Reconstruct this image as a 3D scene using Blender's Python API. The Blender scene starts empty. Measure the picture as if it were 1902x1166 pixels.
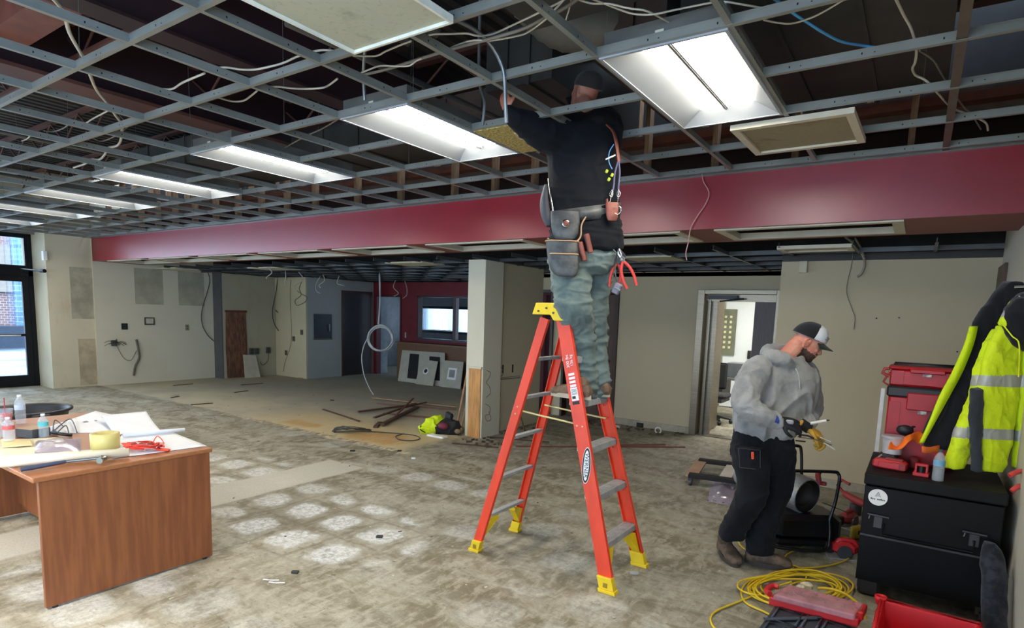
import bpy, bmesh, math, random
from mathutils import Vector, Matrix, noise
from math import sin, cos, pi, radians, sqrt
random.seed(7)
C = bpy.context.scene.collection
SC = bpy.context.scene
V3 = Vector

# ------------------------------------------------------------ camera
cam_data = bpy.data.cameras.new('camera')
cam = bpy.data.objects.new('camera', cam_data); C.objects.link(cam)
_yaw, _pitch, _roll = -0.595157, -0.122883, 0.032637
_f = V3((sin(_yaw)*cos(_pitch), cos(_yaw)*cos(_pitch), sin(_pitch)))
_r0 = V3((cos(_yaw), -sin(_yaw), 0)); _u0 = _r0.cross(_f)
_r = _r0*cos(_roll) + _u0*sin(_roll); _u = -_r0*sin(_roll) + _u0*cos(_roll)
cam.matrix_world = Matrix(((_r.x, _u.x, -_f.x, 0), (_r.y, _u.y, -_f.y, 0), (_r.z, _u.z, -_f.z, 1.72), (0, 0, 0, 1)))
cam_data.sensor_width = 36; cam_data.lens = 36*1104.58/1902
cam_data.shift_y = (719.27-583)/1902
cam_data.clip_start = 0.05; cam_data.clip_end = 200
SC.camera = cam
# ------------------------------------------------------------ world, exposure
SC.view_settings.view_transform = 'Standard'
try: SC.view_settings.look = 'None'
except Exception: pass
SC.view_settings.gamma = 1.0
SC.view_settings.use_curve_mapping = False
SC.view_settings.exposure = 0.62
SC.cycles.max_bounces = 7; SC.cycles.diffuse_bounces = 4; SC.cycles.glossy_bounces = 3
SC.cycles.transmission_bounces = 6; SC.cycles.transparent_max_bounces = 8
SC.cycles.caustics_reflective = False; SC.cycles.caustics_refractive = False
SC.cycles.sample_clamp_indirect = 4.0
w = bpy.data.worlds.new('overcast_sky'); SC.world = w; w.use_nodes = True
w.node_tree.nodes['Background'].inputs[0].default_value = (0.62, 0.78, 1.0, 1)
w.node_tree.nodes['Background'].inputs[1].default_value = 4.0

def area(name, loc, rot, sx, sy, power, col, spread=pi):
    d = bpy.data.lights.new(name, 'AREA'); d.shape = 'RECTANGLE'; d.size = sx; d.size_y = sy
    d.energy = power; d.color = col; d.spread = spread
    o = bpy.data.objects.new(name, d); C.objects.link(o); o.location = loc; o.rotation_euler = rot
    return o
LAMP = (1.0, 0.90, 0.75)
# bare area lights added behind the photographer, standing in for unseen ceiling fixtures
for k, x in enumerate((-0.9, -3.4, -6.3, -9.2, -12.0)):
    area('unseen_ceiling_fill', (x, -0.9, 2.9), (0, 0, 0), 0.6, 1.2, 84, LAMP, radians(125))
# daylight: left by the far door, right side, plus an added unseen rear fill
area('daylight_left_window', (-14.2, .1, 1.6), (0, radians(-90), 0), 2.6, 6.0, 200, (0.52, 0.74, 1.0))
area('daylight_rear_fill', (-4.0, -4.7, 1.7), (radians(90), 0, 0), 7.0, 2.2, 75, (0.62, 0.80, 1.0))
area('daylight_side_window', (0.45, -2.6, 1.9), (0, radians(90), 0), 1.8, 3.4, 170, (0.28, 0.58, 1.0))
area('office_lamp', (-2.3, 10.4, 2.5), (0, 0, 0), 1.2, 1.2, 60, (1.0, 0.95, 0.86))

# ------------------------------------------------------------ colours and materials
def srgb(r, g, b):
    f = lambda c: c/12.92 if c <= 0.04045 else ((c+0.055)/1.055)**2.4
    return (f(r/255), f(g/255), f(b/255), 1)
class N:
    def __init__(s, name):
        s.m = bpy.data.materials.new(name); s.m.use_nodes = True
        s.t = s.m.node_tree; s.b = s.t.nodes['Principled BSDF']; s.out = s.t.nodes['Material Output']
    def n(s, typ, **kw):
        x = s.t.nodes.new(typ)
        for k, v in kw.items(): setattr(x, k, v)
        return x
    def l(s, a, b): s.t.links.new(a, b)
    def val(s, sock, v):
        if isinstance(v, bpy.types.NodeSocket): s.l(v, sock)
        else: sock.default_value = v
    def math(s, op, a, b=None, c=None, clamp=False):
        x = s.n('ShaderNodeMath', operation=op); x.use_clamp = clamp
        s.val(x.inputs[0], a)
        if b is not None: s.val(x.inputs[1], b)
        if c is not None: s.val(x.inputs[2], c)
        return x.outputs[0]
    def ss(s, v, lo, hi, a=0.0, b=1.0):
        x = s.n('ShaderNodeMapRange', interpolation_type='SMOOTHSTEP')
        s.val(x.inputs[0], v); x.inputs[1].default_value = lo; x.inputs[2].default_value = hi
        x.inputs[3].default_value = a; x.inputs[4].default_value = b
        return x.outputs[0]
    def mix(s, f, a, b, typ='MIX'):
        x = s.n('ShaderNodeMix', data_type='RGBA', blend_type=typ)
        s.val(x.inputs[0], f); s.val(x.inputs[6], a); s.val(x.inputs[7], b)
        return x.outputs[2]
    def coord(s, which='Object', scale=(1, 1, 1), loc=(0, 0, 0), rot=(0, 0, 0)):
        t = s.n('ShaderNodeTexCoord'); m = s.n('ShaderNodeMapping')
        m.inputs['Scale'].default_value = scale; m.inputs['Location'].default_value = loc; m.inputs['Rotation'].default_value = rot
        s.l(t.outputs[which], m.inputs[0]); return m.outputs[0]
    def world(s, scale=(1, 1, 1)):
        g = s.n('ShaderNodeNewGeometry'); m = s.n('ShaderNodeMapping'); m.inputs['Scale'].default_value = scale
        s.l(g.outputs['Position'], m.inputs[0]); return m.outputs[0]
    def noise(s, vec, scale=5, detail=4, rough=0.55, dist=0.0):
        x = s.n('ShaderNodeTexNoise'); s.l(vec, x.inputs['Vector']); x.inputs['Scale'].default_value = scale
        x.inputs['Detail'].default_value = detail; x.inputs['Roughness'].default_value = rough; x.inputs['Distortion'].default_value = dist
        return x.outputs[0]
    def bump(s, h, strength=0.3, dist=0.01):
        x = s.n('ShaderNodeBump'); x.inputs['Strength'].default_value = strength; x.inputs['Distance'].default_value = dist
        s.l(h, x.inputs['Height']); s.l(x.outputs[0], s.b.inputs['Normal'])
    def base(s, v): s.val(s.b.inputs['Base Color'], v)
    def rough(s, v): s.val(s.b.inputs['Roughness'], v)
_mats = {}
def mat(name, col, rough=0.6, metal=0.0, var=0.12, vscale=6, bump=0.0, bscale=60, scale=(1, 1, 1), emit=None, spec=None, alpha=None, trans=None, coat=None, col2=None, sheen=None):
    """procedural material: base colour broken up by noise, with optional bump"""
    if name in _mats: return _mats[name]
    s = N(name); c = srgb(*col); v = s.coord('Object', scale)
    if col2 is not None:
        s.base(s.mix(s.ss(s.noise(v, vscale, 5, 0.6), 0.35, 0.65), c, srgb(*col2)))
    elif var > 0:
        d = tuple(x*(1-var) for x in c[:3])+(1,); e = tuple(min(1, x*(1+var)) for x in c[:3])+(1,)
        s.base(s.mix(s.ss(s.noise(v, vscale, 5, 0.6), 0.3, 0.7), d, e))
    else: s.base(c)
    s.rough(rough); s.b.inputs['Metallic'].default_value = metal
    if bump: s.bump(s.noise(s.coord('Object'), bscale, 4, 0.6), bump, 0.004)
    if emit is not None:
        s.b.inputs['Emission Color'].default_value = srgb(*emit[0]); s.b.inputs['Emission Strength'].default_value = emit[1]
    if spec is not None: s.b.inputs['Specular IOR Level'].default_value = spec
    if alpha is not None: s.b.inputs['Alpha'].default_value = alpha
    if trans is not None: s.b.inputs['Transmission Weight'].default_value = trans; s.b.inputs['IOR'].default_value = 1.33
    if coat is not None: s.b.inputs['Coat Weight'].default_value = coat
    if sheen is not None: s.b.inputs['Sheen Weight'].default_value = sheen; s.b.inputs['Sheen Roughness'].default_value = 0.5
    _mats[name] = s.m
    return s.m

# ------------------------------------------------------------ mesh builder
_W = {}                      # world matrices of the empties
def rotz(a): return Matrix.Rotation(a, 4, 'Z')
def tag(o, label=None, cat=None, group=None, kind=None):
    if label: o['label'] = label
    if cat: o['category'] = cat
    if group: o['group'] = group
    if kind: o['kind'] = kind
    return o
def thing(name, label, cat, loc=(0, 0, 0), rot=0, group=None, M=None):
    o = bpy.data.objects.new(name, None); C.objects.link(o); o.empty_display_size = 0.1
    m = M if M is not None else Matrix.Translation(loc) @ rotz(rot)
    o.matrix_world = m; _W[o.name] = m
    return tag(o, label, cat, group)
def frame(d, up=V3((0, 0, 1))):
    d = d.normalized()
    if abs(d.dot(up)) > 0.98: up = V3((1, 0, 0))
    a = up.cross(d).normalized(); b = d.cross(a).normalized()
    return a, b
class MB:
    def __init__(s): s.v = []; s.f = []; s.mi = []; s.sm = []; s.M = None
    def add(s, vs, fs, mi=0, sm=False):
        o = len(s.v)
        s.v += [(s.M @ V3(v)) if s.M else V3(v) for v in vs]
        s.f += [tuple(i+o for i in f) for f in fs]; s.mi += [mi]*len(fs); s.sm += [sm]*len(fs)
        return s
    def box(s, x0, x1, y0, y1, z0, z1, mi=0, R=None):
        vs = [V3((x, y, z)) for z in (z0, z1) for y in (y0, y1) for x in (x0, x1)]
        if R: vs = [R @ v for v in vs]
        return s.add(vs, [(0, 2, 3, 1), (4, 5, 7, 6), (0, 1, 5, 4), (2, 6, 7, 3), (0, 4, 6, 2), (1, 3, 7, 5)], mi)
    def bbox(s, c, d, mi=0, R=None, ch=0.0):
        """box centred at c, size d, chamfered by ch, optional rotation R (about c)"""
        c = V3(c); hx, hy, hz = d[0]/2, d[1]/2, d[2]/2
        if not ch:
            T = Matrix.Translation(c) @ (R.to_4x4() if R else Matrix.Identity(4))
            return s.box(-hx, hx, -hy, hy, -hz, hz, mi, T)
        ch = min(ch, hx*.9, hy*.9, hz*.9); vs = []; 
        for z, k in ((-hz, ch), (-hz+ch, 0), (hz-ch, 0), (hz, ch)):
            q = ch
            X, Y = hx-k, hy-k
            ring = [(X-q, -Y), (X, -Y+q), (X, Y-q), (X-q, Y), (-X+q, Y), (-X, Y-q), (-X, -Y+q), (-X+q, -Y)]
            vs += [V3((a, b, z)) for a, b in ring]
        fs = [tuple(range(7, -1, -1)), tuple(range(24, 32))]
        for r in range(3):
            for i in range(8):
                j = (i+1) % 8; fs.append((r*8+i, r*8+j, r*8+8+j, r*8+8+i))
        vs = [c + (R.to_3x3() @ v if R else v) for v in vs]
        return s.add(vs, fs, mi)
    def prism(s, poly, h, mi=0, T=None, sm=False):
        """poly (x,y) CCW extruded from z=0 to h, transformed by T"""
        n = len(poly); vs = [V3((a, b, 0)) for a, b in poly]+[V3((a, b, h)) for a, b in poly]
        if T: vs = [T @ v for v in vs]
        fs = [tuple(range(n-1, -1, -1)), tuple(range(n, 2*n))]+[(i, (i+1) % n, n+(i+1) % n, n+i) for i in range(n)]
        return s.add(vs, fs, mi, sm)
    def cyl(s, p0, p1, r0, r1=None, n=16, mi=0, cap=True, sm=True):
        p0, p1 = V3(p0), V3(p1); r1 = r0 if r1 is None else r1
        a, b = frame(p1-p0); vs = []
        for p, r in ((p0, r0), (p1, r1)):
            vs += [p + (a*cos(2*pi*i/n)+b*sin(2*pi*i/n))*r for i in range(n)]
        s.add(vs, [(i, (i+1) % n, n+(i+1) % n, n+i) for i in range(n)], mi, sm)
        if cap:
            s.add(vs, [tuple(range(n-1, -1, -1)), tuple(range(n, 2*n))], mi, False)
        return s
    def tube(s, pts, r, n=8, mi=0, closed=False, cap=True, flat=1.0):
        pts = [V3(p) for p in pts]; m = len(pts)
        if m < 2: return s
        vs = []; a = None
        for i, p in enumerate(pts):
            if closed: d = pts[(i+1) % m]-pts[i-1]
            else: d = pts[min(i+1, m-1)]-pts[max(i-1, 0)]
            if d.length < 1e-9: d = V3((0, 0, 1))
            d.normalize()
            if a is None: a, b = frame(d)
            else:
                a = (a - d*a.dot(d))
                if a.length < 1e-6: a, b = frame(d)
                a.normalize(); b = d.cross(a)
            rr = r[i] if isinstance(r, (list, tuple)) else r
            vs += [p + (a*cos(2*pi*k/n)+b*sin(2*pi*k/n)*flat)*rr for k in range(n)]
        fs = []
        for i in range(m if closed else m-1):
            j = (i+1) % m
            for k in range(n): fs.append((i*n+k, i*n+(k+1) % n, j*n+(k+1) % n, j*n+k))
        s.add(vs, fs, mi, True)
        if cap and not closed:
            s.add(vs, [tuple(range(n-1, -1, -1)), tuple(range((m-1)*n, m*n))], mi, False)
        return s
    def lathe(s, prof, c=(0, 0, 0), n=24, mi=0, T=None, sm=True, cap=True):
        """prof = [(r,z)...] bottom to top around z"""
        c = V3(c); vs = []
        for r, z in prof: vs += [c+V3((r*cos(2*pi*i/n), r*sin(2*pi*i/n), z)) for i in range(n)]
        if T: vs = [T @ v for v in vs]
        fs = [(j*n+i, j*n+(i+1) % n, (j+1)*n+(i+1) % n, (j+1)*n+i) for j in range(len(prof)-1) for i in range(n)]
        s.add(vs, fs, mi, sm)
        if cap:
            k = (len(prof)-1)*n
            s.add(vs, [tuple(range(n-1, -1, -1)), tuple(range(k, k+n))], mi, False)
        return s
    def loft(s, rings, mi=0, sm=True, cap=True, n=16):
        """rings: (centre, half-width vector, half-depth vector[, superellipse power])"""
        vs = []
        for R in rings:
            c, a, b = V3(R[0]), V3(R[1]), V3(R[2]); p = R[3] if len(R) > 3 else 2.0
            for i in range(n):
                t = 2*pi*i/n; ct, st = cos(t), sin(t); e = 2.0/p
                vs.append(c + a*(math.copysign(abs(ct)**e, ct)) + b*(math.copysign(abs(st)**e, st)))
        m = len(rings)
        s.add(vs, [(j*n+i, j*n+(i+1) % n, (j+1)*n+(i+1) % n, (j+1)*n+i) for j in range(m-1) for i in range(n)], mi, sm)
        if cap:
            k = (m-1)*n
            s.add(vs, [tuple(range(n-1, -1, -1)), tuple(range(k, k+n))], mi, sm)
        return s
    def ball(s, c, r, n=12, mi=0, R=None):
        rx, ry, rz = (r, r, r) if not isinstance(r, (tuple, list)) else r
        prof = [(max(1e-4, sin(pi*k/8)), -cos(pi*k/8)) for k in range(9)]
        vs = []
        for q, z in prof: vs += [V3((rx*q*cos(2*pi*i/n), ry*q*sin(2*pi*i/n), rz*z)) for i in range(n)]
        if R: vs = [R.to_3x3() @ v for v in vs]
        vs = [V3(c)+v for v in vs]
        return s.add(vs, [(j*n+i, j*n+(i+1) % n, (j+1)*n+(i+1) % n, (j+1)*n+i) for j in range(8) for i in range(n)], mi, True)
    def sheet(s, rows, th=0.0, mi=0, sm=True):
        """grid of points rows[i][j]; th>0 gives it thickness along -normal"""
        R, Cn = len(rows), len(rows[0]); P = [[V3(p) for p in r] for r in rows]
        idx = lambda i, j: i*Cn+j
        vs = [p for r in P for p in r]
        fs = [(idx(i, j), idx(i, j+1), idx(i+1, j+1), idx(i+1, j)) for i in range(R-1) for j in range(Cn-1)]
        if th:
            back = []
            for i in range(R):
                for j in range(Cn):
                    du = P[i][min(j+1, Cn-1)]-P[i][max(j-1, 0)]; dv = P[min(i+1, R-1)][j]-P[max(i-1, 0)][j]
                    nn = du.cross(dv)
                    if nn.length < 1e-12: nn = V3((0, 0, 1))
                    back.append(P[i][j]-nn.normalized()*th)
            k = len(vs); vs += back
            fs += [tuple(k+q for q in reversed(f)) for f in fs[:]]
            edge = [idx(0, j) for j in range(Cn)]+[idx(i, Cn-1) for i in range(1, R)]+[idx(R-1, j) for j in range(Cn-2, -1, -1)]+[idx(i, 0) for i in range(R-2, 0, -1)]
            for a in range(len(edge)):
                p, q = edge[a], edge[(a+1) % len(edge)]
                fs.append((q, p, k+p, k+q))
        return s.add(vs, fs, mi, sm)
    def build(s, name, mats, parent=None, bevel=0.0, origin=None, local=False, subsurf=0):
        me = bpy.data.meshes.new(name)
        if parent is not None:
            if not local:
                inv = _W[parent.name].inverted(); vs = [inv @ v for v in s.v]
            else: vs = s.v
            org = V3((0, 0, 0))
            loc = V3((0, 0, 0))
        else:
            vs = s.v
            xs = [v.x for v in vs]; ys = [v.y for v in vs]; zs = [v.z for v in vs]
            org = V3(origin) if origin is not None else V3(((min(xs)+max(xs))/2, (min(ys)+max(ys))/2, min(zs)))
            loc = org
        me.from_pydata([v-org for v in vs], [], s.f)
        for m in (mats if isinstance(mats, (list, tuple)) else [mats]): me.materials.append(m)
        me.polygons.foreach_set('material_index', s.mi); me.polygons.foreach_set('use_smooth', s.sm)
        me.validate(); me.update()
        o = bpy.data.objects.new(name, me); C.objects.link(o); o.location = loc
        if parent is not None:
            o.parent = parent
            _W[o.name] = _W[parent.name].copy()
        else: _W[o.name] = Matrix.Translation(loc)
        if bevel:
            b = o.modifiers.new('bevel', 'BEVEL'); b.width = bevel; b.segments = 2; b.limit_method = 'ANGLE'; b.angle_limit = radians(40)
        if subsurf:
            b = o.modifiers.new('sub', 'SUBSURF'); b.levels = subsurf; b.render_levels = subsurf
        return o
def catmull(pts, k=6, closed=False):
    pts = [V3(p) for p in pts]; n = len(pts); out = []
    for i in range(n if closed else n-1):
        if closed: p0, p1, p2, p3 = pts[i-1], pts[i], pts[(i+1) % n], pts[(i+2) % n]
        else: p0, p1, p2, p3 = pts[max(i-1, 0)], pts[i], pts[i+1], pts[min(i+2, n-1)]
        for j in range(k):
            t = j/k
            out.append(0.5*((2*p1)+(p2-p0)*t+(2*p0-5*p1+4*p2-p3)*t*t+(3*p1-p0-3*p2+p3)*t*t*t))
    if not closed: out.append(pts[-1])
    return out
def cable(name, label, pts, r, m, cat='cable', group=None, k=6, parent=None):
    mb = MB(); mb.tube(catmull(pts, k), r, 6)
    o = mb.build(name, m, parent)
    if parent is None: tag(o, label, cat, group)
    elif label: o['label'] = label
    return o
def copy_tree(o, loc=None, label=None, M=None, parent=None):
    c = o.copy(); C.objects.link(c)
    if parent is not None: c.parent = parent
    elif M is not None: c.matrix_world = M
    elif loc is not None: c.location = loc
    if label: c['label'] = label
    for ch in o.children: copy_tree(ch, parent=c)
    return c
def struct(name, mb, m, bevel=0): return tag(mb.build(name, m, bevel=bevel), kind='structure')
# ------------------------------------------------------------ reading places off the photo
FPX, PCX, PCY = 1104.58, 951.0, 719.27
CAMP = V3((0, 0, 1.72))
def ray(px, py): return _r*((px-PCX)/FPX)+_u*((PCY-py)/FPX)+_f
def at(px, py, D): return CAMP+ray(px, py)*D
def gnd(px, py, z=0.0):
    d = ray(px, py); return CAMP+d*((z-CAMP.z)/d.z)
def onX(px, py, X):
    d = ray(px, py); return CAMP+d*(X/d.x)
def onY(px, py, Y):
    d = ray(px, py); return CAMP+d*(Y/d.y)
# ============================================================ THE ROOM
def wall_mat(name, col, stain=(0.0,), grime=0.25, rough=0.75, streak=0.0):
    s = N(name); v = s.world(); base = srgb(*col)
    n1 = s.noise(v, 1.3, 6, 0.62); n2 = s.noise(s.world((1, 1, 0.35)), 5, 5, 0.6); n3 = s.noise(v, 30, 3, 0.6)
    dark = tuple(x*(0.80) for x in base[:3])+(1,); brown = tuple(a*b for a, b in zip(base[:3], (0.82, 0.72, 0.55)))+(1,)
    c = s.mix(s.math('MULTIPLY', s.ss(n1, 0.45, 0.75), grime), base, dark)
    c = s.mix(s.math('MULTIPLY', s.ss(n2, 0.55, 0.8), grime*0.8+streak), c, brown)
    s.base(c); s.rough(rough); s.bump(n3, 0.15, 0.003)
    return s.m
M_cream = wall_mat('painted_wall_cream', (206, 199, 176))
M_cream_worn = wall_mat('stripped_wall_cream', (202, 192, 164), grime=0.7, streak=0.35)
M_beige = wall_mat('painted_wall_beige', (194, 180, 150), grime=0.15)
M_grayw = wall_mat('painted_wall_gray', (164, 166, 160), grime=0.3)
M_red = mat('crimson_satin_paint', (136, 18, 34), rough=0.3, var=0.06, vscale=3, bump=0.12, bscale=240, spec=0.8)
M_red_dark = mat('maroon_wall_paint', (112, 22, 32), rough=0.6, var=0.1)
M_soffit = mat('brown_red_soffit_paint', (128, 62, 54), rough=0.55, var=0.1, vscale=2)
M_black_al = mat('black_anodised_aluminium', (28, 30, 34), rough=0.35, metal=0.6, var=0.1)
M_plain_white = mat('white_painted_metal', (226, 228, 224), rough=0.45, var=0.04, vscale=8)

# --- floor: bare concrete with adhesive smears, chalky tile spots and worn patches
def floor_mat():
    s = N('bare_concrete_floor'); v = s.world()
    sep = s.n('ShaderNodeSeparateXYZ'); s.l(v, sep.inputs[0]); X, Y = sep.outputs[0], sep.outputs[1]
    warp = s.n('ShaderNodeTexNoise'); s.l(v, warp.inputs['Vector']); warp.inputs['Scale'].default_value = 3.2; warp.inputs['Detail'].default_value = 5
    ws = s.n('ShaderNodeSeparateXYZ'); s.l(warp.outputs[1], ws.inputs[0])
    wx = s.math('MULTIPLY', s.math('SUBTRACT', ws.outputs[0], 0.5), 0.34); wy = s.math('MULTIPLY', s.math('SUBTRACT', ws.outputs[1], 0.5), 0.34)
    Xw = s.math('ADD', X, wx); Yw = s.math('ADD', Y, wy)
    big = s.noise(v, 0.55, 6, 0.6); mid = s.noise(s.world((0.8, 1.5, 1)), 2.2, 7, 0.66, 0.8); fine = s.noise(s.world((1.6, 0.6, 1)), 9, 6, 0.7, 0.5); grit = s.noise(v, 60, 4, 0.7)
    c = s.mix(s.ss(mid, 0.38, 0.62), srgb(112, 106, 86), srgb(156, 152, 136))
    c = s.mix(s.math('MULTIPLY', s.ss(fine, 0.44, 0.62), 0.6), c, srgb(176, 171, 156))
    cr = s.noise(s.world((0.7, 2.2, 1)), 16, 8, 0.75, 0.7); c = s.mix(s.math('MULTIPLY', s.ss(cr, 0.55, 0.66), 0.65), c, srgb(92, 86, 68)); c = s.mix(s.math('MULTIPLY', s.ss(cr, 0.42, 0.34), 0.5), c, srgb(186, 182, 170))
    c = s.mix(s.math('MULTIPLY', s.ss(big, 0.5, 0.68), 0.45), c, srgb(120, 113, 92))
    # trowelled mastic strokes
    wv = s.n('ShaderNodeTexWave', wave_type='BANDS', bands_direction='DIAGONAL'); s.l(v, wv.inputs[0]); wv.inputs['Scale'].default_value = 3.1
    wv.inputs['Distortion'].default_value = 9; wv.inputs['Detail'].default_value = 5; wv.inputs['Detail Scale'].default_value = 1.4
    c = s.mix(s.math('MULTIPLY', s.ss(wv.outputs[1], 0.60, 0.95), s.ss(mid, 0.3, 0.6, 0.34, 0.08)), c, srgb(92, 84, 64))
    # faint 18 inch tile ghosts
    P = 0.4572
    def cell(a, off):
        return s.math('SUBTRACT', s.math('FRACT', s.math('DIVIDE', s.math('ADD', s.math('SUBTRACT', a, off), 100*P+P/2), P)), 0.5)
    u = s.math('ABSOLUTE', cell(s.math('ADD', X, s.math('MULTIPLY', wx, 0.5)), -3.72)); q = s.math('ABSOLUTE', cell(s.math('ADD', Y, s.math('MULTIPLY', wy, 0.5)), 3.09))
    d = s.math('POWER', s.math('ADD', s.math('POWER', u, 3.2), s.math('POWER', q, 3.2)), 1/3.2)
    spot = s.ss(s.math('ADD', d, s.math('MULTIPLY', s.math('SUBTRACT', fine, 0.5), 0.26)), 0.27, 0.40, 1, 0)
    def rect(x0, x1, y0, y1, soft=0.05, xx=None, yy=None):
        xx = Xw if xx is None else xx; yy = Yw if yy is None else yy
        a = s.ss(s.math('ABSOLUTE', s.math('SUBTRACT', xx, (x0+x1)/2)), (x1-x0)/2-soft, (x1-x0)/2+soft, 1, 0)
        b = s.ss(s.math('ABSOLUTE', s.math('SUBTRACT', yy, (y0+y1)/2)), (y1-y0)/2-soft, (y1-y0)/2+soft, 1, 0)
        return s.math('MULTIPLY', a, b)
    def ell(cx, cy, rx, ry):
        a = s.math('DIVIDE', s.math('SUBTRACT', X, cx), rx); b = s.math('DIVIDE', s.math('SUBTRACT', Y, cy), ry)
        return s.ss(s.math('ADD', s.math('MULTIPLY', a, a), s.math('MULTIPLY', b, b)), 0.75, 1.15, 1, 0)
    def add(*a):
        r = a[0]
        for b in a[1:]: r = s.math('MAXIMUM', r, b)
        return r
    # rare spots elsewhere, by one random number per cell
    wn = s.n('ShaderNodeTexWhiteNoise', noise_dimensions='2D'); cmb = s.n('ShaderNodeCombineXYZ')
    s.l(s.math('FLOOR', s.math('DIVIDE', s.math('ADD', X, 3.72+100*P+P/2), P)), cmb.inputs[0]); s.l(s.math('FLOOR', s.math('DIVIDE', s.math('ADD', Y, -3.09+100*P+P/2), P)), cmb.inputs[1]); s.l(cmb.outputs[0], wn.inputs['Vector'])
    rare = s.math('MULTIPLY', s.ss(wn.outputs[0], 0.75, 0.95), 0.35)
    area_m = add(ell(-3.75, 2.95, 0.95, 0.62), s.math('MULTIPLY', ell(-4.6, 3.1, 0.9, 0.55), 0.7), s.math('MULTIPLY', ell(-5.8, 3.45, 0.7, 0.5), 0.8), s.math('MULTIPLY', ell(-3.8, 4.5, 0.65, 0.3), 0.6), s.math('MULTIPLY', ell(-3.9, 1.3, 0.75, 0.5), 0.55), s.math('MULTIPLY', ell(-1.4, 2.7, 0.8, 0.5), 0.3))
    near = s.ss(Y, 5.4, 5.0)
    sm = s.math('MULTIPLY', spot, add(area_m, s.math('MULTIPLY', rare, s.math('SUBTRACT', 1.0, s.ss(Y, 4.8, 5.3)))))
    sm = s.math('MULTIPLY', sm, s.ss(s.noise(v, 22, 5, 0.75), 0.38, 0.6, 0.28, 0.92))
    grid = s.math('MULTIPLY', s.ss(s.math('MAXIMUM', u, q), 0.44, 0.49), s.math('MULTIPLY', add(area_m, 0.12), 0.35))
    c = s.mix(grid, c, srgb(92, 82, 58))
    c = s.mix(sm, c, srgb(210, 214, 214))
    # smooth pale levelling strip
    strip = add(rect(-5.42, -4.86, 1.2, 4.35, 0.03, s.math('ADD', X, s.math('MULTIPLY', wx, 0.2)), Y))
    c = s.mix(s.math('MULTIPLY', strip, 0.92), c, srgb(180, 178, 166))
    # tan underlayment of the back area, with orange glue edges
    tan = s.math('MULTIPLY', s.ss(s.math('ADD', Y, s.math('MULTIPLY', wy, 0.5)), 5.18, 5.26), s.ss(s.math('ADD', X, s.math('MULTIPLY', wx, 1.0)), -5.0, -5.3))
    tan = s.math('MULTIPLY', tan, s.ss(mid, 0.25, 0.5, 0.55, 1.0))
    c = s.mix(tan, c, s.mix(s.ss(big, 0.4, 0.6), srgb(190, 182, 154), srgb(168, 163, 146)))
    tn = s.math('MULTIPLY', tan, s.math('MULTIPLY', s.math('MULTIPLY', s.ss(Y, 6.9, 5.9), s.ss(X, -9.2, -7.6)), s.ss(fine, 0.3, 0.5, 0.5, 1.0))); c = s.mix(s.math('MULTIPLY', tn, 0.65), c, srgb(214, 190, 136))
    far = s.math('MULTIPLY', s.ss(Y, 6.2, 7.6), s.ss(X, -4.9, -5.2)); c = s.mix(s.math('MULTIPLY', far, 0.5), c, srgb(160, 156, 142))
    org = s.math('MULTIPLY', add(rect(-6.35, -5.5, 5.25, 5.85, 0.12), rect(-7.8, -7.1, 5.35, 5.6, 0.1)), s.ss(fine, 0.35, 0.55, 0.5, 1))
    c = s.mix(s.math('MULTIPLY', org, 0.8), c, srgb(190, 146, 84))
    # dark scrapes across the seam row, chips of paint
    edge = rect(-9.0, -5.0, 5.1, 5.22, 0.04); c = s.mix(s.math('MULTIPLY', edge, s.ss(fine, 0.45, 0.6)), c, srgb(212, 196, 160))
    vor = s.n('ShaderNodeTexVoronoi'); s.l(v, vor.inputs['Vector']); vor.inputs['Scale'].default_value = 5.5
    c = s.mix(s.math('MULTIPLY', s.ss(vor.outputs['Distance'], 0.05, 0.02), 0.7), c, srgb(222, 220, 210))
    c = s.mix(s.math('MULTIPLY', s.ss(grit, 0.45, 0.75), 0.35), c, srgb(100, 92, 74))
    s.base(c); s.rough(s.ss(mid, 0.3, 0.7, 0.62, 0.88)); 
    s.bump(s.math('ADD', s.math('MULTIPLY', grit, 0.4), s.math('ADD', mid, s.math('MULTIPLY', sm, 0.3))), 0.28, 0.01)
    return s.m
mb = MB(); mb.box(-15.0, 1.2, -5.4, 14.2, -0.12, 0.0); struct('floor', mb, floor_mat())
mb = MB(); mb.box(-60, -15.0, -30, 40, -0.16, -0.06)
struct('ground', mb, mat('parking_lot_snow', (176, 190, 202), rough=0.85, col2=(120, 130, 142), vscale=0.4))

# --- left side: storefront, pilaster, walls
FX = -14.42
mb = MB(); mb.box(-15.0, -14.35, -5.4, 4.45, 2.98, 4.3); mb.box(-14.6, -14.35, -5.4, -3.0, -0.02, 3.0); struct('wall_left', mb, M_cream)
mb = MB(); mb.box(-14.9, -13.7, 4.45, 5.2, 0, 4.2); struct('column_pilaster', mb, M_cream_worn)
mb = MB(); mb.box(-14.9, -13.64, 5.2, 7.65, 0, 4.2); struct('wall_left_rear', mb, M_cream)
mb = MB(); mb.box(-14.9, -13.3, 7.65, 9.06, 0, 2.43); struct('wall_left_recess', mb, wall_mat('painted_wall_shaded_cream', (168, 160, 136), grime=0.4))  # darker copy of the cream; shade is put into the wall colour
mb = MB(); mb.box(-14.9, -12.1, 9.06, 11.4, 0, 2.43); struct('wall_left_closet', mb, M_grayw)
mb = MB(); mb.box(-13.3, -12.102, 9.02, 9.06, 0.0, 2.42); struct('wall_closet_end', mb, wall_mat('closet_end_plaster', (196, 184, 150), grime=0.4))
mb = MB(); mb.box(-13.66, -13.3, 7.62, 7.65, 0, 2.45); struct('trim_recess_return', mb, mat('dark_gray_return', (86, 86, 88), var=0.1))
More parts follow.
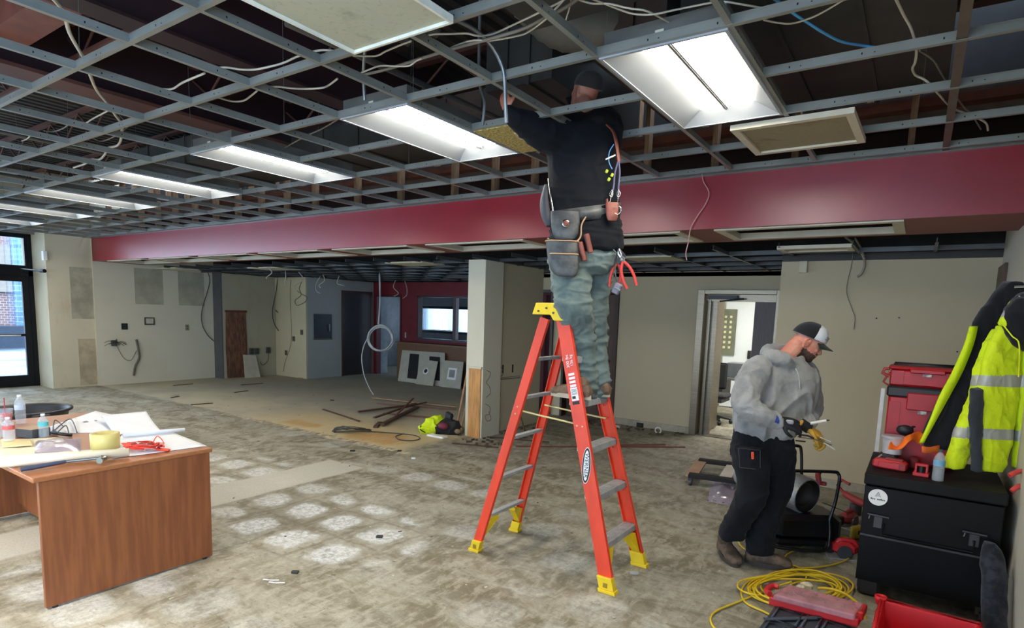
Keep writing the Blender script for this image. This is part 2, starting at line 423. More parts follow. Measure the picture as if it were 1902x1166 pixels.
# windows and door of the storefront
def glass_mat():
    s = N('window_glass'); s.base((0.9, 0.97, 1, 1)); s.rough(0.02); s.b.inputs['Transmission Weight'].default_value = 1; s.b.inputs['IOR'].default_value = 1.05
    s.b.inputs['Alpha'].default_value = 0.35
    return s.m
M_glass = glass_mat()
def storefront(name, y0, y1, z0, z1, door=False):
    t = tag(thing(name, None, None, (FX, (y0+y1)/2, z0)), kind='structure')
    m = MB(); w_ = 0.11 if door else 0.06
    m.box(FX-.03, FX+.03, y0, y0+w_, z0, z1); m.box(FX-.03, FX+.03, y1-w_, y1, z0, z1)
    m.box(FX-.028, FX+.028, y0+w_, y1-w_, z1-w_, z1); m.box(FX-.028, FX+.028, y0+w_, y1-w_, z0, z0+(0.22 if door else w_))
    if door: m.box(FX-.02, FX+.035, y0+w_, y1-w_, 0.98, 1.03)
    m.build('frame', M_black_al, t)
    g = MB(); g.box(FX-.006, FX+.006, y0+w_, y1-w_, z0+.06, z1-w_); g.build('pane', M_glass, t)
    if door:
        h = MB(); h.tube([(FX+.03, y0+.2, 1.0), (FX+.09, y0+.2, 1.0), (FX+.09, y1-.2, 1.0), (FX+.03, y1-.2, 1.0)], .014, 8); h.build('handle', M_plain_white, t)
    return t
storefront('door_1', 3.36, 4.38, 0.0, 2.14, True)
storefront('window_1', 3.36, 4.40, 2.28, 2.92)
storefront('door_2', 2.3, 3.34, 0.0, 2.14, True)
storefront('window_2', 2.3, 3.34, 2.28, 2.92)
for k in range(4): storefront('window_%d' % (k+3), -3.0+k*1.32, -1.7+k*1.32, 0.1, 2.92)
mb = MB(); mb.box(FX-.05, FX+.05, 2.28, 4.45, 2.14, 2.28); mb.box(FX-.05, FX+.05, 4.38, 4.46, 0, 2.98); mb.box(FX-.05, FX+.05, 2.24, 2.3, 0, 2.98)
mb.box(FX-.05, FX+.05, -3.0, 4.45, 2.92, 3.0); struct('trim_1', mb, M_black_al)
# outside: brick and stone shop across the lot
def brick_mat(name, c1, c2, c3, sc):
    s = N(name); g = s.n('ShaderNodeNewGeometry'); sp = s.n('ShaderNodeSeparateXYZ'); s.l(g.outputs['Position'], sp.inputs[0]); cb = s.n('ShaderNodeCombineXYZ')
    s.l(sp.outputs[1], cb.inputs[0]); s.l(sp.outputs[2], cb.inputs[1])
    b = s.n('ShaderNodeTexBrick'); s.l(cb.outputs[0], b.inputs['Vector']); b.inputs['Scale'].default_value = sc
    b.inputs['Color1'].default_value = srgb(*c1); b.inputs['Color2'].default_value = srgb(*c2); b.inputs['Mortar'].default_value = srgb(*c3)
    s.base(b.outputs[0]); s.rough(0.9); return s.m
t = thing('shop_building', 'brick and pale stone shop front seen outside through the glass door', 'building', (-26, 8, -.06))
mb = MB(); mb.box(-27, -26, 2, 7.45, 0.75, 7); mb.build('brick_wall', brick_mat('red_brick', (150, 112, 104), (120, 96, 96), (190, 190, 190), 3), t)
mb = MB(); mb.box(-27, -25.9, 7.45, 20, 0.5, 7); mb.build('stone_wall', brick_mat('blue_gray_stone', (112, 156, 196), (84, 124, 168), (150, 180, 205), 1.4), t)
mb = MB(); mb.box(-27, -25.8, 2, 20, -0.06, 0.75); mb.build('dark_base', mat('dark_stone_base', (60, 70, 84), rough=0.9), t)
mb = MB(); mb.box(-26, -25.85, 2, 7.4, 1.9, 3.5); mb.build('shutter_panel', mat('tan_shutter', (150, 140, 130), rough=0.8), t)
mb = MB()
for k in range(10): mb.bbox((-21.5+random.uniform(-.3, .3), 2+k*1.3, 0.0), (1.2, 1.35, random.uniform(.12, .3)), ch=.08)
tag(mb.build('snow_bank', mat('plowed_snow', (225, 236, 245), rough=0.9, bump=0.5, bscale=6)), 'low bank of plowed snow along the lot outside the glass door', 'snow', kind='stuff')

# --- red wall at the back, with doorway and interior window
YR = 11.15
mb = MB(); mb.box(-12.1, -11.98, YR, YR+.12, 0, 2.43); mb.box(-11.08, -10.48, YR, YR+.12, 0, 2.43); mb.box(-11.98, -11.08, YR, YR+.12, 2.08, 2.43)
mb.box(-10.48, -7.4, YR, YR+.12, 2.08, 2.43); mb.box(-10.48, -7.4, YR, YR+.12, 0, 1.03); mb.box(-7.4, -4.0, YR, YR+.12, 0, 2.43)
struct('wall_back', mb, M_red_dark)
mb = MB(); mb.box(-12.0, -11.96, YR-.02, YR+.14, 0, 2.1); mb.box(-11.1, -11.06, YR-.02, YR+.14, 0, 2.1); mb.box(-11.96, -11.1, YR-.02, YR+.14, 2.06, 2.1); struct('trim_doorway_back', mb, mat('maroon_trim', (84, 24, 30), rough=.5))
mb = MB(); mb.box(-10.5, -10.46, YR-.02, YR+.14, 1.0, 2.1); mb.box(-9.34, -9.24, YR-.01, YR+.1, 1.03, 2.08); mb.box(-8.3, -8.22, YR-.01, YR+.1, 1.03, 2.08); mb.box(-10.5, -7.4, YR-.03, YR+.2, 0.99, 1.04); mb.box(-10.5, -7.4, YR-.02, YR+.14, 2.06, 2.1)
struct('window_8', mb, mat('dark_interior_sash', (58, 26, 30), rough=.4))
mb = MB(); mb.box(-10.46, -7.4, YR+.055, YR+.062, 1.04, 2.06); struct('window_9', mb, M_glass)
mb = MB(); mb.box(-10.85, -7.2, YR-.36, YR-.006, 0.0, 0.9, 0); mb.box(-10.88, -7.2, YR-.40, YR-.006, 0.9, 0.935, 1)
for k in range(3): mb.box(-10.2+k*1.1, -10.19+k*1.1, YR-.365, YR-.3, 0.05, 0.88, 1)
tag(mb.build('service_counter', [mat('brown_plywood_front', (104, 72, 44), rough=.6, scale=(1, 1, 6)), mat('counter_edge', (120, 82, 50), rough=.5)]), 'low brown wooden counter under the interior window of the red wall', 'counter')
# back office beyond
YB = 14.0; M_office = mat('office_wall_bluegray', (150, 158, 164), rough=.8)
mb = MB(); mb.box(-15, -12.86, YB, YB+.15, 0, 3.2); mb.box(-12.86, -7, YB, YB+.15, 1.82, 3.2); mb.box(-12.86, -7, YB, YB+.15, 0, 1.12); mb.box(-9.8, -7, YB, YB+.15, 1.1, 1.84)
struct('wall_office_back', mb, M_office)
mb = MB(); mb.box(-13.7, -13.5, YR+.12, YB, 0, 3.2); mb.box(-12.2, -12.08, YR+.1, YR+.5, 0, 3.2); struct('wall_office_left', mb, M_office)
mb = MB(); mb.box(-4.9, -4.75, YR+.12, YB, 0, 3.2); struct('wall_office_right', mb, M_office)
mb = MB(); mb.box(-15, -4, YR+.12, YB+.2, 2.9, 3.0); struct('ceiling_office', mb, M_office)
mb = MB(); mb.box(-12.9, -9.8, YB-.06, YB+.04, 1.06, 1.13); mb.box(-12.9, -9.8, YB-.06, YB+.04, 1.8, 1.88); mb.box(-12.92, -12.84, YB-.06, YB+.04, 1.06, 1.88); mb.box(-11.68, -11.58, YB-.06, YB+.04, 1.1, 1.82); mb.box(-10.42, -10.36, YB-.06, YB+.04, 1.1, 1.82)
struct('window_10', mb, mat('dark_window_frame', (40, 44, 48), rough=.5))
t = thing('neighbor_building', 'pale corrugated building seen through the small back office window', 'building', (-15, 19.5, -.1))
mb = MB(); mb.box(-19, -14.7, 19.5, 20, -.1, 5); mb.build('siding', mat('pale_blue_siding', (196, 214, 230), rough=.8, emit=None), t)
mb = MB(); mb.box(-14.7, -8, 19.5, 20, -.1, 5); mb.build('stone_wall', brick_mat('teal_stone', (90, 170, 200), (130, 190, 210), (60, 120, 150), 2), t)

# --- wing wall (the white column) and the room behind the ladder
mb = MB(); mb.box(-5.15, -4.86, 6.46, 6.88, 0, 2.43); struct('column_wing_wall', mb, M_cream)
mb = MB(); mb.box(-5.09, -4.885, 6.44, 6.47, 0.0, 0.98, 0); mb.box(-5.10, -4.87, 6.43, 6.47, .96, .985, 1)
tag(mb.build('pine_board', [mat('bare_pine_board', (188, 134, 72), rough=.55, scale=(8, 1, .8), vscale=4, var=.25), M_cream]), 'orange wooden board exposed on the foot of the white column', 'board')
mb = MB(); mb.box(-5.15, -4.95, 6.88, 8.1, 0, 2.43); struct('wall_wing', mb, M_beige)
mb = MB(); mb.box(-5.0, -4.94, 6.875, 6.905, 0, 2.43); struct('trim_wing_gap', mb, mat('dark_gap', (48, 44, 38), rough=.8))
mb = MB(); mb.box(-6.85, -5.62, 8.9, 9.02, 0, 2.43); mb.box(-5.62, -5.22, 8.9, 9.02, 2.12, 2.43); mb.box(-5.22, -4.98, 8.9, 9.02, 0, 2.43); mb.box(-4.98, -4.02, 8.9, 9.02, 2.12, 2.43)
mb.box(-4.02, -2.7, 8.9, 9.02, 0, 2.43); mb.box(-2.7, -1.6, 8.9, 9.02, 2.12, 2.43); mb.box(-1.6, -1.2, 8.9, 9.02, 0, 2.43)
struct('wall_rear', mb, M_beige)
mb = MB(); mb.box(-1.29, 0.9, 7.01, 7.15, 0, 2.43); mb.box(-1.29, -1.17, 7.15, 8.9, 0, 2.43); struct('wall_rear_right', mb, M_beige)
mb = MB(); mb.box(.56, .9, -5.4, 7.01, 2.99, 4.2); struct('wall_right_plenum', mb, mat('plenum_shade_wall', (40, 34, 32), rough=.9, var=.3))  # upper wall darkened in its colour for the unlit plenum
mb = MB(); mb.box(.56, .9, .3, 7.01, 0, 2.99); mb.box(.56, .9, -5.4, -4.4, 0, 2.99); mb.box(.56, .9, -4.4, .3, 0, 1.0); mb.box(.56, .9, -4.4, .3, 2.8, 2.99); struct('wall_right', mb, wall_mat('painted_wall_right', (196, 188, 170), grime=.15))
mb = MB(); mb.box(-15, .9, -5.4, -5.2, 0, .6); mb.box(-15, .9, -5.4, -5.2, 2.8, 4.2); mb.box(-15, -8, -5.4, -5.2, .6, 2.8); mb.box(0, .9, -5.4, -5.2, .6, 2.8); struct('wall_front', mb, M_cream)
mb = MB(); mb.box(-3.98, -2.74, 8.87, 8.9, 0, .1); mb.box(-1.29, .56, 6.985, 7.01, 0, .09); struct('baseboard_rear', mb, mat('dusty_vinyl_base', (168, 160, 142), rough=.6, var=.2))
mb = MB(); mb.box(-7.5, -1.2, 8.9, 8.905, 2.36, 2.42); mb.box(-1.29, .56, 7.0, 7.01, 2.37, 2.44); struct('trim_wall_angle', mb, mat('dark_wall_angle', (52, 50, 46), rough=.6))
# doors
def slab_door(name, x0, x1, y, z1, ang, m, knob=True, fr=None):
    t = tag(thing(name, None, None, (x0, y, 0), ang), kind='structure')
    d = MB(); d.box(0, x1-x0, -.022, .022, .012, z1); d.build('door_leaf', m, t, bevel=.003, local=True)
    if knob:
        k = MB(); k.lathe([(.012, 0), (.012, .03), (.028, .04), (.03, .055), (.02, .07), (.004, .072)], n=14, T=Matrix.Translation((x1-x0-.07, -.02, 1.0)) @ Matrix.Rotation(pi/2, 4, 'X')); k.build('knob', mat('dark_bronze', (50, 42, 34), rough=.3, metal=.8), t, local=True)
    return t
M_walnut = mat('dark_walnut_veneer', (74, 50, 34), rough=.45, scale=(14, 14, 1), vscale=3, var=.3)
slab_door('door_3', -4.92, -4.1, 8.97, 2.08, 0.0, M_walnut)
slab_door('door_4', -5.6, -5.25, 9.3, 2.08, 0.0, mat('maroon_door', (80, 30, 34), rough=.5), False)
mb = MB(); mb.box(-5.00, -4.96, 8.86, 9.04, 0, 2.15); mb.box(-4.06, -4.00, 8.86, 9.04, 0, 2.15); mb.box(-4.96, -4.06, 8.86, 9.04, 2.1, 2.15); mb.box(-5.64, -5.6, 8.86, 9.04, 0, 2.15); mb.box(-5.25, -5.2, 8.86, 9.04, 0, 2.15); mb.box(-5.6, -5.25, 8.86, 9.04, 2.1, 2.15)
struct('trim_doorframe_dark', mb, mat('dark_brown_doorframe', (62, 44, 34), rough=.5))
mb = MB(); mb.box(-12.12, -12.07, 10.08, 10.13, 0, 2.17); mb.box(-12.12, -12.07, 11.03, 11.08, 0, 2.17); mb.box(-12.12, -12.07, 10.13, 11.03, 2.12, 2.17); struct('trim_closet_frame', mb, mat('closet_frame_brown', (70, 48, 36), rough=.5))
t = tag(thing('door_5', None, None, (-12.1, 10.13, 0)), kind='structure'); mb = MB(); mb.box(-12.11, -12.08, 10.13, 11.03, 0.01, 2.12); mb.build('door_leaf', mat('charcoal_door', (46, 44, 46), rough=.5), t, bevel=.003)
# stainless door surround with the lit office beyond
M_steel = mat('brushed_stainless', (128, 118, 102), rough=.34, metal=.9, var=.12, scale=(1, 1, 14), vscale=5)
mb = MB(); mb.box(-2.74, -2.64, 8.84, 9.06, 0, 2.16); mb.box(-1.66, -1.56, 8.84, 9.06, 0, 2.16); mb.box(-2.64, -1.66, 8.84, 9.06, 2.10, 2.16); struct('trim_steel_frame', mb, M_steel, bevel=.004)
t = tag(thing('door_6', None, None, (-2.62, 9.0, 0)), kind='structure')
mb = MB(); mb.box(-2.62, -2.58, 8.98, 9.75, .01, 2.02, 0); mb.box(-2.58, -2.5, 9.05, 9.12, .01, 2.02, 0); mb.box(-2.62, -1.68, 9.0, 9.06, 2.0, 2.1, 0); mb.build('door_leaf', M_steel, t)
mb = MB(); mb.box(-2.62, -2.2, 8.92, 8.99, 2.03, 2.09); mb.tube([(-2.3, 8.94, 2.05), (-2.1, 8.9, 2.04), (-2.45, 8.97, 2.0)], .012, 6); mb.build('door_closer', mat('black_closer', (26, 24, 24), rough=.4), t)
t = tag(thing('door_7', None, None, (-1.98, 9.07, 0)), kind='structure')
mb = MB(); mb.box(-1.98, -1.6, 9.07, 9.11, .01, 2.09); mb.build('door_leaf', mat('dark_walnut_leaf', (66, 44, 32), rough=.4, scale=(10, 10, 1), vscale=4, var=.3), t)
M_lit = mat('office_white_wall', (232, 234, 228), rough=.8, var=.02)
mb = MB(); mb.box(-4.0, .2, 12.6, 12.7, 0, 2.9); mb.box(-4.1, -4.0, 9.02, 12.7, 0, 2.9); mb.box(.1, .2, 9.02, 12.7, 0, 2.9); mb.box(-4.1, .2, 9.02, 12.7, 2.7, 2.8); struct('wall_office_lit', mb, M_lit)
mb = MB(); mb.box(-3.2, -2.36, 12.2, 12.24, 0.02, 2.15); struct('door_8', mb, mat('white_office_door', (222, 228, 230), rough=.4, var=.02))
mb = MB(); mb.box(-2.35, -2.27, 12.1, 12.3, 0, 2.25); struct('trim_office_gold', mb, mat('golden_oak_trim', (196, 142, 44), rough=.5))
# doorway threshold
mb = MB(); mb.box(-2.66, -1.64, 8.86, 9.06, 0.0, 0.012); struct('trim_threshold', mb, M_steel)

# --- soffit (red fascia) with cut-outs for lights in its underside
YS0, YS1, ZS, ZT = 5.2, 6.12, 2.49, 2.985
mb = MB(); mb.box(-13.64, .56, YS0, YS0+.02, ZS, ZT); struct('beam_fascia_red', mb, M_red)
cut = [(-1.51-1.655*k, -0.19-1.655*k) for k in range(8)]
mb = MB(); xs = .56; yA, yB = 5.27, 5.93
mb.box(-13.64, .56, YS0+.02, yA, ZS, ZS+.02); mb.box(-13.64, .56, yB, YS1, ZS, ZS+.02)
bk = MB(); bk.box(-13.64, .56, YS1-.02, YS1, ZS+.02, 3.4); struct('wall_soffit_back', bk, mat('dark_brown_backing', (56, 32, 24), rough=.85, var=.2))
for a, b in cut: mb.box(b, xs, yA, yB, ZS, ZS+.02); xs = a
mb.box(-13.64, xs, yA, yB, ZS, ZS+.02); struct('trim_soffit_underside', mb, M_soffit)
M_frame = mat('cream_light_frame', (206, 198, 176), rough=.5, var=.06)
for k, (a, b) in enumerate(cut):
    mb = MB(); e = .055
    for x0, x1, y0, y1 in ((a-.02, b+.02, yA-.02, yA+e), (a-.02, b+.02, yB-e, yB+.02), (a-.02, a+e, yA+e, yB-e), (b-e, b+.02, yA+e, yB-e)): mb.box(x0, x1, y0, y1, ZS-.012, ZS+.0)
    for x0, x1, y0, y1 in ((a+.03, b-.03, yA+.03, yA+.04), (a+.03, b-.03, yB-.04, yB-.03), (a+.03, a+.04, yA+.03, yB-.03), (b-.04, b-.03, yA+.03, yB-.03)): mb.box(x0, x1, y0, y1, ZS, ZS+.045)
    o = mb.build('light_opening_frame', M_frame)
    tag(o, 'empty cream light frame in the red soffit, %s' % (['nearest the right wall', 'second from the right wall', 'third from the right wall', 'fourth from the right, above the white column', 'fifth from the right wall', 'sixth from the right wall', 'seventh from the right wall', 'farthest, near the left wall'][k]), 'light frame', 'empty light frames along the soffit')
mb = MB(); mb.box(-13.64, .56, 5.38, 5.84, 3.3, 3.36); struct('ceiling_soffit_void', mb, mat('rust_brown_sheathing', (96, 50, 34), rough=.8, var=.25))

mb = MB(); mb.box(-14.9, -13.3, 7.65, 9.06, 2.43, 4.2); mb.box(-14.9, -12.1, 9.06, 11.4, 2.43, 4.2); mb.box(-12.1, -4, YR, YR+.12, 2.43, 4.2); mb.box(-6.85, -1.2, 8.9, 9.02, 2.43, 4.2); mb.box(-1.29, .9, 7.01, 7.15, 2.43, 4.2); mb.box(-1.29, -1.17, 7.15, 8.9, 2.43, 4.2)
struct('wall_plenum_rear', mb, mat('plenum_shade_rear', (30, 28, 26), rough=.95, var=.3))  # dark boxes over the rear walls carry the plenum's shade as colour
# --- roof deck and steel above the grid
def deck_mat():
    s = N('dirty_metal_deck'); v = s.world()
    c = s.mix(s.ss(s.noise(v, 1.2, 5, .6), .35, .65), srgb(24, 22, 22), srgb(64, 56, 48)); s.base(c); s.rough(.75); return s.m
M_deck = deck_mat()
mb = MB(); ny = 60
def ribs(x0, x1, y0, y1, z, pitch=.15, dep=.04):
    k = int((x1-x0)/pitch); prof = []
    for i in range(k):
        a = x0+i*pitch; prof += [(a, z), (a+.06, z), (a+.08, z+dep), (a+.13, z+dep)]
    prof.append((x1, z))
    return prof
pf = ribs(-14.9, .9, 0, 0, 4.05)
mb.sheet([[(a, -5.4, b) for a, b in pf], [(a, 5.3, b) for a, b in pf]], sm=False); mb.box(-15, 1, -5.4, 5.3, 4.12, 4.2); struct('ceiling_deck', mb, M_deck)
pf = ribs(-14.9, .9, 0, 0, 3.42)
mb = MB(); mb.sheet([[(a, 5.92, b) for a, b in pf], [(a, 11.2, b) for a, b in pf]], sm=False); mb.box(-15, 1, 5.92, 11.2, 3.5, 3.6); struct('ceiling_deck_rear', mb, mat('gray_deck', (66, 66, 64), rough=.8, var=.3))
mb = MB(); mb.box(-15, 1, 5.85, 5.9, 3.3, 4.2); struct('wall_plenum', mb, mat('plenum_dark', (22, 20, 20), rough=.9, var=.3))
# ============================================================ CEILING GRID
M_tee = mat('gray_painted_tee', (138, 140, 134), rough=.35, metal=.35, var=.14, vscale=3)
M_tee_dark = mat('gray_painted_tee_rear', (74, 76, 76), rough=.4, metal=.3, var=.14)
M_slot = mat('tee_slots', (22, 22, 24), rough=.9, var=0)
GX0, GY0, ZG, U = -0.765, 2.644, 2.925, 0.61
def tee(mb, p0, p1, h=.044, fl=.026, up=True):
    """inverted T between two points at the flange underside"""
    p0, p1 = V3(p0), V3(p1); d = (p1-p0); L = d.length; d.normalize(); n = V3((-d.y, d.x, 0)); z = V3((0, 0, 1))
    def bx(a0, a1, z0, z1, m=0, s0=0.0, s1=None):
        s1_ = L if s1 is None else s1
        vs = [p0+d*s+n*a+z*q for q in (z0, z1) for a in (a0, a1) for s in (s0, s1_)]
        mb.add(vs, [(0, 2, 3, 1), (4, 5, 7, 6), (0, 1, 5, 4), (2, 6, 7, 3), (0, 4, 6, 2), (1, 3, 7, 5)], m)
    bx(-fl/2, fl/2, 0, .0015); bx(-.002, .002, .0015, h); bx(-.0035, .0035, h-.008, h)
    if up:
        s = .12
        while s < L-.05:
            bx(-.0028, .0028, .018, .027, 1, s, s+.006); bx(-.0028, .0028, .018, .022, 1, s+.05, s+.056); s += .3048
cg = thing('ceiling_grid', 'gray metal grid of the stripped drop ceiling over the main room', 'ceiling grid', (-7, 2.6, ZG))
ys = [GY0+U*k for k in range(-6, 5)]
for j, y in enumerate(ys):
    if abs(y-GY0-U) < .01:      # this line stops at every light
        ends = [.54]+[e for k in range(7) for e in (GX0-U*3*k, GX0-U*(3*k+1))]+[-14.3]
        for a, b in zip(ends[::2], ends[1::2]):
            mb = MB(); tee(mb, (b, y, ZG), (a, y, ZG)); mb.build('runner', [M_tee, M_slot], cg)
        continue
    mb = MB(); tee(mb, (-14.35, y, ZG), (.54, y, ZG)); mb.build('runner', [M_tee, M_slot], cg)
fix = [3*k for k in range(7)]
for i in range(0, 23):
    x = GX0-U*i
    mb = MB(); tee(mb, (x, GY0-U*6, ZG+.001), (x, GY0+U*4, ZG+.001)); mb.build('cross_tee', [M_tee, M_slot], cg)
mb = MB(); mb.box(-13.64, .56, 5.19, 5.2, ZG, ZG+.03); mb.box(-13.64, .56, 5.17, 5.2, ZG-.002, ZG); mb.box(.55, .56, -1, 5.2, ZG, ZG+.03); mb.build('wall_angle', M_tee, cg)
# hanger wires
mb = MB()
for i in range(-1, 22, 2):
    for j in range(-4, 4, 2):
        x, y = GX0-U*i+.05, GY0+U*j; mb.cyl((x, y, ZG+.03), (x+random.uniform(-.06, .06), y+random.uniform(-.05, .05), 4.04), .0018, n=4)
mb.build('hanger_wire', mat('galvanised_wire', (110, 108, 104), rough=.5, metal=.5), cg)
# rear grid under the lower ceiling
ZR = 2.42
rg = thing('ceiling_grid', 'lower gray metal ceiling grid over the rear area behind the red soffit', 'ceiling grid', (-6, 8, ZR))
for k in range(1, 8):
    y = 6.12+U*k
    x0 = -13.6 if y < 7.6 else (-13.28 if y < 9 else -12.08); x1 = .54 if y < 7.0 else (-1.3 if y < 8.9 else -5.2)
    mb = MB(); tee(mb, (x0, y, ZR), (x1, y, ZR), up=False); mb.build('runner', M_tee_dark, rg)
for i in range(-1, 21):
    x = -.56-U*i; y1 = 7.0 if x > -1.3 else (8.9 if x > -5.1 else 11.14)
    if x < -12.1: y1 = 9.0
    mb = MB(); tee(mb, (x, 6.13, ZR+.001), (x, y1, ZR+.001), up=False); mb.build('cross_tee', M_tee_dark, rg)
# ducts / insulation just above the rear grid: dim gray ribbed sheets
mb = MB()
for k in range(26):
    y = 6.25+k*.19; mb.box(-13.2, .4, y, y+.09, 2.86, 2.9)
tag(mb.build('metal_pan_ceiling', mat('dusty_pan_metal', (42, 44, 44), rough=.6, metal=.4, var=.2)), 'dusty ribbed metal strips above the rear ceiling grid', 'ribbed metal', kind='stuff')

# ------------------------------------------------------------ troffer lights
M_refl = mat('white_enamel_reflector', (152, 158, 164), rough=.35, var=.03, vscale=4)
def lens(name, strength):
    s = N(name); s.base((1, 1, 1, 1)); s.b.inputs['Emission Color'].default_value = (1.0, 0.91, 0.77, 1); s.b.inputs['Emission Strength'].default_value = strength; s.rough(.5); return s.m
M_lens = lens('lit_diffuser_lens', 26.0)
def troffer():
    """2x4 recessed fixture: local x = short side, y = long side, z down opening at 0"""
    t = thing('ceiling_light', 'x', 'light fixture', (0, 0, 0), group='recessed white ceiling lights in a row')
    hw, hl = .295, .60; e = .014
    m = MB()
    for x0, x1, y0, y1 in ((-hw, hw, -hl, -hl+e), (-hw, hw, hl-e, hl), (-hw, -hw+e, -hl+e, hl-e), (hw-e, hw, -hl+e, hl-e)): m.box(x0, x1, y0, y1, -.004, .012)
    m.build('frame', M_refl, t, local=True)
    iw, il, wx, wl, zt = hw-e, hl-e, .148, .50, .075
    r = MB()
    # slanted side reflectors, slanted ends, curved centre
    r.add([(-iw, -il, 0), (-iw, il, 0), (-wx, wl, zt), (-wx, -wl, zt)], [(0, 1, 2, 3)])
    r.add([(iw, -il, 0), (iw, il, 0), (wx, wl, zt), (wx, -wl, zt)], [(3, 2, 1, 0)])
    r.add([(-iw, -il, 0), (iw, -il, 0), (wx, -wl, zt), (-wx, -wl, zt)], [(3, 2, 1, 0)])
    r.add([(-iw, il, 0), (iw, il, 0), (wx, wl, zt), (-wx, wl, zt)], [(0, 1, 2, 3)])
    r.build('reflector', M_refl, t, local=True)
    h = MB(); h.box(-iw, iw, -il, il, .105, .115); h.box(-iw, -iw+.004, -il, il, .012, .105); h.box(iw-.004, iw, -il, il, .012, .105); h.box(-iw, iw, -il, -il+.004, .012, .105); h.box(-iw, iw, il-.004, il, .012, .105)
    h.box(-.16, .16, -.3, .3, .115, .15); h.build('housing', mat('galvanised_housing', (120, 120, 116), rough=.5, metal=.6), t, local=True)
    for sx in (-1, 1):
        l = MB(); n = 6; rows = []
        for k in range(n+1):
            a = k/n; x = sx*(.012+a*(wx-.012)); z = zt-.006-.007*sin(pi*a)
            rows.append([(x, -wl, z), (x, wl, z)])
        if sx > 0: rows = [r_[::-1] for r_ in rows]
        l.sheet(rows, .004); l.build('diffuser', M_lens, t, local=True)
    b = MB(); b.box(-.012, .012, -wl, wl, zt-.03, zt-.004); b.box(-.005, .005, -wl, wl, zt-.034, zt-.03); b.build('centre_bar', mat('silver_centre_bar', (170, 172, 176), rough=.35, metal=.7), t, local=True)
    clip = MB(); clip.box(-.02, .02, hl-.002, hl+.01, .02, .06); clip.box(-.02, .02, -hl-.01, -hl+.002, .02, .06); clip.build('clip', mat('clip_metal', (190, 186, 170), rough=.5), t, local=True)
    return t
tl = ['large lit ceiling light nearest the camera, right of the worker on the ladder',
      'lit ceiling light just left of the worker on the ladder, second in the row',
      'third lit ceiling light in the row, above the middle of the red soffit',
      'fourth lit ceiling light in the row toward the glass door',
      'fifth lit ceiling light in the row, third from the far end',
      'sixth lit ceiling light in the row, next to last before the shop front',
      'farthest ceiling light in the row, right above the shop front']
proto = troffer()
for k in range(7):
    M_ = Matrix.Translation((GX0-U*(3*k+.5), GY0+U, ZG-.004))
    if k == 0: proto.matrix_world = M_; proto['label'] = tl[0]
    else: copy_tree(proto, M=M_, label=tl[k])
# whip cables and small boxes on top of fixtures, seen at the ends
# ------------------------------------------------------------ panels still hanging in the grid
def stained(name, col, st, rough=.8):
    s = N(name); v = s.coord(); c = s.mix(s.ss(s.noise(v, 3.2, 5, .6, 1.2), .52, .75), srgb(*col), srgb(*st)); c = s.mix(s.ss(s.noise(v, 40, 3, .6), .55, .7, 0, .3), c, srgb(*st)); s.base(c); s.rough(rough); return s.m
def place_panel(name, label, cat, cx, cy, z, sx, sy, th, m, R=None, rim=0, mrim=None, group=None):
    t = thing(name, label, cat, M=Matrix.Translation((cx, cy, z)) @ (R or Matrix.Identity(4)), group=group)
    a = MB(); a.bbox((0, 0, th/2), (sx-rim*1.2, sy-rim*1.2, th)); a.build('panel', m, t, local=True)
    if rim:
        b = MB()
        for q in ((-sx/2, sx/2, -sy/2, -sy/2+rim), (-sx/2, sx/2, sy/2-rim, sy/2), (-sx/2, -sx/2+rim, -sy/2+rim, sy/2-rim), (sx/2-rim, sx/2, -sy/2+rim, sy/2-rim)): b.box(*q, -.014, th*.9)
        b.build('frame', mrim or m, t, local=True)
    return t
# big stained fissured tile near the camera (2 x 4 ft)
place_panel('ceiling_tile', 'large off-white ceiling tile with gray stains still in the grid, at the top of the view', 'ceiling tile', -2.007, 2.018-.62, ZG-.012, .60, 1.21, .018,
            stained('stained_ceiling_tile', (172, 172, 152), (116, 114, 98)), rim=.012, mrim=mat('tile_edge_white', (214, 214, 200), rough=.6))
# framed beige light panel hanging at the soffit side
place_panel('ceiling_panel', 'beige framed ceiling panel with rusty marks hanging beside the nearest light', 'ceiling panel', -.747, 4.255, ZG-.02, .675, .66, .02,
            stained('beige_stained_panel', (148, 138, 110), (104, 84, 58)), rim=.045, mrim=M_frame, R=rotz(radians(-1)))
# yellow fibre tile beside the second light
place_panel('ceiling_tile', 'yellowish flecked fibre ceiling tile beside the arm of the worker on the ladder', 'ceiling tile', GX0-U*2.64, 3.56, ZG-.006, .43, .58, .02,
            mat('flecked_yellow_fibre', (196, 178, 112), rough=.9, col2=(128, 108, 58), vscale=60))
mb = MB(); mb.bbox((-2.28, 3.5, ZG-.012), (.2, .14, .01), R=rotz(.3)); tag(mb.build('paper_label', mat('tan_tile_paper', (186, 168, 128), rough=.8)), 'tan paper patch stuck under the yellowish ceiling tile', 'label')
# leftover pieces in the rear grid
for k, (x, y, sx, lab) in enumerate(((-10.2, 6.9, .95, 'cream ceiling tile left in the rear grid at the far left'), (-6.4, 6.72, .75, 'cream ceiling tile left in the rear grid, left of the white column'),
                                    (-2.68, 6.86, .6, 'cream ceiling tile left in the rear grid behind the ladder'), (-13.0, 6.5, .9, 'cream ceiling tile left in the rear grid at the left wall'))):
    place_panel('cream_ceiling_tile', lab, 'ceiling tile', x, y, ZR-.006, sx, .5, .02, stained('cream_panel%d' % k, (190, 186, 160), (150, 140, 110)), group='cream tiles left in the rear ceiling')
place_panel('air_vent', 'small cream framed vent panel behind the nearest soffit opening', 'vent', -.88, 6.32, ZR+.0, .62, .34, .02, stained('vent_cream', (186, 178, 150), (140, 128, 100)), rim=.05, mrim=M_frame)
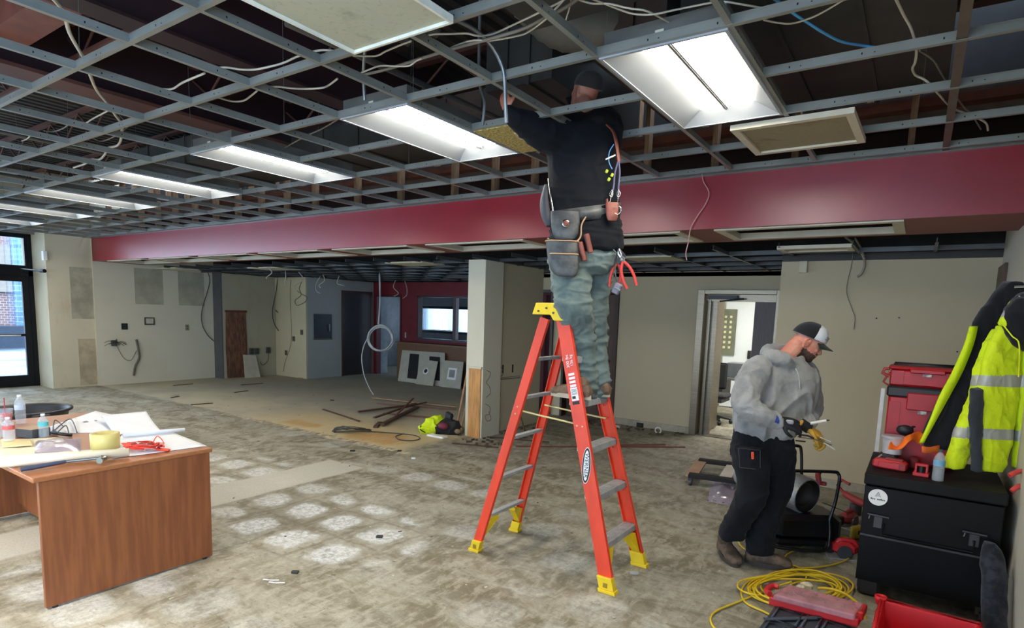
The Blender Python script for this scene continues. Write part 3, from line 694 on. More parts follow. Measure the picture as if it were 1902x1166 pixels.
# ------------------------------------------------------------ framing above the soffit
M_stud = mat('old_pine_stud', (132, 102, 74), rough=.8, var=.25, scale=(6, 6, 1)); M_rust = mat('red_oxide_steel', (92, 58, 50), rough=.6, var=.2, vscale=2); M_maroon = mat('maroon_primed_steel', (46, 24, 28), rough=.6, var=.15, vscale=1.5)
xsd = [-.18, -.95, -1.58, -2.19, -2.82, -3.40, -3.9, -4.46, -5.3, -6.06, -6.9, -7.52, -8.13, -8.73, -9.35, -9.97, -10.6, -11.2, -11.8, -12.5, -13.1]
proto = None
sf = thing('soffit_framing', 'row of wooden studs and dark plates framing the top of the red soffit', 'framing', (-6.5, 5.25, ZT))
mb = MB(); mb.box(-13.64, .55, 5.21, 5.30, ZT-.04, ZT); mb.build('plate', mat('dark_plate', (70, 60, 50), rough=.8, var=.2), sf)
for x in xsd:
    mb = MB(); mb.box(x-.02, x+.02, 5.27, 5.36, ZT, 4.04); mb.build('stud', M_stud, sf)
mb = MB(); mb.box(-13.6, .5, 5.5, 5.54, 3.25, 3.42); mb.box(-13.6, .5, 5.26, 5.36, 3.9, 4.0); mb.build('blocking', mat('dark_blocking', (82, 66, 54), rough=.8, var=.2), sf)
# second row of ragged studs deeper in
dk = thing('rear_framing', 'second dim row of studs deeper above the soffit', 'framing', (-6.5, 5.75, 3.36))
for k in range(20):
    x = -.5-k*.66; mb = MB(); mb.box(x-.02, x+.02, 5.72, 5.8, 3.36, 4.04); mb.build('stud', M_stud, dk)
# steel girder: primed web with rust-red flange, along the room's depth
g = thing('steel_girder', 'maroon primed steel girder with a pinkish flange above the grid, left side', 'girder', (-6.15, 2.5, 3.5))
mb = MB(); mb.box(-6.32, -6.0, -5.2, 5.26, 3.50, 3.53); mb.build('flange', M_rust, g)
mb = MB(); mb.box(-6.175, -6.145, -5.2, 5.26, 3.53, 4.04); mb.build('web', M_maroon, g)
g = thing('steel_girder', 'dark maroon steel girder above the grid between the second and third lights', 'girder', (-4.2, 2.5, 3.5))
mb = MB(); mb.box(-4.22, -4.18, -5.2, 5.26, 3.42, 4.04); mb.build('web', M_maroon, g)
mb = MB(); mb.box(-4.3, -4.1, -5.2, 5.26, 3.41, 3.43); mb.build('flange', M_maroon, g)
g = thing('roof_beam', 'rust red timber beam crossing at the upper left corner above the grid', 'beam', (-5.2, 2.0, 3.75))
mb = MB(); mb.box(-6.0, -4.3, 1.62, 1.86, 3.62, 3.9); mb.build('beam', mat('red_oxide_beam', (120, 70, 60), rough=.6, var=.15), g)
# pipes running with the depth, above the grid
for k, (x, y0, z, r, lab) in enumerate(((-7.6, -1, 3.3, .02, 'straight gray conduit above the grid near the upper left corner'), (-9.2, -2, 3.35, .025, 'gray conduit above the grid farther left'), (-3.1, 2.2, 3.3, .022, 'gray conduit above the second ceiling light'), (-10.8, -2, 3.4, .02, 'thin conduit above the grid near the shop front'))):
    mb = MB(); mb.cyl((x, y0, z), (x+.1, 5.26, z+.02), r, n=8); tag(mb.build('conduit_pipe', mat('dull_conduit', (112, 110, 106), rough=.45, metal=.5)), lab, 'pipe', 'conduits above the grid')
# open-web joists running across (along x)
def joist(y, z0, z1, x0, x1, lab):
    t = thing('roof_joist', lab, 'joist', ((x0+x1)/2, y, z0), group='open web roof joists')
    a = MB(); a.box(x0, x1, y-.04, y+.04, z0, z0+.03); a.box(x0, x1, y-.04, y+.04, z1-.03, z1); a.build('chord', M_rust, t)
    b = MB(); n = int((x1-x0)/.42); p = [(x0+k*(x1-x0)/n, y, z0+.03 if k % 2 else z1-.03) for k in range(n+1)]
    for k in range(n): b.cyl(p[k], p[k+1], .012, n=5, cap=False)
    b.build('web_bar', M_rust, t)
for k, (y, lab) in enumerate(((2.25, 'open web roof joist nearest the camera above the grid'), (3.3, 'second open web roof joist above the row of lights'), (4.35, 'open web roof joist nearest the red soffit'), (1.1, 'open web roof joist above the stained ceiling tile'))):
    joist(y, 3.68, 4.03, -14.8, .5, lab)
# sheet metal ducts at the right and around
M_duct = mat('dusty_sheet_metal', (66, 66, 62), rough=.5, metal=.4, var=.25, vscale=2); M_duct2 = mat('brown_gray_duct', (80, 66, 60), rough=.5, metal=.3, var=.2)
def duct(x0, x1, y0, y1, z0, z1, m, lab):
    a = MB(); a.box(x0, x1, y0, y1, z0, z1)
    for k in range(1, 3):
        xx = x0+(x1-x0)*k/3; a.box(xx-.012, xx+.012, y0-.015, y1+.015, z0-.015, z1+.01)
    tag(a.build('air_duct', m), lab, 'duct', 'sheet metal ducts above the grid')
duct(-1.15, .0, 3.1, 4.9, 3.25, 3.75, M_duct, 'wide dusty sheet metal duct above the grid at the right, beyond the nearest light')
duct(-1.9, -1.3, 3.3, 5.0, 3.35, 3.8, M_duct2, 'brownish sheet metal duct above the nearest light')
duct(-2.75, -2.2, 3.6, 5.1, 3.3, 3.7, M_duct, 'gray duct box above the worker on the ladder')
duct(-4.05, -2.85, 4.2, 5.05, 3.3, 3.6, M_duct2, 'flat brownish duct above the second ceiling light')
duct(-6.0, -4.35, 4.3, 5.1, 3.35, 3.6, M_duct, 'flat gray duct between the second and third ceiling lights')
duct(-9.3, -6.6, 3.9, 5.1, 3.4, 3.7, M_duct, 'long flat gray duct above the third and fourth ceiling lights')
mb = MB(); mb.box(-1.7, -1.15, 2.2, 2.6, 3.1, 3.4); tag(mb.build('junction_box', M_duct), 'gray metal box above the near end of the nearest light', 'metal box')
# flexible duct
mb = MB(); pts = catmull([(-2.1, 3.1, 3.6), (-1.95, 3.3, 3.45), (-1.6, 3.45, 3.42), (-1.4, 3.9, 3.5)], 12)
mb.tube(pts, [.13+.008*(k % 2) for k in range(len(pts))], 14); tag(mb.build('flexible_duct', mat('gray_flex_duct', (96, 94, 88), rough=.6)), 'fat flexible duct behind the head of the worker on the ladder', 'duct')
for k in range(3):
    mb = MB(); x = -2.75+k*.11; mb.cyl((x, 2.5, 3.35), (x+.1, 2.72, 3.3), .035, n=10); tag(mb.build('pipe_stub', M_duct), ['left', 'middle', 'right'][k]+' of three short pipe stubs above the stained tile', 'pipe', 'short pipe stubs')
# bent conduits coming down to the worker
M_cond = mat('gray_emt_conduit', (124, 128, 128), rough=.35, metal=.6)
cable('bent_conduit', 'gray conduit bent down in front of the worker on the ladder', [(-2.1, 1.95, 3.12), (-2.02, 2.25, 3.12), (-1.95, 2.5, 3.1), (-1.9, 2.62, 2.98), (-1.9, 2.66, 2.8), (-1.905, 2.68, 2.72)], .010, M_cond, 'conduit', k=8)
cable('bent_conduit', 'shorter gray conduit left of the bent one by the worker', [(-2.35, 3.0, 4.045), (-2.35, 3.0, 3.3), (-2.34, 3.0, 3.1), (-2.3, 3.0, 2.98), (-2.31, 3.0, 2.85)], .010, M_cond, 'conduit')
cable('bent_conduit', 'bent gray conduit above the near end of the second light', [(-2.2, 2.2, 3.55), (-2.55, 2.35, 3.4), (-2.8, 2.5, 3.15), (-2.85, 2.55, 2.95)], .010, M_cond, 'conduit')
# threaded rod drops, right side gray angle strut
mb = MB(); mb.box(.01, .05, 1.0, 5.17, 2.93, 2.99); mb.M = None
tag(mb.build('strut_channel', mat('brownish_strut', (96, 84, 76), rough=.5, metal=.3)), 'long brownish strut running toward the soffit at the upper right', 'strut')
# ------------------------------------------------------------ loose wires
M_wire = mat('white_romex', (190, 184, 170), rough=.5, var=.05); M_wire_d = mat('dusty_gray_wire', (120, 114, 104), rough=.6); M_blue = mat('blue_data_cable', (70, 150, 205), rough=.4)
W = 'loose cables above the grid'
def gcable(name, lab, px, r, m, z=3.0, cat='cable', group=W):
    rr = random.Random(len(lab)); pts = [gnd(x, y, z+.02*sin(k*1.3)) for k, (x, y) in enumerate(px)]
    cable(name, lab, pts, r, m, cat, group, k=5)
gcable('white_cable', 'thick white cable snaking down through the grid at the upper left', [(94, -8), (118, 22), (130, 63), (158, 113), (168, 141), (180, 168), (197, 189), (213, 212), (226, 232), (225, 257), (218, 270), (200, 275), (195, 286), (185, 296), (170, 296), (158, 304), (137, 311)], .0095, M_wire)
gcable('white_cable', 'white cable just below the straight conduit at the upper left', [(285, 172), (297, 166), (320, 165), (340, 153), (380, 136)], .006, M_wire)
gcable('white_cable', 'white cable sagging across the dark girder left of the stained tile', [(390, 130), (416, 125), (448, 129), (474, 129), (500, 124), (526, 117), (550, 106), (574, 98), (601, 93), (640, 97)], .0055, M_wire)
gcable('white_cable', 'white cable sagging just left of the stained tile corner', [(493, 161), (515, 161), (543, 164), (569, 165), (598, 163), (611, 158), (627, 146)], .0055, M_wire)
gcable('white_cable', 'short white loop under the middle runner at the left', [(405, 181), (431, 188), (452, 187), (466, 178), (478, 168)], .0055, M_wire)
gcable('white_cable', 'white cable emerging at the near corner of the stained tile', [(655, 103), (697, 104), (717, 95), (743, 84), (764, 76)], .0045, M_wire)
gcable('white_cable', 'upper white cable running from the stained tile toward the top edge', [(780, 72), (803, 64), (837, 63), (866, 62), (884, 66), (901, 66), (921, 61), (960, 43), (996, 26), (1042, 3), (1060, -10)], .0045, M_wire)
gcable('white_cable', 'lower white cable running from the second light toward the top edge', [(655, 142), (691, 127), (709, 122), (736, 123), (760, 122), (777, 111), (810, 101), (854, 82), (880, 75), (914, 75), (959, 67), (980, 60), (1011, 38), (1027, 22), (1050, -4)], .0045, M_wire)
gcable('gray_cable', 'thick gray cable beside the lower white one', [(670, 140), (720, 128), (790, 106), (850, 88), (910, 72), (970, 54), (1010, 34), (1050, 14), (1080, -8)], .008, M_wire_d)
gcable('white_cable', 'white cable dropping toward the near end of the nearest light', [(1060, -6), (1097, 6), (1131, 7), (1166, 15), (1200, 20), (1227, 33), (1251, 46)], .004, M_wire)
gcable('white_cable', 'white cable crossing above the nearest light along the top edge', [(1095, -4), (1131, 10), (1166, 23), (1190, 27), (1217, 26), (1251, 19), (1280, 13), (1321, 5), (1345, 3), (1383, 9), (1426, 16), (1460, 17), (1503, 10), (1545, -4)], .004, M_wire)
gcable('white_cable', 'white loop crossing behind the blue cable', [(1419, 37), (1443, 42), (1465, 44), (1486, 40), (1520, 27), (1570, -2)], .004, M_wire)
gcable('white_cable', 'thin white cable hanging by the top corner of the worker grid bay', [(1062, -5), (1058, 14), (1052, 34), (1049, 46)], .0035, M_wire)
gcable('blue_cable', 'light blue data cable at the upper right', [(1430, -8), (1451, 7), (1474, 25), (1499, 41), (1529, 60), (1563, 77), (1600, 84), (1627, 88)], .0062, M_blue, group=None)
gcable('white_cable', 'white cable hanging beside the brown strut at the upper right', [(1662, -6), (1678, 27), (1693, 55), (1702, 90), (1700, 115), (1695, 127), (1700, 139), (1714, 146), (1729, 157), (1742, 173), (1769, 200), (1802, 214), (1830, 227), (1835, 242)], .006, M_wire, z=2.99)
gcable('gray_cable', 'gray cable curving right of the brown strut at the upper right', [(1708, 94), (1733, 111), (1747, 134), (1759, 153), (1769, 170), (1791, 200), (1804, 212), (1822, 240)], .005, M_wire_d, z=3.01)
for k, (P_, wh) in enumerate((([(150, 236), (170, 222), (200, 206)], 'between the cross tees, upper left'), ([(82, 243), (100, 244), (118, 238), (128, 230)], 'left of the thick white cable'), ([(40, 262), (50, 258), (58, 250)], 'at the far left frame edge'), ([(515, 283), (540, 268), (570, 252), (600, 238), (630, 220)], 'running up to the second light'),
    ([(425, 318), (440, 312), (455, 308)], 'below the third light'), ([(178, 330), (200, 342), (225, 347), (260, 346)], 'left of the fourth light'), ([(370, 372), (390, 384), (420, 388)], 'above the far part of the soffit'), ([(160, 245), (185, 262), (215, 252), (245, 228)], 'looping by the thick white cable'))):
    gcable('white_cable', 'short pale cable '+wh, P_, .005, M_wire_d if k % 2 else M_wire)
cable('pink_wire', 'thin pinkish wire hanging over the red soffit, right of the ladder', [onY(1304, 313, 5.185), onY(1306, 335, 5.185), onY(1317, 357, 5.18), onY(1311, 378, 5.18), onY(1295, 402, 5.18), onY(1283, 424, 5.18), onY(1279, 448, 5.18), onY(1274, 470, 5.18), onY(1276, 483, 5.18)], .005, mat('pink_white_cord', (196, 150, 144), rough=.5))
# ============================================================ LADDER
M_orange = mat('orange_fiberglass', (226, 66, 34), rough=.42, var=.1, vscale=9, scale=(1, 1, .3))
M_yel = mat('yellow_plastic', (232, 196, 30), rough=.5, var=.08); M_alu = mat('ribbed_aluminium_tread', (172, 174, 174), rough=.5, metal=.3, var=.15, vscale=20)
M_cream_bar = mat('cream_spreader_bar', (206, 192, 132), rough=.5, var=.1)
M_black = mat('black_print', (20, 20, 22), rough=.5, var=0); M_whitep = mat('white_print', (236, 234, 228), rough=.5, var=0)
def text(name, body, size, M, m, parent=None, ext=.0004, align='CENTER', label=None):
    """flat lettering lying in local xy of M, facing +z"""
    cu = bpy.data.curves.new(name, 'FONT'); cu.body = body; cu.size = size; cu.extrude = ext; cu.align_x = align; cu.align_y = 'CENTER'; cu.resolution_u = 3
    o = bpy.data.objects.new(name+'_tmp', cu); C.objects.link(o); bpy.context.view_layer.update()
    me = bpy.data.meshes.new_from_object(o.evaluated_get(bpy.context.evaluated_depsgraph_get())); bpy.data.objects.remove(o)
    inv = _W[parent.name].inverted() if parent is not None else Matrix.Identity(4)
    me.transform(inv @ M); me.materials.clear(); me.materials.append(m); me.name = name
    q = bpy.data.objects.new(name, me); C.objects.link(q)
    if parent is not None: q.parent = parent; _W[q.name] = _W[parent.name].copy()
    if label: q['label'] = label
    return q
def basis(o, x, y):
    x = V3(x).normalized(); y = V3(y); y = (y-x*y.dot(x)).normalized(); z = x.cross(y); o = V3(o)
    return Matrix(((x.x, y.x, z.x, o.x), (x.y, y.y, z.y, o.y), (x.z, y.z, z.z, o.z), (0, 0, 0, 1)))
ld = thing('step_ladder', 'orange fiberglass step ladder with yellow top and feet holding the worker', 'ladder', (-1.99, 3.57, 0))
YN0, YF0, YN1, YF1 = 3.30, 3.84, 3.405, 3.745
def FR(z, s): t = z/1.72; y0, y1 = (YN0, YN1) if s < 0 else (YF0, YF1); return V3((-1.46-.275*z, y0+(y1-y0)*t, z))
def RR(z, s): t = z/1.72; y0, y1 = (YN0, YN1) if s < 0 else (YF0, YF1); return V3((-2.52+.268*z, y0+(y1-y0)*t, z))
def rail(fn, s, w_, z0, z1, name='rail'):
    """C channel: web outward, flanges inward"""
    mb = MB(); a, b = fn(z0, s), fn(z1, s); d = (b-a).normalized(); wv = V3((1, 0, 0)); wv = (wv-d*wv.dot(d)).normalized(); n = V3((0, -s, 0)); n = (n-d*n.dot(d)).normalized()
    def bar(w0, w1, n0, n1):
        vs = [p+wv*u_+n*q for p in (a, b) for q in (n0, n1) for u_ in (w0, w1)]
        mb.add(vs, [(0, 2, 3, 1), (4, 5, 7, 6), (0, 1, 5, 4), (2, 6, 7, 3), (0, 4, 6, 2), (1, 3, 7, 5)])
    bar(-w_/2, w_/2, 0, .005); bar(-w_/2, -w_/2+.006, .005, .03); bar(w_/2-.006, w_/2, .005, .03)
    return mb.build(name, M_orange, ld, bevel=.002)
for s_ in (-1, 1):
    rail(FR, s_, .092, .07, 1.72); rail(RR, s_, .066, .06, 1.70)
def foot(fn, s, w_, h):
    mb = MB(); a = fn(0, s); b = fn(h, s); q = -s
    for (z0, z1, gx, gy) in ((0.0, .022, .012, .012), (.022, h, .004, .006)):
        p0, p1 = fn(z0, s), fn(z1, s); vs = []
        for p in (p0, p1):
            for yy in (-gy*(-q), .034*q+gy*q if False else .04*q): pass
        ys0 = p0.y-.006*q-(gy*q); ys1 = p0.y+.036*q+gy*q*.3
        for p in (p0, p1):
            for y in (ys0, ys1):
                for x in (p.x-w_/2-gx, p.x+w_/2+gx): vs.append(V3((x, y, p.z)))
        if z0 == 0.0:
            for v in vs[:4]: v.z = 0.0
        mb.add(vs, [(0, 2, 3, 1), (4, 5, 7, 6), (0, 1, 5, 4), (2, 6, 7, 3), (0, 4, 6, 2), (1, 3, 7, 5)])
    f = mb.build('foot', M_yel, ld, bevel=.003)
    k = MB(); c = fn(h*.5, s)+V3((0, -.006*q-.009*q, 0)); k.bbox(c, (.03, .006, .03), ch=.002); k.build('foot_recess_shade', mat('yellow_shadow_recess', (150, 124, 24), rough=.6), f)  # raised block in darker yellow; its colour paints the recess shadow
for s_ in (-1, 1): foot(FR, s_, .092, .10); foot(RR, s_, .066, .085)
zs = [.295, .59, .885, 1.175, 1.455]
for z in zs:
    a, b = FR(z, -1), FR(z, 1); mb = MB(); x = a.x-.005; y0, y1 = a.y+.006, b.y-.006
    mb.box(x-.045, x+.045, y0, y1, z-.006, z); mb.box(x+.038, x+.045, y0, y1, z-.04, z-.006); mb.box(x-.045, x-.038, y0, y1, z-.03, z-.006)
    for k in range(6): mb.box(x-.038+k*.014, x-.034+k*.014, y0, y1, z, z+.0025)
    st = mb.build('step', M_alu, ld)
    r = MB()
    for yy in (y0+.0, y1-.0):
        q = .02 if yy == y0 else -.02
        r.tube([(x+.02, yy+q*.3, z-.07), (x+.02, yy+q*3, z-.008)], .004, 6)
    r.build('step_brace', mat('zinc_brace', (150, 150, 146), rough=.4, metal=.8), st)
for z in [.27, .565, .86, 1.15, 1.42]:
    a, b = RR(z, -1), RR(z, 1); mb = MB(); mb.box(a.x-.022, a.x+.022, a.y+.006, b.y-.006, z-.011, z+.011); mb.build('rear_rung', M_alu, ld, bevel=.003)
# top cap
mb = MB(); T = Matrix.Translation((0, 0, 0))
vs = []
for z, gx in ((1.692, .0), (1.80, -.018)):
    for y in (3.385-gx*.3, 3.765+gx*.3):
        for x in (-2.145-gx*1.2, -1.85+gx*1.2): vs.append((x, y, z))
mb.add([(-2.15, 3.385, 1.722), (-2.01, 3.385, 1.722), (-1.985, 3.385, 1.685), (-1.85, 3.385, 1.685), (-1.85, 3.765, 1.685), (-1.985, 3.765, 1.685), (-2.01, 3.765, 1.722), (-2.15, 3.765, 1.722),
        (-2.13, 3.395, 1.80), (-1.87, 3.395, 1.80), (-1.87, 3.755, 1.80), (-2.13, 3.755, 1.80)],
       [(0, 1, 9, 8), (1, 2, 3, 9), (3, 4, 10, 9), (4, 5, 6, 10), (6, 7, 11, 10), (7, 0, 8, 11), (8, 9, 10, 11), (0, 7, 6, 1), (1, 6, 5, 2), (2, 5, 4, 3)])
cap = mb.build('top_cap', M_yel, ld, bevel=.006)
mb = MB()
for x, z in ((-2.10, 1.745), (-2.04, 1.765), (-1.985, 1.735), (-1.92, 1.745)):
    mb.cyl((x, 3.388, z), (x, 3.38, z), .007, n=8)
mb.build('rivet', mat('dark_rivet', (70, 62, 40), rough=.5), cap)
# spreader bars, hinged in the middle
for s_ in (-1, 1):
    mb = MB(); a, b = FR(1.02, s_), RR(1.06, s_); q = -s_*.034; m_ = (a+b)/2+V3((-.03, 0, -.0))
    for p0, p1 in ((a, m_), (m_, b)):
        p0 = p0+V3((0, q, 0)); p1 = p1+V3((0, q*1.15, 0)); mb.tube([p0, p1], .012, 4, flat=.35)
        mb.tube([p0, p1], .013, 4, flat=.5)
    mb.build('spreader_bar', M_cream_bar, ld)
# yellow corner braces at the feet
for fn, z, s_ in ((FR, .295, -1), (FR, .295, 1), (RR, .27, -1), (RR, .27, 1)):
    q = -s_; a = fn(z-.02, s_)+V3((0, q*.15, 0)); b = fn(.09, s_)+V3((0, q*.02, 0)); c = fn(z-.06, s_)+V3((0, q*.02, 0))
    mb = MB(); w2 = .028; poly = [a, b, c]; vs = [p+V3((dx, 0, 0)) for dx in (-w2, w2) for p in (a, b, c, a+V3((0, 0, -.025)))]
    mb.add(vs, [(0, 2, 1, 3), (4, 7, 5, 6), (0, 4, 6, 2), (0, 3, 7, 4), (3, 1, 5, 7), (1, 2, 6, 5)]); mb.build('corner_brace', M_yel, ld, bevel=.004)
# rivets at the spreader
mb = MB()
for dx in (-.02, .02):
    a = FR(1.02, -1); mb.cyl(a+V3((dx, 0, 0)), a+V3((dx, -.005, 0)), .006, n=8)
for dz in (-.02, .03):
    a = RR(1.06+dz, -1); mb.cyl(a, a+V3((0, -.005, 0)), .006, n=8)
mb.build('rivets_side', mat('pale_rivet', (220, 180, 150), rough=.5), ld)
# labels on the near front rail: its outer face looks toward -y
d_ = (FR(1.6, -1)-FR(.1, -1)).normalized(); side = V3((1, 0, 0))
def onrail(z, off=.0015): return FR(z, -1)+V3((0, -off, 0))
dn = -d_
mb = MB()
def dec(z, w_, h, m, name, off=.001, par=ld, label=None):
    M_ = basis(onrail(z, off), (1, 0, 0), d_) if False else basis(onrail(z, off), side-d_*side.dot(d_), d_)
    b = MB(); b.M = M_; b.box(-w_/2, w_/2, -h/2, h/2, 0, .0006); o = b.build(name, m, par)
    if label: o['label'] = label
    return M_, o
# oval maker badge: black rim, white field, vertical lettering
M_ = basis(onrail(.775, .001), side, d_); b = MB(); b.M = M_
def oval(mb, rx, ry, z0, z1, mi):
    n = 28; mb.lathe([(1, z0), (1, z1)], n=n, mi=mi, T=Matrix.Diagonal((rx, ry, 1, 1)), sm=False)
T0 = b.M; b.M = None
for rx, ry, z0, z1, mi in ((.031, .118, 0, .0006, 1), (.029, .113, .0006, .001, 0), (.019, .098, .001, .0014, 1)):
    b.lathe([(1, z0), (1, z1)], n=32, mi=mi, T=M_ @ Matrix.Diagonal((rx, ry, 1, 1)), sm=False)
badge = b.build('maker_badge', [M_black, M_whitep], ld); badge['label'] = 'oval black and white maker badge'
text('badge_text', 'WERNER', .040, M_ @ Matrix.Translation((0, 0, .0016)) @ Matrix.Rotation(-pi/2, 4, 'Z'), M_black, badge)
M_, o = dec(1.22, .05, .085, M_whitep, 'warning_label', label='white printed instruction sticker')
b = MB(); b.M = M_
for k in range(5): b.box(-.02, .02, .03-k*.008, .033-k*.008, .0007, .001)
b.box(-.02, .005, -.03, -.012, .0007, .001); b.build('warning_print', M_black, o)
M_, o2 = dec(1.165, .05, .02, M_black, 'black_label')
for k in range(4):
    dec(1.345-k*.024, .044, .015, M_whitep, 'white_stripe'); 
text('load_rating', '300 lbs', .030, basis(onrail(1.43, .0012), d_, -side) @ Matrix.Translation((0, .012, 0)), M_whitep, ld)
text('load_rating', '136 kg', .028, basis(onrail(1.43, .0012), d_, -side) @ Matrix.Translation((0, -.016, 0)), M_whitep, ld)
# ============================================================ PEOPLE
FH = V3((_f.x, _f.y, 0)).normalized(); RH = V3((_r.x, _r.y, 0)).normalized(); UP = V3((0, 0, 1))
def fold(p, sc, seed=0.0):
    q = V3((p.x*sc[0]+seed, p.y*sc[1]-seed, p.z*sc[2]+seed*.7)); n = noise.noise(q); m = noise.noise(q*2.1+V3((5, 1, 3)))
    return (1-abs(n)*2.2)*.7+(1-abs(m)*2.2)*.3
def crease(p, sc, seed=0.0, w_=3.2):
    q = V3((p.x*sc[0]+seed, p.y*sc[1]-seed, p.z*sc[2]+seed*.7)); q += noise.noise_vector(q*.6)*.5; n = noise.noise(q)
    return max(0.0, 1-abs(n)*w_)**1.5
def blob(name, mb, voxel, mats, parent, smooth=4, wr=None, matfn=None, label=None):
    """union of the closed shapes in mb as ONE smooth surface"""
    me = bpy.data.meshes.new(name+'_raw'); me.from_pydata(mb.v, [], mb.f); me.update()
    bm = bmesh.new(); bm.from_mesh(me); bmesh.ops.remove_doubles(bm, verts=bm.verts, dist=1e-5); bmesh.ops.recalc_face_normals(bm, faces=bm.faces); bm.to_mesh(me); bm.free()
    o = bpy.data.objects.new(name+'_raw', me); C.objects.link(o)
    r = o.modifiers.new('r', 'REMESH'); r.mode = 'VOXEL'; r.voxel_size = voxel
    s = o.modifiers.new('s', 'SMOOTH'); s.factor = .5; s.iterations = smooth
    bpy.context.view_layer.update()
    m2 = bpy.data.meshes.new_from_object(o.evaluated_get(bpy.context.evaluated_depsgraph_get())); bpy.data.objects.remove(o)
    m2.name = name
    if wr:
        co = [v.co.copy() for v in m2.vertices]; nn = [v.normal.copy() for v in m2.vertices]
        for v, c_, n_ in zip(m2.vertices, co, nn): v.co = c_+n_*wr(c_)
    m2.materials.clear()
    for m in (mats if isinstance(mats, (list, tuple)) else [mats]): m2.materials.append(m)
    for p in m2.polygons:
        p.use_smooth = True; p.material_index = matfn(p.center) if matfn else 0
    inv = _W[parent.name].inverted() if parent is not None else Matrix.Identity(4)
    m2.transform(inv)
    q = bpy.data.objects.new(name, m2); C.objects.link(q)
    if parent is not None: q.parent = parent; _W[q.name] = _W[parent.name].copy()
    if label: q['label'] = label
    return q
def limb(mb, pts, r, flat=1.0, n=14, k=5):
    """tapering closed tube through pts with radii r"""
    P = catmull(pts, k); m = len(pts); R = []
    for i in range(len(P)):
        t = i/k; j = min(int(t), m-2); u = t-j; u = u*u*(3-2*u) if False else u; R.append(r[j]*(1-u)+r[j+1]*u)
    mb.tube(P, R, n, flat=flat); mb.ball(P[0], R[0]*.98, 12); mb.ball(P[-1], R[-1]*.98, 12)
def pring(px, py, D, w, d, p=2.4, tw=0.0):
    c = at(px, py, D); a = (RH*cos(tw)+FH*sin(tw))*(w/2*D/FPX); b = (FH*cos(tw)-RH*sin(tw))*(d/2); return (c, a, b, p)
def loftk(rings, k=3):
    """smooth interpolation between rings"""
    out = []; m = len(rings)
    cs = catmull([r[0] for r in rings], k); as_ = catmull([r[1] for r in rings], k); bs = catmull([r[2] for r in rings], k)
    for i in range(len(cs)): q_ = rings[min(i//k, m-1)]; out.append((cs[i], as_[i], bs[i], q_[3] if len(q_) > 3 else 2.0))
    return out
def hand(mb, w_, f_, up_, s=1.0, curl=(.9, .9, .9, .9), spread=.08, thumb=1, side=1, r0=.0085):
    """wrist w_, finger direction f_, back-of-hand normal up_; fingers curl away from up_"""
    f_ = f_.normalized(); up_ = (up_-f_*up_.dot(f_)).normalized(); a = f_.cross(up_).normalized()*side   # a: toward thumb side
    pl = .095*s; pw = .042*s
    mb.loft(loftk([(w_, a*.027*s, up_*.02*s, 2.4), (w_+f_*pl*.4, a*.038*s, up_*.0165*s, 2.6), (w_+f_*pl*.85, a*pw, up_*.014*s, 2.8), (w_+f_*pl, a*pw*.9, up_*.010*s, 2.6)]), n=14)
    ln = (.074, .082, .077, .060)
    for i in range(4):
        o = a*(pw*(.72-.48*i)); p = w_+f_*pl*.93+o; ang = (1.5-i)*spread; d = (f_*cos(ang)+a*sin(ang)).normalized(); pts = [p-f_*.012*s, p]; c_ = curl[i]
        L = ln[i]*s
        for q, fr in enumerate((.45, .32, .26)):
            th = c_*(.45 if q == 0 else .85)*(1 if q < 2 else .7); dn = d; n2 = up_; ax = d.cross(up_).normalized(); R = Matrix.Rotation(-th, 3, ax)
            d = (R @ d).normalized(); up2 = (R @ up_).normalized(); p = p+d*L*fr; pts.append(p.copy()); up_i = up2
            up_ = up2
        up_ = (up_-f_*up_.dot(f_)); up_ = up_.normalized() if up_.length > 1e-3 else up2
        up_ = hand_up if False else _restore(f_, a, side)
        limb(mb, pts, [r0*s*1.1, r0*s*1.1, r0*s, r0*s*.9, r0*s*.78], n=8, k=2)
    t0 = w_+f_*.025*s+a*.026*s; t1 = t0+(f_*.6+a*.75-up_*.25).normalized()*.040*s; t2 = t1+(f_*.9+a*.15-up_*.45*thumb).normalized()*.034*s; t3 = t2+(f_*.85-a*.25-up_*.6*thumb).normalized()*.024*s
    limb(mb, [t0, t1, t2, t3], [.013*s, .011*s, .0098*s, .008*s], n=8, k=2)
def _restore(f_, a, side):
    return (a*side).cross(f_).normalized()
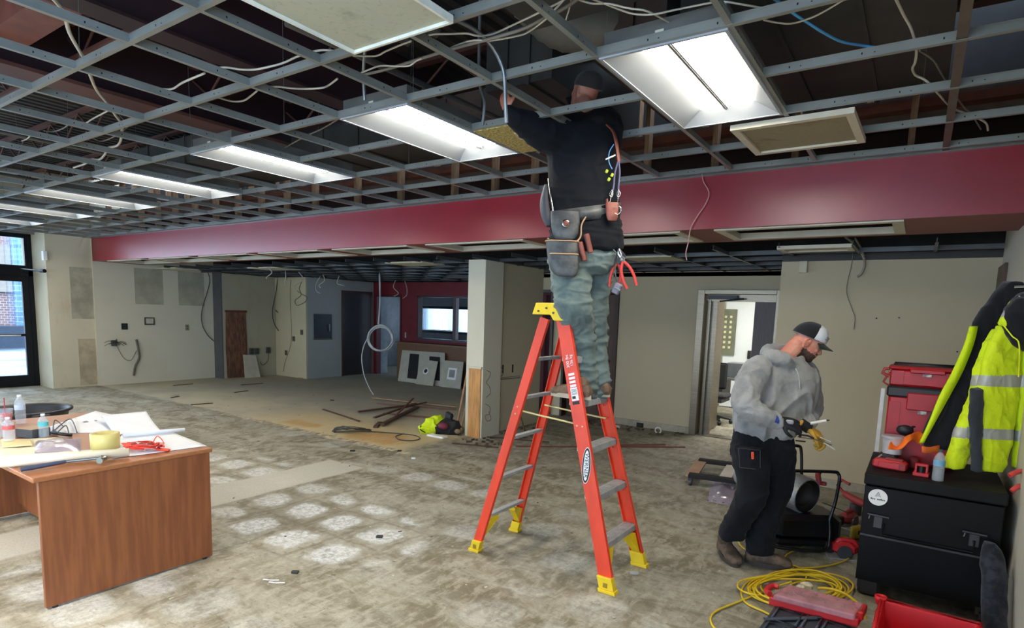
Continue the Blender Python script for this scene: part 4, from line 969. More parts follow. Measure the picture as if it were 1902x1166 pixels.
def head(mb, c, fwd, up, s=1.0):
    """adds skull, face and ears; c = between the ears"""
    fwd = fwd.normalized(); up = (up-fwd*up.dot(fwd)).normalized(); lf = up.cross(fwd).normalized()
    P = lambda x, y, z: c+(fwd*x+lf*y+up*z)*s
    R = [(-.118, .066, .020, .020), (-.108, .055, .042, .036), (-.085, .038, .062, .052), (-.055, .022, .078, .063), (-.025, .012, .087, .069), (.01, .004, .094, .073), (.045, -.002, .098, .076), (.08, -.006, .090, .070), (.105, -.008, .066, .052), (.118, -.01, .03, .024)]
    mb.loft(loftk([(P(x, 0, z), fwd*hd*s, lf*hw*s, 2.15) for z, x, hd, hw in R]), n=24)
    mb.loft([(P(.088, 0, .018), fwd*.008*s, lf*.008*s), (P(.100, 0, -.004), fwd*.012*s, lf*.010*s), (P(.108, 0, -.028), fwd*.017*s, lf*.016*s), (P(.098, 0, -.038), fwd*.014*s, lf*.017*s)], n=10)     # nose
    mb.ball(P(.115, 0, -.028), .0115*s, 10); 
    for q in (-1, 1):
        mb.ball(P(.104, q*.012, -.034), .008*s, 8)
        mb.loft([(P(.080, q*.012, .024), fwd*.012*s, up*.008*s), (P(.078, q*.05, .022), fwd*.010*s, up*.007*s)], n=8)   # brow
        mb.ball(P(.070, q*.040, -.022), (.020*s,)*3, 10)      # cheek
        # ear
        e = P(-.008, q*.074, -.008); pts = [e+(fwd*cos(t)*.017+up*sin(t)*.030)*s+lf*q*.006*s*(1+cos(t+pi)) for t in [k*2*pi/14 for k in range(14)]]
        mb.tube(pts, .0052*s, 6, closed=True); mb.ball(e, .013*s, 8); mb.ball(e-up*.026*s, .008*s, 8)
    mb.loft([(P(.093, -.02, -.058), up*.004*s, fwd*.006*s), (P(.101, 0, -.057), up*.008*s, fwd*.009*s), (P(.093, .02, -.058), up*.004*s, fwd*.006*s)], n=8)
    mb.loft([(P(.090, -.018, -.071), up*.004*s, fwd*.006*s), (P(.098, 0, -.071), up*.008*s, fwd*.009*s), (P(.090, .018, -.071), up*.004*s, fwd*.006*s)], n=8)
    mb.ball(P(.082, 0, -.098), (.020*s,)*3, 10)
    return P
def skin_mat(name, col, red):
    s = N(name); v = s.coord(); s.base(s.mix(s.ss(s.noise(v, 9, 4, .6), .4, .65), srgb(*col), srgb(*red))); s.rough(.5)
    s.b.inputs['Subsurface Weight'].default_value = .12; s.b.inputs['Subsurface Radius'].default_value = (.02, .008, .004); return s.m
def cloth(name, col, rough=.85, wv=900, var=.10, vs=5, col2=None, sheen=.2, fuzz=.25):
    s = N(name); v = s.coord(); c = srgb(*col); d = srgb(*(col2 or tuple(x*(1-var) for x in col)))
    s.base(s.mix(s.ss(s.noise(v, vs, 5, .6), .4, .65), c, d)); s.rough(rough); s.b.inputs['Specular IOR Level'].default_value = .2; s.b.inputs['Sheen Weight'].default_value = sheen
    h = s.math('ADD', s.math('MULTIPLY', s.noise(v, wv, 2, .5), fuzz), s.noise(s.coord('Object', (1, 1, 1.6)), 22, 4, .55)); s.bump(h, .35, .006); return s.m
M_skin = skin_mat('weathered_skin', (204, 146, 124), (192, 120, 100)); M_beard = mat('short_brown_beard', (92, 66, 54), rough=.9, col2=(60, 42, 36), vscale=90, bump=.6, bscale=400)
M_boot = mat('tan_work_boot', (128, 100, 76), rough=.75, col2=(92, 72, 56), vscale=14, bump=.3, bscale=90); M_sole = mat('cream_boot_sole', (184, 170, 144), rough=.8)
M_eye = mat('eye_white', (210, 200, 190), rough=.2, var=0); M_pupil = mat('eye_dark', (30, 22, 18), rough=.2, var=0)
def eyes(P, s, parent, fwd, down=.15):
    for q in (-1, 1):
        e = MB(); e.ball(P(.079, q*.032, .003), .0125*s, 12, 0); e.ball(P(.0885, q*.033, .002), .0055*s, 8, 1); e.build('eye', [M_eye, M_pupil], parent)
def boot(parent, heel, toe, ankle, s=1.0, shaft=.45, mu=None, ms=None):
    """boot from heel to toe on its sole height, shaft up to ankle"""
    d = (toe-heel); L = d.length; d = d.normalized(); a = UP.cross(d).normalized()
    up = d.cross(a); up = up if up.z > 0 else -up
    P = lambda x, y, z: heel+d*(x*L)+a*y*s+up*z*s
    m = MB()
    m.loft(loftk([(P(.0, 0, .045), a*.026*s, up*.025*s, 2.4), (P(.08, 0, .055), a*.037*s, up*.042*s, 2.5), (P(.3, 0, .06), a*.038*s, up*.046*s, 2.4), (P(.55, 0, .052), a*.043*s, up*.036*s, 2.5), (P(.8, 0, .044), a*.047*s, up*.029*s, 2.6), (P(.95, 0, .038), a*.036*s, up*.022*s, 2.4), (P(1.0, 0, .034), a*.018*s, up*.014*s, 2.2)]), n=18)
    limb(m, [P(.2, 0, .06), P(.2, 0, .09), P(.2, 0, .09).lerp(ankle, shaft)], [.040*s, .042*s, (.034 if shaft < .5 else .05)*s], n=14)
    for k in range(5):
        q = .36+k*.07; m.tube([P(q, -.024, .094-.007*k), P(q+.01, 0, .104-.008*k), P(q, .024, .094-.007*k)], .0038*s, 5)
    o = blob('boot', m, .006, mu or M_boot, parent, 2, wr=lambda p: .0016*fold(p, (30, 30, 30))+.004*crease(p, (16, 16, 28), 3))
    so = MB(); n = 22; ring = []
    for i in range(n):
        t = 2*pi*i/n; x = .5+.51*cos(t); wdt = .047*(1-.22*max(0, .5-x)*2)*(1 if x > .3 else .92); y = math.copysign(abs(sin(t))**.75, sin(t))*wdt; ring.append((x, y))
    vs = [P(x, y, -.0) for x, y in ring]+[P(x, y, .026) for x, y in ring]+[P(x, y*.96, .03) for x, y in ring]
    so.add(vs, [tuple(range(n-1, -1, -1)), tuple(range(2*n, 3*n))]+[(j*n+i, j*n+(i+1) % n, (j+1)*n+(i+1) % n, (j+1)*n+i) for j in range(2) for i in range(n)], 0, False)
    so.build('sole', ms or M_sole, o)
    return o

# ------------------------------------------------------------ worker on the ladder
D1 = 3.92
p1 = thing('person', 'person on the ladder seen from behind in black shirt and gray-green pants, reaching up', 'person', (-1.86, 3.56, 1.178))
heads = at(1088, 172, D1+.10)
fw1 = (FH*.75-RH*.55+UP*.35).normalized(); up1 = (UP-fw1*.3).normalized()
b = MB(); Ph = head(b, heads, fw1, up1, 1.0)
limb(b, [at(1086, 232, D1), at(1085, 205, D1+.03), heads-up1*.04], [.07, .058, .06])
b.loft(loftk([pring(1086, 470, D1, 108, .20), pring(1086, 400, D1, 104, .19), pring(1084, 330, D1, 108, .20), pring(1085, 262, D1, 112, .20), pring(1085, 228, D1, 80, .14)]), n=20)
for pts, r in (([(1060, 470, 3.95), (1074, 600, 3.99), (1087, 728, 4.0)], (.09, .055, .035)), ([(1112, 470, 4.05), (1105, 600, 4.09), (1110, 728, 4.1)], (.09, .055, .035)),
               ([(1030, 246, 3.88), (985, 236, 3.74), (952, 216, 3.66), (944, 204, 3.64)], (.07, .058, .04, .028)), ([(1130, 240, 4.02), (1120, 222, 4.25), (1075, 196, 4.36), (1050, 160, 4.36)], (.07, .055, .042, .028))):
    limb(b, [at(*q) for q in pts], r)
hl = at(943, 206, 3.64); hand(b, hl, (UP*.9-RH*.25+FH*.1), (-RH*.6-FH*.6), 1.0, (.8, .8, .9, 1.0), side=1)
hr = at(1050, 160, 4.36); hand(b, hr, (UP*.9-RH*.2), (FH*-.9+RH*.1), 1.0, (.5, .6, .6, .7), side=-1)
blob('body', b, .009, M_skin, p1, 3)
eyes(Ph, 1.0, p1, fw1)
# dark knit beanie
b = MB(); T = lambda x, y, z: Ph(x, y, z)
lf1 = up1.cross(fw1).normalized(); u1_ = (up1-fw1*up1.dot(fw1)).normalized()
b.loft(loftk([(Ph(-.012, 0, .028), fw1*.108, lf1*.088, 2.2), (Ph(-.012, 0, .06), fw1*.108, lf1*.087, 2.2), (Ph(-.014, 0, .10), fw1*.092, lf1*.075, 2.1), (Ph(-.018, 0, .128), fw1*.055, lf1*.047, 2), (Ph(-.018, 0, .137), fw1*.012, lf1*.012, 2)]), n=22)
blob('knit_cap', b, .008, cloth('charcoal_knit', (58, 56, 56)), p1, 2)
# black long-sleeved shirt
M_shirt1 = cloth('black_sweatshirt', (12, 16, 22), var=.2, sheen=.03)
b = MB()
b.loft(loftk([pring(1091, 466, D1, 122, .29, tw=.1), pring(1089, 440, D1, 132, .30), pring(1086, 402, D1, 128, .27), pring(1083, 350, D1, 128, .27), pring(1083, 300, D1, 132, .28), pring(1085, 262, D1, 136, .27), pring(1087, 238, D1+.02, 126, .23), pring(1087, 222, D1+.03, 92, .19), pring(1088, 212, D1+.04, 60, .16)]), n=24)
limb(b, [at(1040, 256, 3.88), at(1008, 246, 3.80), at(980, 232, 3.72), at(957, 218, 3.66), at(947, 208, 3.64)], [.122, .108, .088, .062, .040])
limb(b, [at(1125, 252, 3.97), at(1130, 232, 4.08), at(1118, 216, 4.28), at(1078, 198, 4.36), at(1055, 170, 4.36)], [.11, .09, .075, .06, .04])
# fallen hood behind the neck
limb(b, [at(1092, 224, D1-.04), at(1112, 216, D1-.07), at(1130, 222, D1-.04), at(1134, 240, D1)], [.04, .058, .058, .04])
def wr1(p):
    z = p.z; a = .005*fold(p, (5, 5, 9), 3)+.008*crease(p, (7, 7, 5), 3); low = max(0, min(1, (2.62-z)/.2)); return a+low*.010*crease(p, (3, 3, 20), 1)-.002
blob('shirt', b, .011, M_shirt1, p1, 4, wr=wr1)
# gray-green work pants with many cross folds
M_pant1 = cloth('gray_green_canvas', (104, 118, 114), col2=(88, 101, 98), vs=7, sheen=.1)
b = MB()
b.loft(loftk([pring(1083, 424, D1+.02, 106, .22), pring(1083, 445, D1, 112, .23), pring(1084, 472, D1, 124, .26), pring(1084, 496, D1, 108, .23), pring(1082, 510, D1, 70, .16)]), n=22)
L1 = [(470, 1060, 84, 3.93, .26), (500, 1060, 80, 3.92, .25), (545, 1062, 70, 3.88, .22), (578, 1067, 68, 3.87, .20), (610, 1073, 60, 3.96, .17), (645, 1078, 53, 4.0, .16), (680, 1083, 47, 4.01, .16), (712, 1086, 43, 4.01, .15), (736, 1086, 40, 4.0, .15)]
L2 = [(466, 1112, 66, 4.03, .23), (500, 1110, 64, 4.06, .23), (550, 1102, 54, 4.08, .20), (600, 1103, 48, 4.09, .19), (650, 1104, 44, 4.1, .18), (690, 1109, 46, 4.1, .18), (715, 1110, 42, 4.1, .16), (738, 1110, 36, 4.1, .14)]
for L in (L1, L2): b.loft(loftk([pring(x, y, D, w_, d_) for y, x, w_, D, d_ in L]), n=20)
def wrp(p):
    z = p.z; k = 1.0+.8*max(0, 1-abs(z-1.62)/.22)+1.3*max(0, 1-abs(z-1.26)/.16)
    return .004*k*fold(p, (4.5, 4.5, 15), 2)+.011*k*crease(p, (5, 5, 13), 2)+.006*crease(p, (10, 10, 20), 7)-.005
blob('pants', b, .0082, M_pant1, p1, 3, wr=wrp)
# boots on the fourth step
boot(p1, V3((-1.715, 3.445, 1.182)), V3((-2.02, 3.47, 1.182)), V3((-1.79, 3.45, 1.32)))
boot(p1, V3((-1.69, 3.68, 1.182)), V3((-1.99, 3.66, 1.182)), V3((-1.765, 3.675, 1.32)))

# ------------------------------------------------------------ tool belt with suspenders and pouches
M_leath = mat('worn_black_leather', (46, 48, 50), rough=.5, col2=(84, 86, 84), vscale=9, bump=.25, bscale=70); M_brown = mat('brown_leather', (120, 62, 48), rough=.5, var=.25, vscale=12, bump=.2, bscale=80)
M_chrome = mat('chrome_hardware', (190, 190, 190), rough=.2, metal=1, var=.05); M_tan = mat('tan_trim', (176, 140, 104), rough=.6)
tb = thing('tool_belt', 'worn leather tool belt with suspenders and pouches on the worker on the ladder', 'tool belt', tuple(at(1086, 400, D1)))
def wrap(px0, py0, px1, py1, w_, hgt, D, d_, z=0, n=24, a0=-pi, a1=0.0, mi=0, th=.005):
    """strip around the near side of an elliptical torso; angles run left to right"""
    rows = [[], []]
    for i in range(n+1):
        t = i/n; an = a0+(a1-a0)*t; cx = (px0+px1)/2; rx = (px1-px0)/2
        x = cx+rx*cos(an); y = py0+(py1-py0)*(x-px0)/max(1, px1-px0); dd = D+(d_/2)*sin(an)
        c = at(x, y, dd)
        for k in (0, 1): rows[k].append(c+UP*(hgt/2 if k == 0 else -hgt/2))
    return rows
b = MB(); b.sheet(wrap(1019, 405, 1153, 388, 0, .085, D1, .31)[::-1], .006); b.build('belt', M_leath, tb)
def pouch(name, cx, cy, D, w_, h_, d_, m, par, lean=0.0, trim=None, flap=False, label=None):
    b = MB(); T = lambda x, y, q: at(cx+x, cy+y, D)+(-FH)*q
    K = D/FPX; rings = []
    for t, ws, ds in ((0, 1.0, 1.0), (.35, 1.0, 1.0), (.75, .9, .9), (.95, .72, .6), (1.0, .55, .35)):
        rings.append((at(cx+lean*t, cy-h_/2+h_*t, D), RH*(w_*ws/2*K), FH*(d_*ds/2), 3.2))
    b.loft(loftk(rings, 2), n=20); o = b.build(name, m, par)
    if label: o['label'] = label
    if trim:
        k = MB(); r0 = rings[0]; pts = [r0[0]+r0[1]*1.03*math.copysign(abs(cos(t))**.62, cos(t))+r0[2]*1.03*math.copysign(abs(sin(t))**.62, sin(t)) for t in [2*pi*i/24 for i in range(24)]]
        k.tube(pts, .0045, 6, closed=True); k.build('pouch_trim', trim, o)
    return o
p_ = pouch('upper_pouch', 1050, 419, D1-.16, 54, 52, .06, M_leath, tb)
b = MB(); c = at(1051, 415, D1-.20); b.M = basis(c, RH, UP); 
b.lathe([(.0245, 0), (.0245, .004), (.017, .005)], n=24, mi=0); b.lathe([(.018, .005), (.016, .007), (.002, .0075)], n=20, mi=1); b.M = None
b.build('round_emblem', [M_chrome, M_brown], p_)
pouch('main_pouch', 1044, 480, D1-.17, 60, 62, .13, M_leath, tb, 5, M_tan)
pouch('front_pouch', 1048, 493, D1-.25, 50, 42, .05, M_leath, tb, 4, M_tan)
b = MB(); b.tube(catmull([at(1088, 403, D1-.17), at(1080, 418, D1-.19), at(1078, 440, D1-.2), at(1064, 452, D1-.22), at(1030, 462, D1-.2), at(1018, 460, D1-.15)], 5), .005, 6); b.build('stitched_edge', M_tan, tb)
for x, y, l_, lab in ((1081, 470, .12, 'brown'), (1093, 455, .13, 'dark')):
    b = MB(); a0 = at(x-4, y-20, D1-.20); a1 = at(x+4, y+14, D1-.19); b.tube([a0, (a0+a1)/2, a1], .026, 8, flat=.7); b.build('tool_holster', M_brown, tb)
# side bag on the left hip
b = MB(); b.loft(loftk([(at(1014, 345, D1-.02), RH*.012, FH*.05, 3), (at(1011, 372, D1-.02), RH*.028, FH*.07, 3), (at(1014, 400, D1-.02), RH*.032, FH*.07, 3), (at(1020, 420, D1-.02), RH*.018, FH*.05, 3)]), n=14); b.build('side_bag', mat('gray_nylon_bag', (66, 68, 74), rough=.7), tb)
b = MB(); b.tube(catmull([at(1019, 332, D1-.12), at(1022, 360, D1-.15), at(1026, 385, D1-.16), at(1028, 405, D1-.17)], 4), .006, 6); b.build('suspender_clip', M_chrome, tb)
# suspenders: right edge, dark red leather over the shoulder then webbing with clips
b = MB(); b.tube(catmull([at(1128, 232, D1-.10), at(1140, 246, D1-.145), at(1146, 272, D1-.15), at(1150, 300, D1-.14)], 6), [.016]*19, 8, flat=.35); b.build('suspender', M_brown, tb)
for dx, lab in ((-5, 0), (4, 1)):
    b = MB(); b.tube(catmull([at(1149, 296, D1-.14), at(1147+dx, 322, D1-.15), at(1145+dx, 345, D1-.15), at(1143+dx*1.4, 365, D1-.15)], 5), .006, 6); b.build('suspender', mat('purple_gray_webbing', (92, 88, 120), rough=.7), tb)
    b = MB(); pts = catmull([at(1144+dx*1.4, 352, D1-.16), at(1142+dx*1.5, 368, D1-.16), at(1139+dx*1.8, 384, D1-.16)], 4); b.tube(pts, .0035, 6)
    b.tube([at(1143+dx*1.5+3*cos(t), 360+6*sin(t), D1-.165) for t in [k*pi/5 for k in range(10)]], .0022, 5, closed=True); b.build('clip_hook', M_chrome, tb)
b = MB(); b.tube(catmull([at(1135, 392, D1-.16), at(1129, 380, D1-.17), at(1127, 370, D1-.165)], 4), .011, 8, flat=.5); b.build('leather_tab', M_brown, tb)
pouch('tape_holster', 1137, 393, D1-.165, 24, 34, .03, M_brown, tb)
b = MB(); b.tube(catmull([at(1140, 384, D1-.19), at(1150, 383, D1-.2), at(1154, 390, D1-.2), at(1148, 398, D1-.19), at(1142, 396, D1-.19)], 5), .003, 6); b.build('key_ring', M_chrome, tb)
# blue and yellow items clipped on the suspender
b = MB(); b.tube(catmull([at(1140, 268, D1-.17), at(1132, 282, D1-.18), at(1131, 300, D1-.18), at(1137, 314, D1-.17)], 6), .003, 6); tag(b.build('blue_cord', mat('light_blue_cord', (96, 160, 220), rough=.5), tb))
b = MB(); b.tube([at(1125, 296, D1-.18), at(1143, 288, D1-.18)], .005, 6); b.build('white_pen', M_whitep, tb)
b = MB()
for x, y in ((1127, 318), (1137, 325), (1131, 333)): b.bbox(at(x, y, D1-.17), (.016, .012, .022), ch=.003, R=Matrix.Rotation(.5, 3, 'Y'))
b.build('yellow_tags', mat('fluor_yellow_tag', (200, 214, 60), rough=.6), tb)
# pliers hanging off the right hip
def pliers(name, lab, c, a0, s, jaw, grip, D):
    t = thing(name, lab, 'pliers', tuple(c))
    T = basis(c, RH, UP) @ Matrix.Rotation(a0, 4, 'Z')
    q = MB(); q.M = T
    q.tube([(0, .02*s, 0), (.008*s, .05*s, 0), (.002, .075*s, 0)], [.012*s, .010*s, .004*s], 6, flat=.7); q.tube([(0, .02*s, 0), (-.008*s, .05*s, 0), (-.002, .075*s, 0)], [.012*s, .010*s, .004*s], 6, flat=.7); q.cyl((0, .02*s, -.009), (0, .02*s, .009), .014*s, n=12); q.build('jaws', jaw, t)
    for sg in (-1, 1):
        q = MB(); q.M = T; q.tube(catmull([(0, .01*s, 0), (sg*.022*s, -.03*s, 0), (sg*.03*s, -.08*s, 0), (sg*.026*s, -.13*s, 0)], 5), [.008*s]*16, 8, flat=.8); q.build('handle', grip, t)
    return t
M_redgrip = mat('red_grip', (196, 60, 54), rough=.5)
pliers('pliers', 'red handled pliers hanging from the belt of the worker on the ladder', at(1158, 488, D1-.12), .38, 1.25, M_chrome, M_redgrip, D1)
pliers('cable_cutters', 'dark cutters with red grips hanging behind the pliers on the belt', at(1147, 492, D1-.06), -.12, 1.1, M_leath, M_redgrip, D1)
b = MB(); b.bbox(at(1146, 536, D1-.1), (.05, .03, .07), ch=.006, R=Matrix.Rotation(.45, 3, 'Y')); b.bbox(at(1146, 536, D1-.12), (.052, .012, .012), ch=.003, R=Matrix.Rotation(.45, 3, 'Y')); tag(b.build('tool_clip', mat('gray_purple_plastic', (120, 116, 128), rough=.4)), 'gray plastic tool clip hanging lowest from the belt of the worker', 'tool clip')
b = MB(); b.tube(catmull([at(1138, 462, D1-.1), at(1146, 470, D1-.11), at(1156, 468, D1-.12), at(1162, 478, D1-.12)], 5), .005, 6); b.tube([at(1146, 468, D1-.1), at(1142, 500, D1-.1), at(1146, 530, D1-.1)], .004, 6); b.build('tool_lanyard', M_leath, tb)

# ------------------------------------------------------------ worker standing at the right
D2 = 4.17
p2 = thing('person', 'bearded person in gray hoodie and cap at the right, looking down at tools in gloves', 'person', tuple(gnd(1400, 1045)))
fw2 = (RH*.83-UP*.50-FH*.28).normalized(); up2 = (UP+fw2*.5).normalized(); hc = at(1500, 634, D2)
b = MB(); Ph2 = head(b, hc, fw2, up2, 1.02)
limb(b, [at(1450, 676, D2), at(1468, 656, D2), hc-up2*.045-fw2*.035], [.075, .064, .066])
b.loft(loftk([pring(1415, 810, D2, 96, .20), pring(1430, 760, D2, 100, .20), pring(1442, 715, D2, 118, .20), pring(1448, 680, D2, 90, .15)]), n=20)
for pts, r in (([(1392, 830, 4.14), (1394, 910, 4.12), (1360, 985, 4.22)], (.10, .065, .035)), ([(1436, 830, 4.22), (1434, 915, 4.2), (1411, 1010, 4.2)], (.095, .06, .038)),
               ([(1400, 690, 4.06), (1386, 750, 4.0), (1442, 780, 3.9)], (.065, .05, .024)), ([(1498, 700, 4.3), (1508, 760, 4.22), (1500, 784, 4.08)], (.065, .045, .024))):
    limb(b, [at(*q) for q in pts], r)
def mf2(c):
    q = c-hc; s_ = up2-fw2*up2.dot(fw2); s_.normalize(); x, z = q.dot(fw2), q.dot(s_)
    if q.length > .19: return 0
    n_ = noise.noise(c*60)*.008
    if z < -.050+n_+max(0, x-.02)*-.12 and x > -.012+n_ and z > -.16 and not (x > .108 and z > -.05): return 1
    if -.052 < z < -.040 and .09 < x < .104: return 1
    return 0
blob('body', b, .0062, [M_skin, M_beard], p2, 2, matfn=mf2)
eyes(Ph2, 1.02, p2, fw2)
# trucker cap: black back, pale front panel, dark green brim
lf2 = up2.cross(fw2).normalized(); uu = (up2-fw2*up2.dot(fw2)).normalized()
cap2 = thing('cap', None, None) if False else None
M_capb = cloth('black_cap_cloth', (26, 26, 30)); M_capw = cloth('pale_gray_cap_front', (214, 218, 224)); M_brim = cloth('dark_green_brim', (30, 42, 38))
b = MB(); rows = []; nr, nc_ = 18, 90
for i in range(nr):
    t = i/(nr-1); r_ = cos(t*pi/2*.98); z = .028+.105*sin(t*pi/2)**.9
    rows.append([Ph2(-.008+.110*r_*cos(a), .088*r_*sin(a), z+.016*cos(a)*(1-t)) for a in [2*pi*k/nc_ for k in range(nc_+1)]])
b.sheet(rows, -.004)
o = b.build('cap', [M_capb, M_capw], p2)
for pl in o.data.polygons:
    c = _W[p2.name] @ pl.center; x = (c-hc).dot(fw2)
    pl.material_index = 1 if x > .008 else 0
b = MB(); rows = []
for i in range(6):
    t = i/5; row = []
    for k in range(13):
        a = -1.0+2.0*k/12; rr_ = .100+t*.078*(1-.25*(a/1.0)**2); row.append(Ph2(-.006+rr_*cos(a)*1.0, .088*sin(a)*(1+t*.06), .036-.010*t-.034*(a*a)*(.5+.5*t)))
    rows.append(row)
b.sheet(rows, .004); b.build('cap_brim', M_brim, o)
b = MB(); b.tube([Ph2(-.008+.111*cos(a), .089*sin(a), .028+.016*cos(a)) for a in [1.0+(2*pi-2.0)*k/20 for k in range(21)]], .0035, 5); b.build('cap_band', mat('gray_cap_band', (120, 124, 126), rough=.8), o)
b = MB(); e = Ph2(.099, .036, .068); b.M = basis(Ph2(.092, -.036, .072), (fw2*.35-lf2*-.0+uu*-.0+lf2*.9)*1.0, uu); b.M = basis(Ph2(.088, -.052, .074), fw2*.62+lf2*.78, uu)
for k, (x0, x1, y) in enumerate(((-.018, .018, .01), (-.012, .014, .002), (-.02, .02, -.007))): b.box(x0, x1, y-.002, y+.002, 0, .0015)
b.build('cap_emblem', mat('gray_thread', (84, 84, 88), rough=.9), o)
# hoodie
def hoodie_mat():
    s = N('heather_gray_fleece'); v = s.coord(); c = s.mix(s.ss(s.noise(v, 7, 5, .6), .38, .66), srgb(152, 152, 150), srgb(122, 122, 120)); c = s.mix(s.ss(s.noise(v, 420, 2, .6), .4, .7, 0, .4), c, srgb(96, 96, 98)); s.base(c); s.rough(.95); s.b.inputs['Sheen Weight'].default_value = .3
    s.bump(s.math('ADD', s.math('MULTIPLY', s.noise(v, 500, 2, .5), .2), s.noise(v, 26, 4, .5)), .3, .006); return s.m
b = MB()
b.loft(loftk([pring(1416, 812, D2, 104, .27, tw=-.1), pring(1423, 796, D2, 122, .31), pring(1432, 770, D2, 136, .32), pring(1441, 740, D2, 142, .31), pring(1445, 712, D2, 144, .30), pring(1446, 690, D2, 138, .28), pring(1450, 672, D2, 100, .23), pring(1456, 660, D2, 64, .19)]), n=26)
limb(b, [at(1404, 688, 4.08), at(1392, 718, 4.03), at(1386, 748, 3.98), at(1404, 768, 3.93), at(1430, 777, 3.90), at(1446, 782, 3.89)], [.105, .10, .093, .078, .062, .05])
limb(b, [at(1492, 694, 4.28), at(1502, 728, 4.27), at(1506, 760, 4.22), at(1502, 780, 4.12), at(1499, 788, 4.06)], [.10, .085, .075, .06, .046])
# hood bunched round the neck
limb(b, [at(1434, 652, D2+.06), at(1424, 656, D2-.03), at(1440, 662, D2-.11), at(1466, 672, D2-.11), at(1484, 684, D2-.06)], [.045, .055, .05, .04, .025])
limb(b, [at(1434, 652, D2+.06), at(1456, 650, D2+.12), at(1484, 676, D2+.08)], [.045, .05, .03])
def wrh(p):
    arm = max(0, min(1, 1-(p-at(1400, 765, 3.95)).length/.16)); low = max(0, min(1, (1.0-p.z)/.15))
    return .004*fold(p, (5, 5, 6), 4)+.020*crease(p, (6, 6, 3.5), 4)*(1-arm)+.022*arm*crease(p, (10, 10, 17), 9)+.006*low*crease(p, (14, 14, 3), 2)+.004*crease(p, (14, 14, 10), 7)-.013
hd = blob('hoodie', b, .0095, hoodie_mat(), p2, 3, wr=wrh)
b = MB(); b.tube(catmull([at(1478, 684, D2-.13), at(1484, 700, D2-.15), at(1486, 722, D2-.15)], 4), .003, 6); b.build('drawstring', mat('gray_cord', (176, 176, 172), rough=.8), hd)
# pants
M_pant2 = cloth('black_carpenter_canvas', (18, 21, 26), col2=(12, 14, 18), sheen=.05)
b = MB()
b.loft(loftk([pring(1416, 796, D2, 100, .25), pring(1416, 822, D2, 110, .28), pring(1417, 848, D2, 104, .27), pring(1417, 868, D2, 84, .23), pring(1417, 880, D2, 46, .14)]), n=22)
A1 = [(826, 1391, 64, 4.12, .26), (860, 1394, 62, 4.10, .24), (900, 1399, 56, 4.08, .21), (925, 1394, 54, 4.09, .20), (960, 1375, 48, 4.15, .19), (982, 1362, 46, 4.2, .18), (998, 1358, 44, 4.22, .17)]
A2 = [(830, 1438, 70, 4.22, .26), (870, 1439, 66, 4.21, .25), (905, 1437, 60, 4.19, .22), (940, 1428, 56, 4.19, .20), (975, 1418, 50, 4.2, .19), (1005, 1411, 48, 4.2, .18), (1026, 1410, 46, 4.2, .17)]
for L in (A1, A2): b.loft(loftk([pring(x, y, D, w_, d_) for y, x, w_, D, d_ in L]), n=20)
pz = blob('pants', b, .010, M_pant2, p2, 3, wr=lambda p: .004*fold(p, (5, 5, 9), 6)+.009*crease(p, (6, 6, 8), 6)+.008*max(0, 1-abs(p.z-.17)/.18)*crease(p, (6, 6, 20), 1)-.003)
b = MB(); q = at(1398, 846, 3.975); b.M = basis(q, RH, UP) @ Matrix.Rotation(.12, 4, 'Z'); b.bbox((0, 0, 0), (.018, .05, .008), ch=.003); b.build('orange_marker', mat('bright_orange_plastic', (235, 84, 50), rough=.5), pz)
b = MB()
for x0, y0, x1, y1 in ((1372, 832, 1412, 836), (1372, 832, 1374, 868), (1412, 836, 1412, 872), (1374, 868, 1412, 872)): b.tube([at(x0, y0, 3.985), at((x0+x1)/2, (y0+y1)/2, 3.975), at(x1, y1, 3.985)], .0025, 5)
b.build('pocket_seam', mat('charcoal_seam', (58, 62, 68), rough=.9), pz)
# boots
g1 = gnd(1352, 1040); g2 = gnd(1398, 1040)
M_boot2 = mat('brown_hiking_boot', (112, 92, 74), rough=.8, col2=(78, 64, 54), vscale=16, bump=.35, bscale=90); M_sole2 = mat('dark_sole', (64, 56, 50), rough=.8)
boot(p2, V3((-1.08, 4.47, .0)), V3((-.90, 4.22, .0)), at(1352, 984, 4.25), 1.16, .85, mu=M_boot2, ms=M_sole2)
boot(p2, V3((-.88, 4.37, .0)), V3((-.58, 4.42, .0)), at(1408, 1008, 4.22), 1.16, .8, mu=M_boot2, ms=M_sole2)
# gloves: black on the near hand, yellow palm on the far one
M_gblack = mat('black_work_glove', (26, 28, 34), rough=.7, var=.2, vscale=20, bump=.3, bscale=120); M_gblue = mat('blue_cuff', (40, 62, 130), rough=.7); M_gyel = mat('yellow_leather_glove', (190, 146, 52), rough=.7, var=.2, vscale=14, bump=.3, bscale=90)
b = MB(); w0 = at(1449, 781, 3.885); fdir = (RH*.93-UP*.27-FH*.05).normalized(); limb(b, [w0-fdir*.03, w0], [.034, .03])
hand(b, w0, fdir, (UP*.55-FH*.8), 1.12, (.55, .6, .7, .85), side=1, r0=.0105)
gl = blob('glove', b, .0045, M_gblack, p2, 2)
b = MB(); b.tube([w0-fdir*.045, w0-fdir*.012], .0385, 14); b.build('glove_cuff', M_gblue, gl)
b = MB(); b.bbox(w0+fdir*.055+(UP*.55-FH*.8).normalized()*.021, (.05, .02, .028), ch=.006); b.build('glove_badge', mat('gray_glove_print', (150, 150, 155), rough=.7), gl)
b = MB(); w1 = at(1498, 793, 4.04); fd = (RH*.86-UP*.52-FH*.0).normalized(); limb(b, [w1-fd*.03, w1], [.034, .03])
hand(b, w1, fd, (UP*.75+RH*.45-FH*.35), 1.3, (1.0, 1.05, 1.1, 1.15), side=1, r0=.0115)
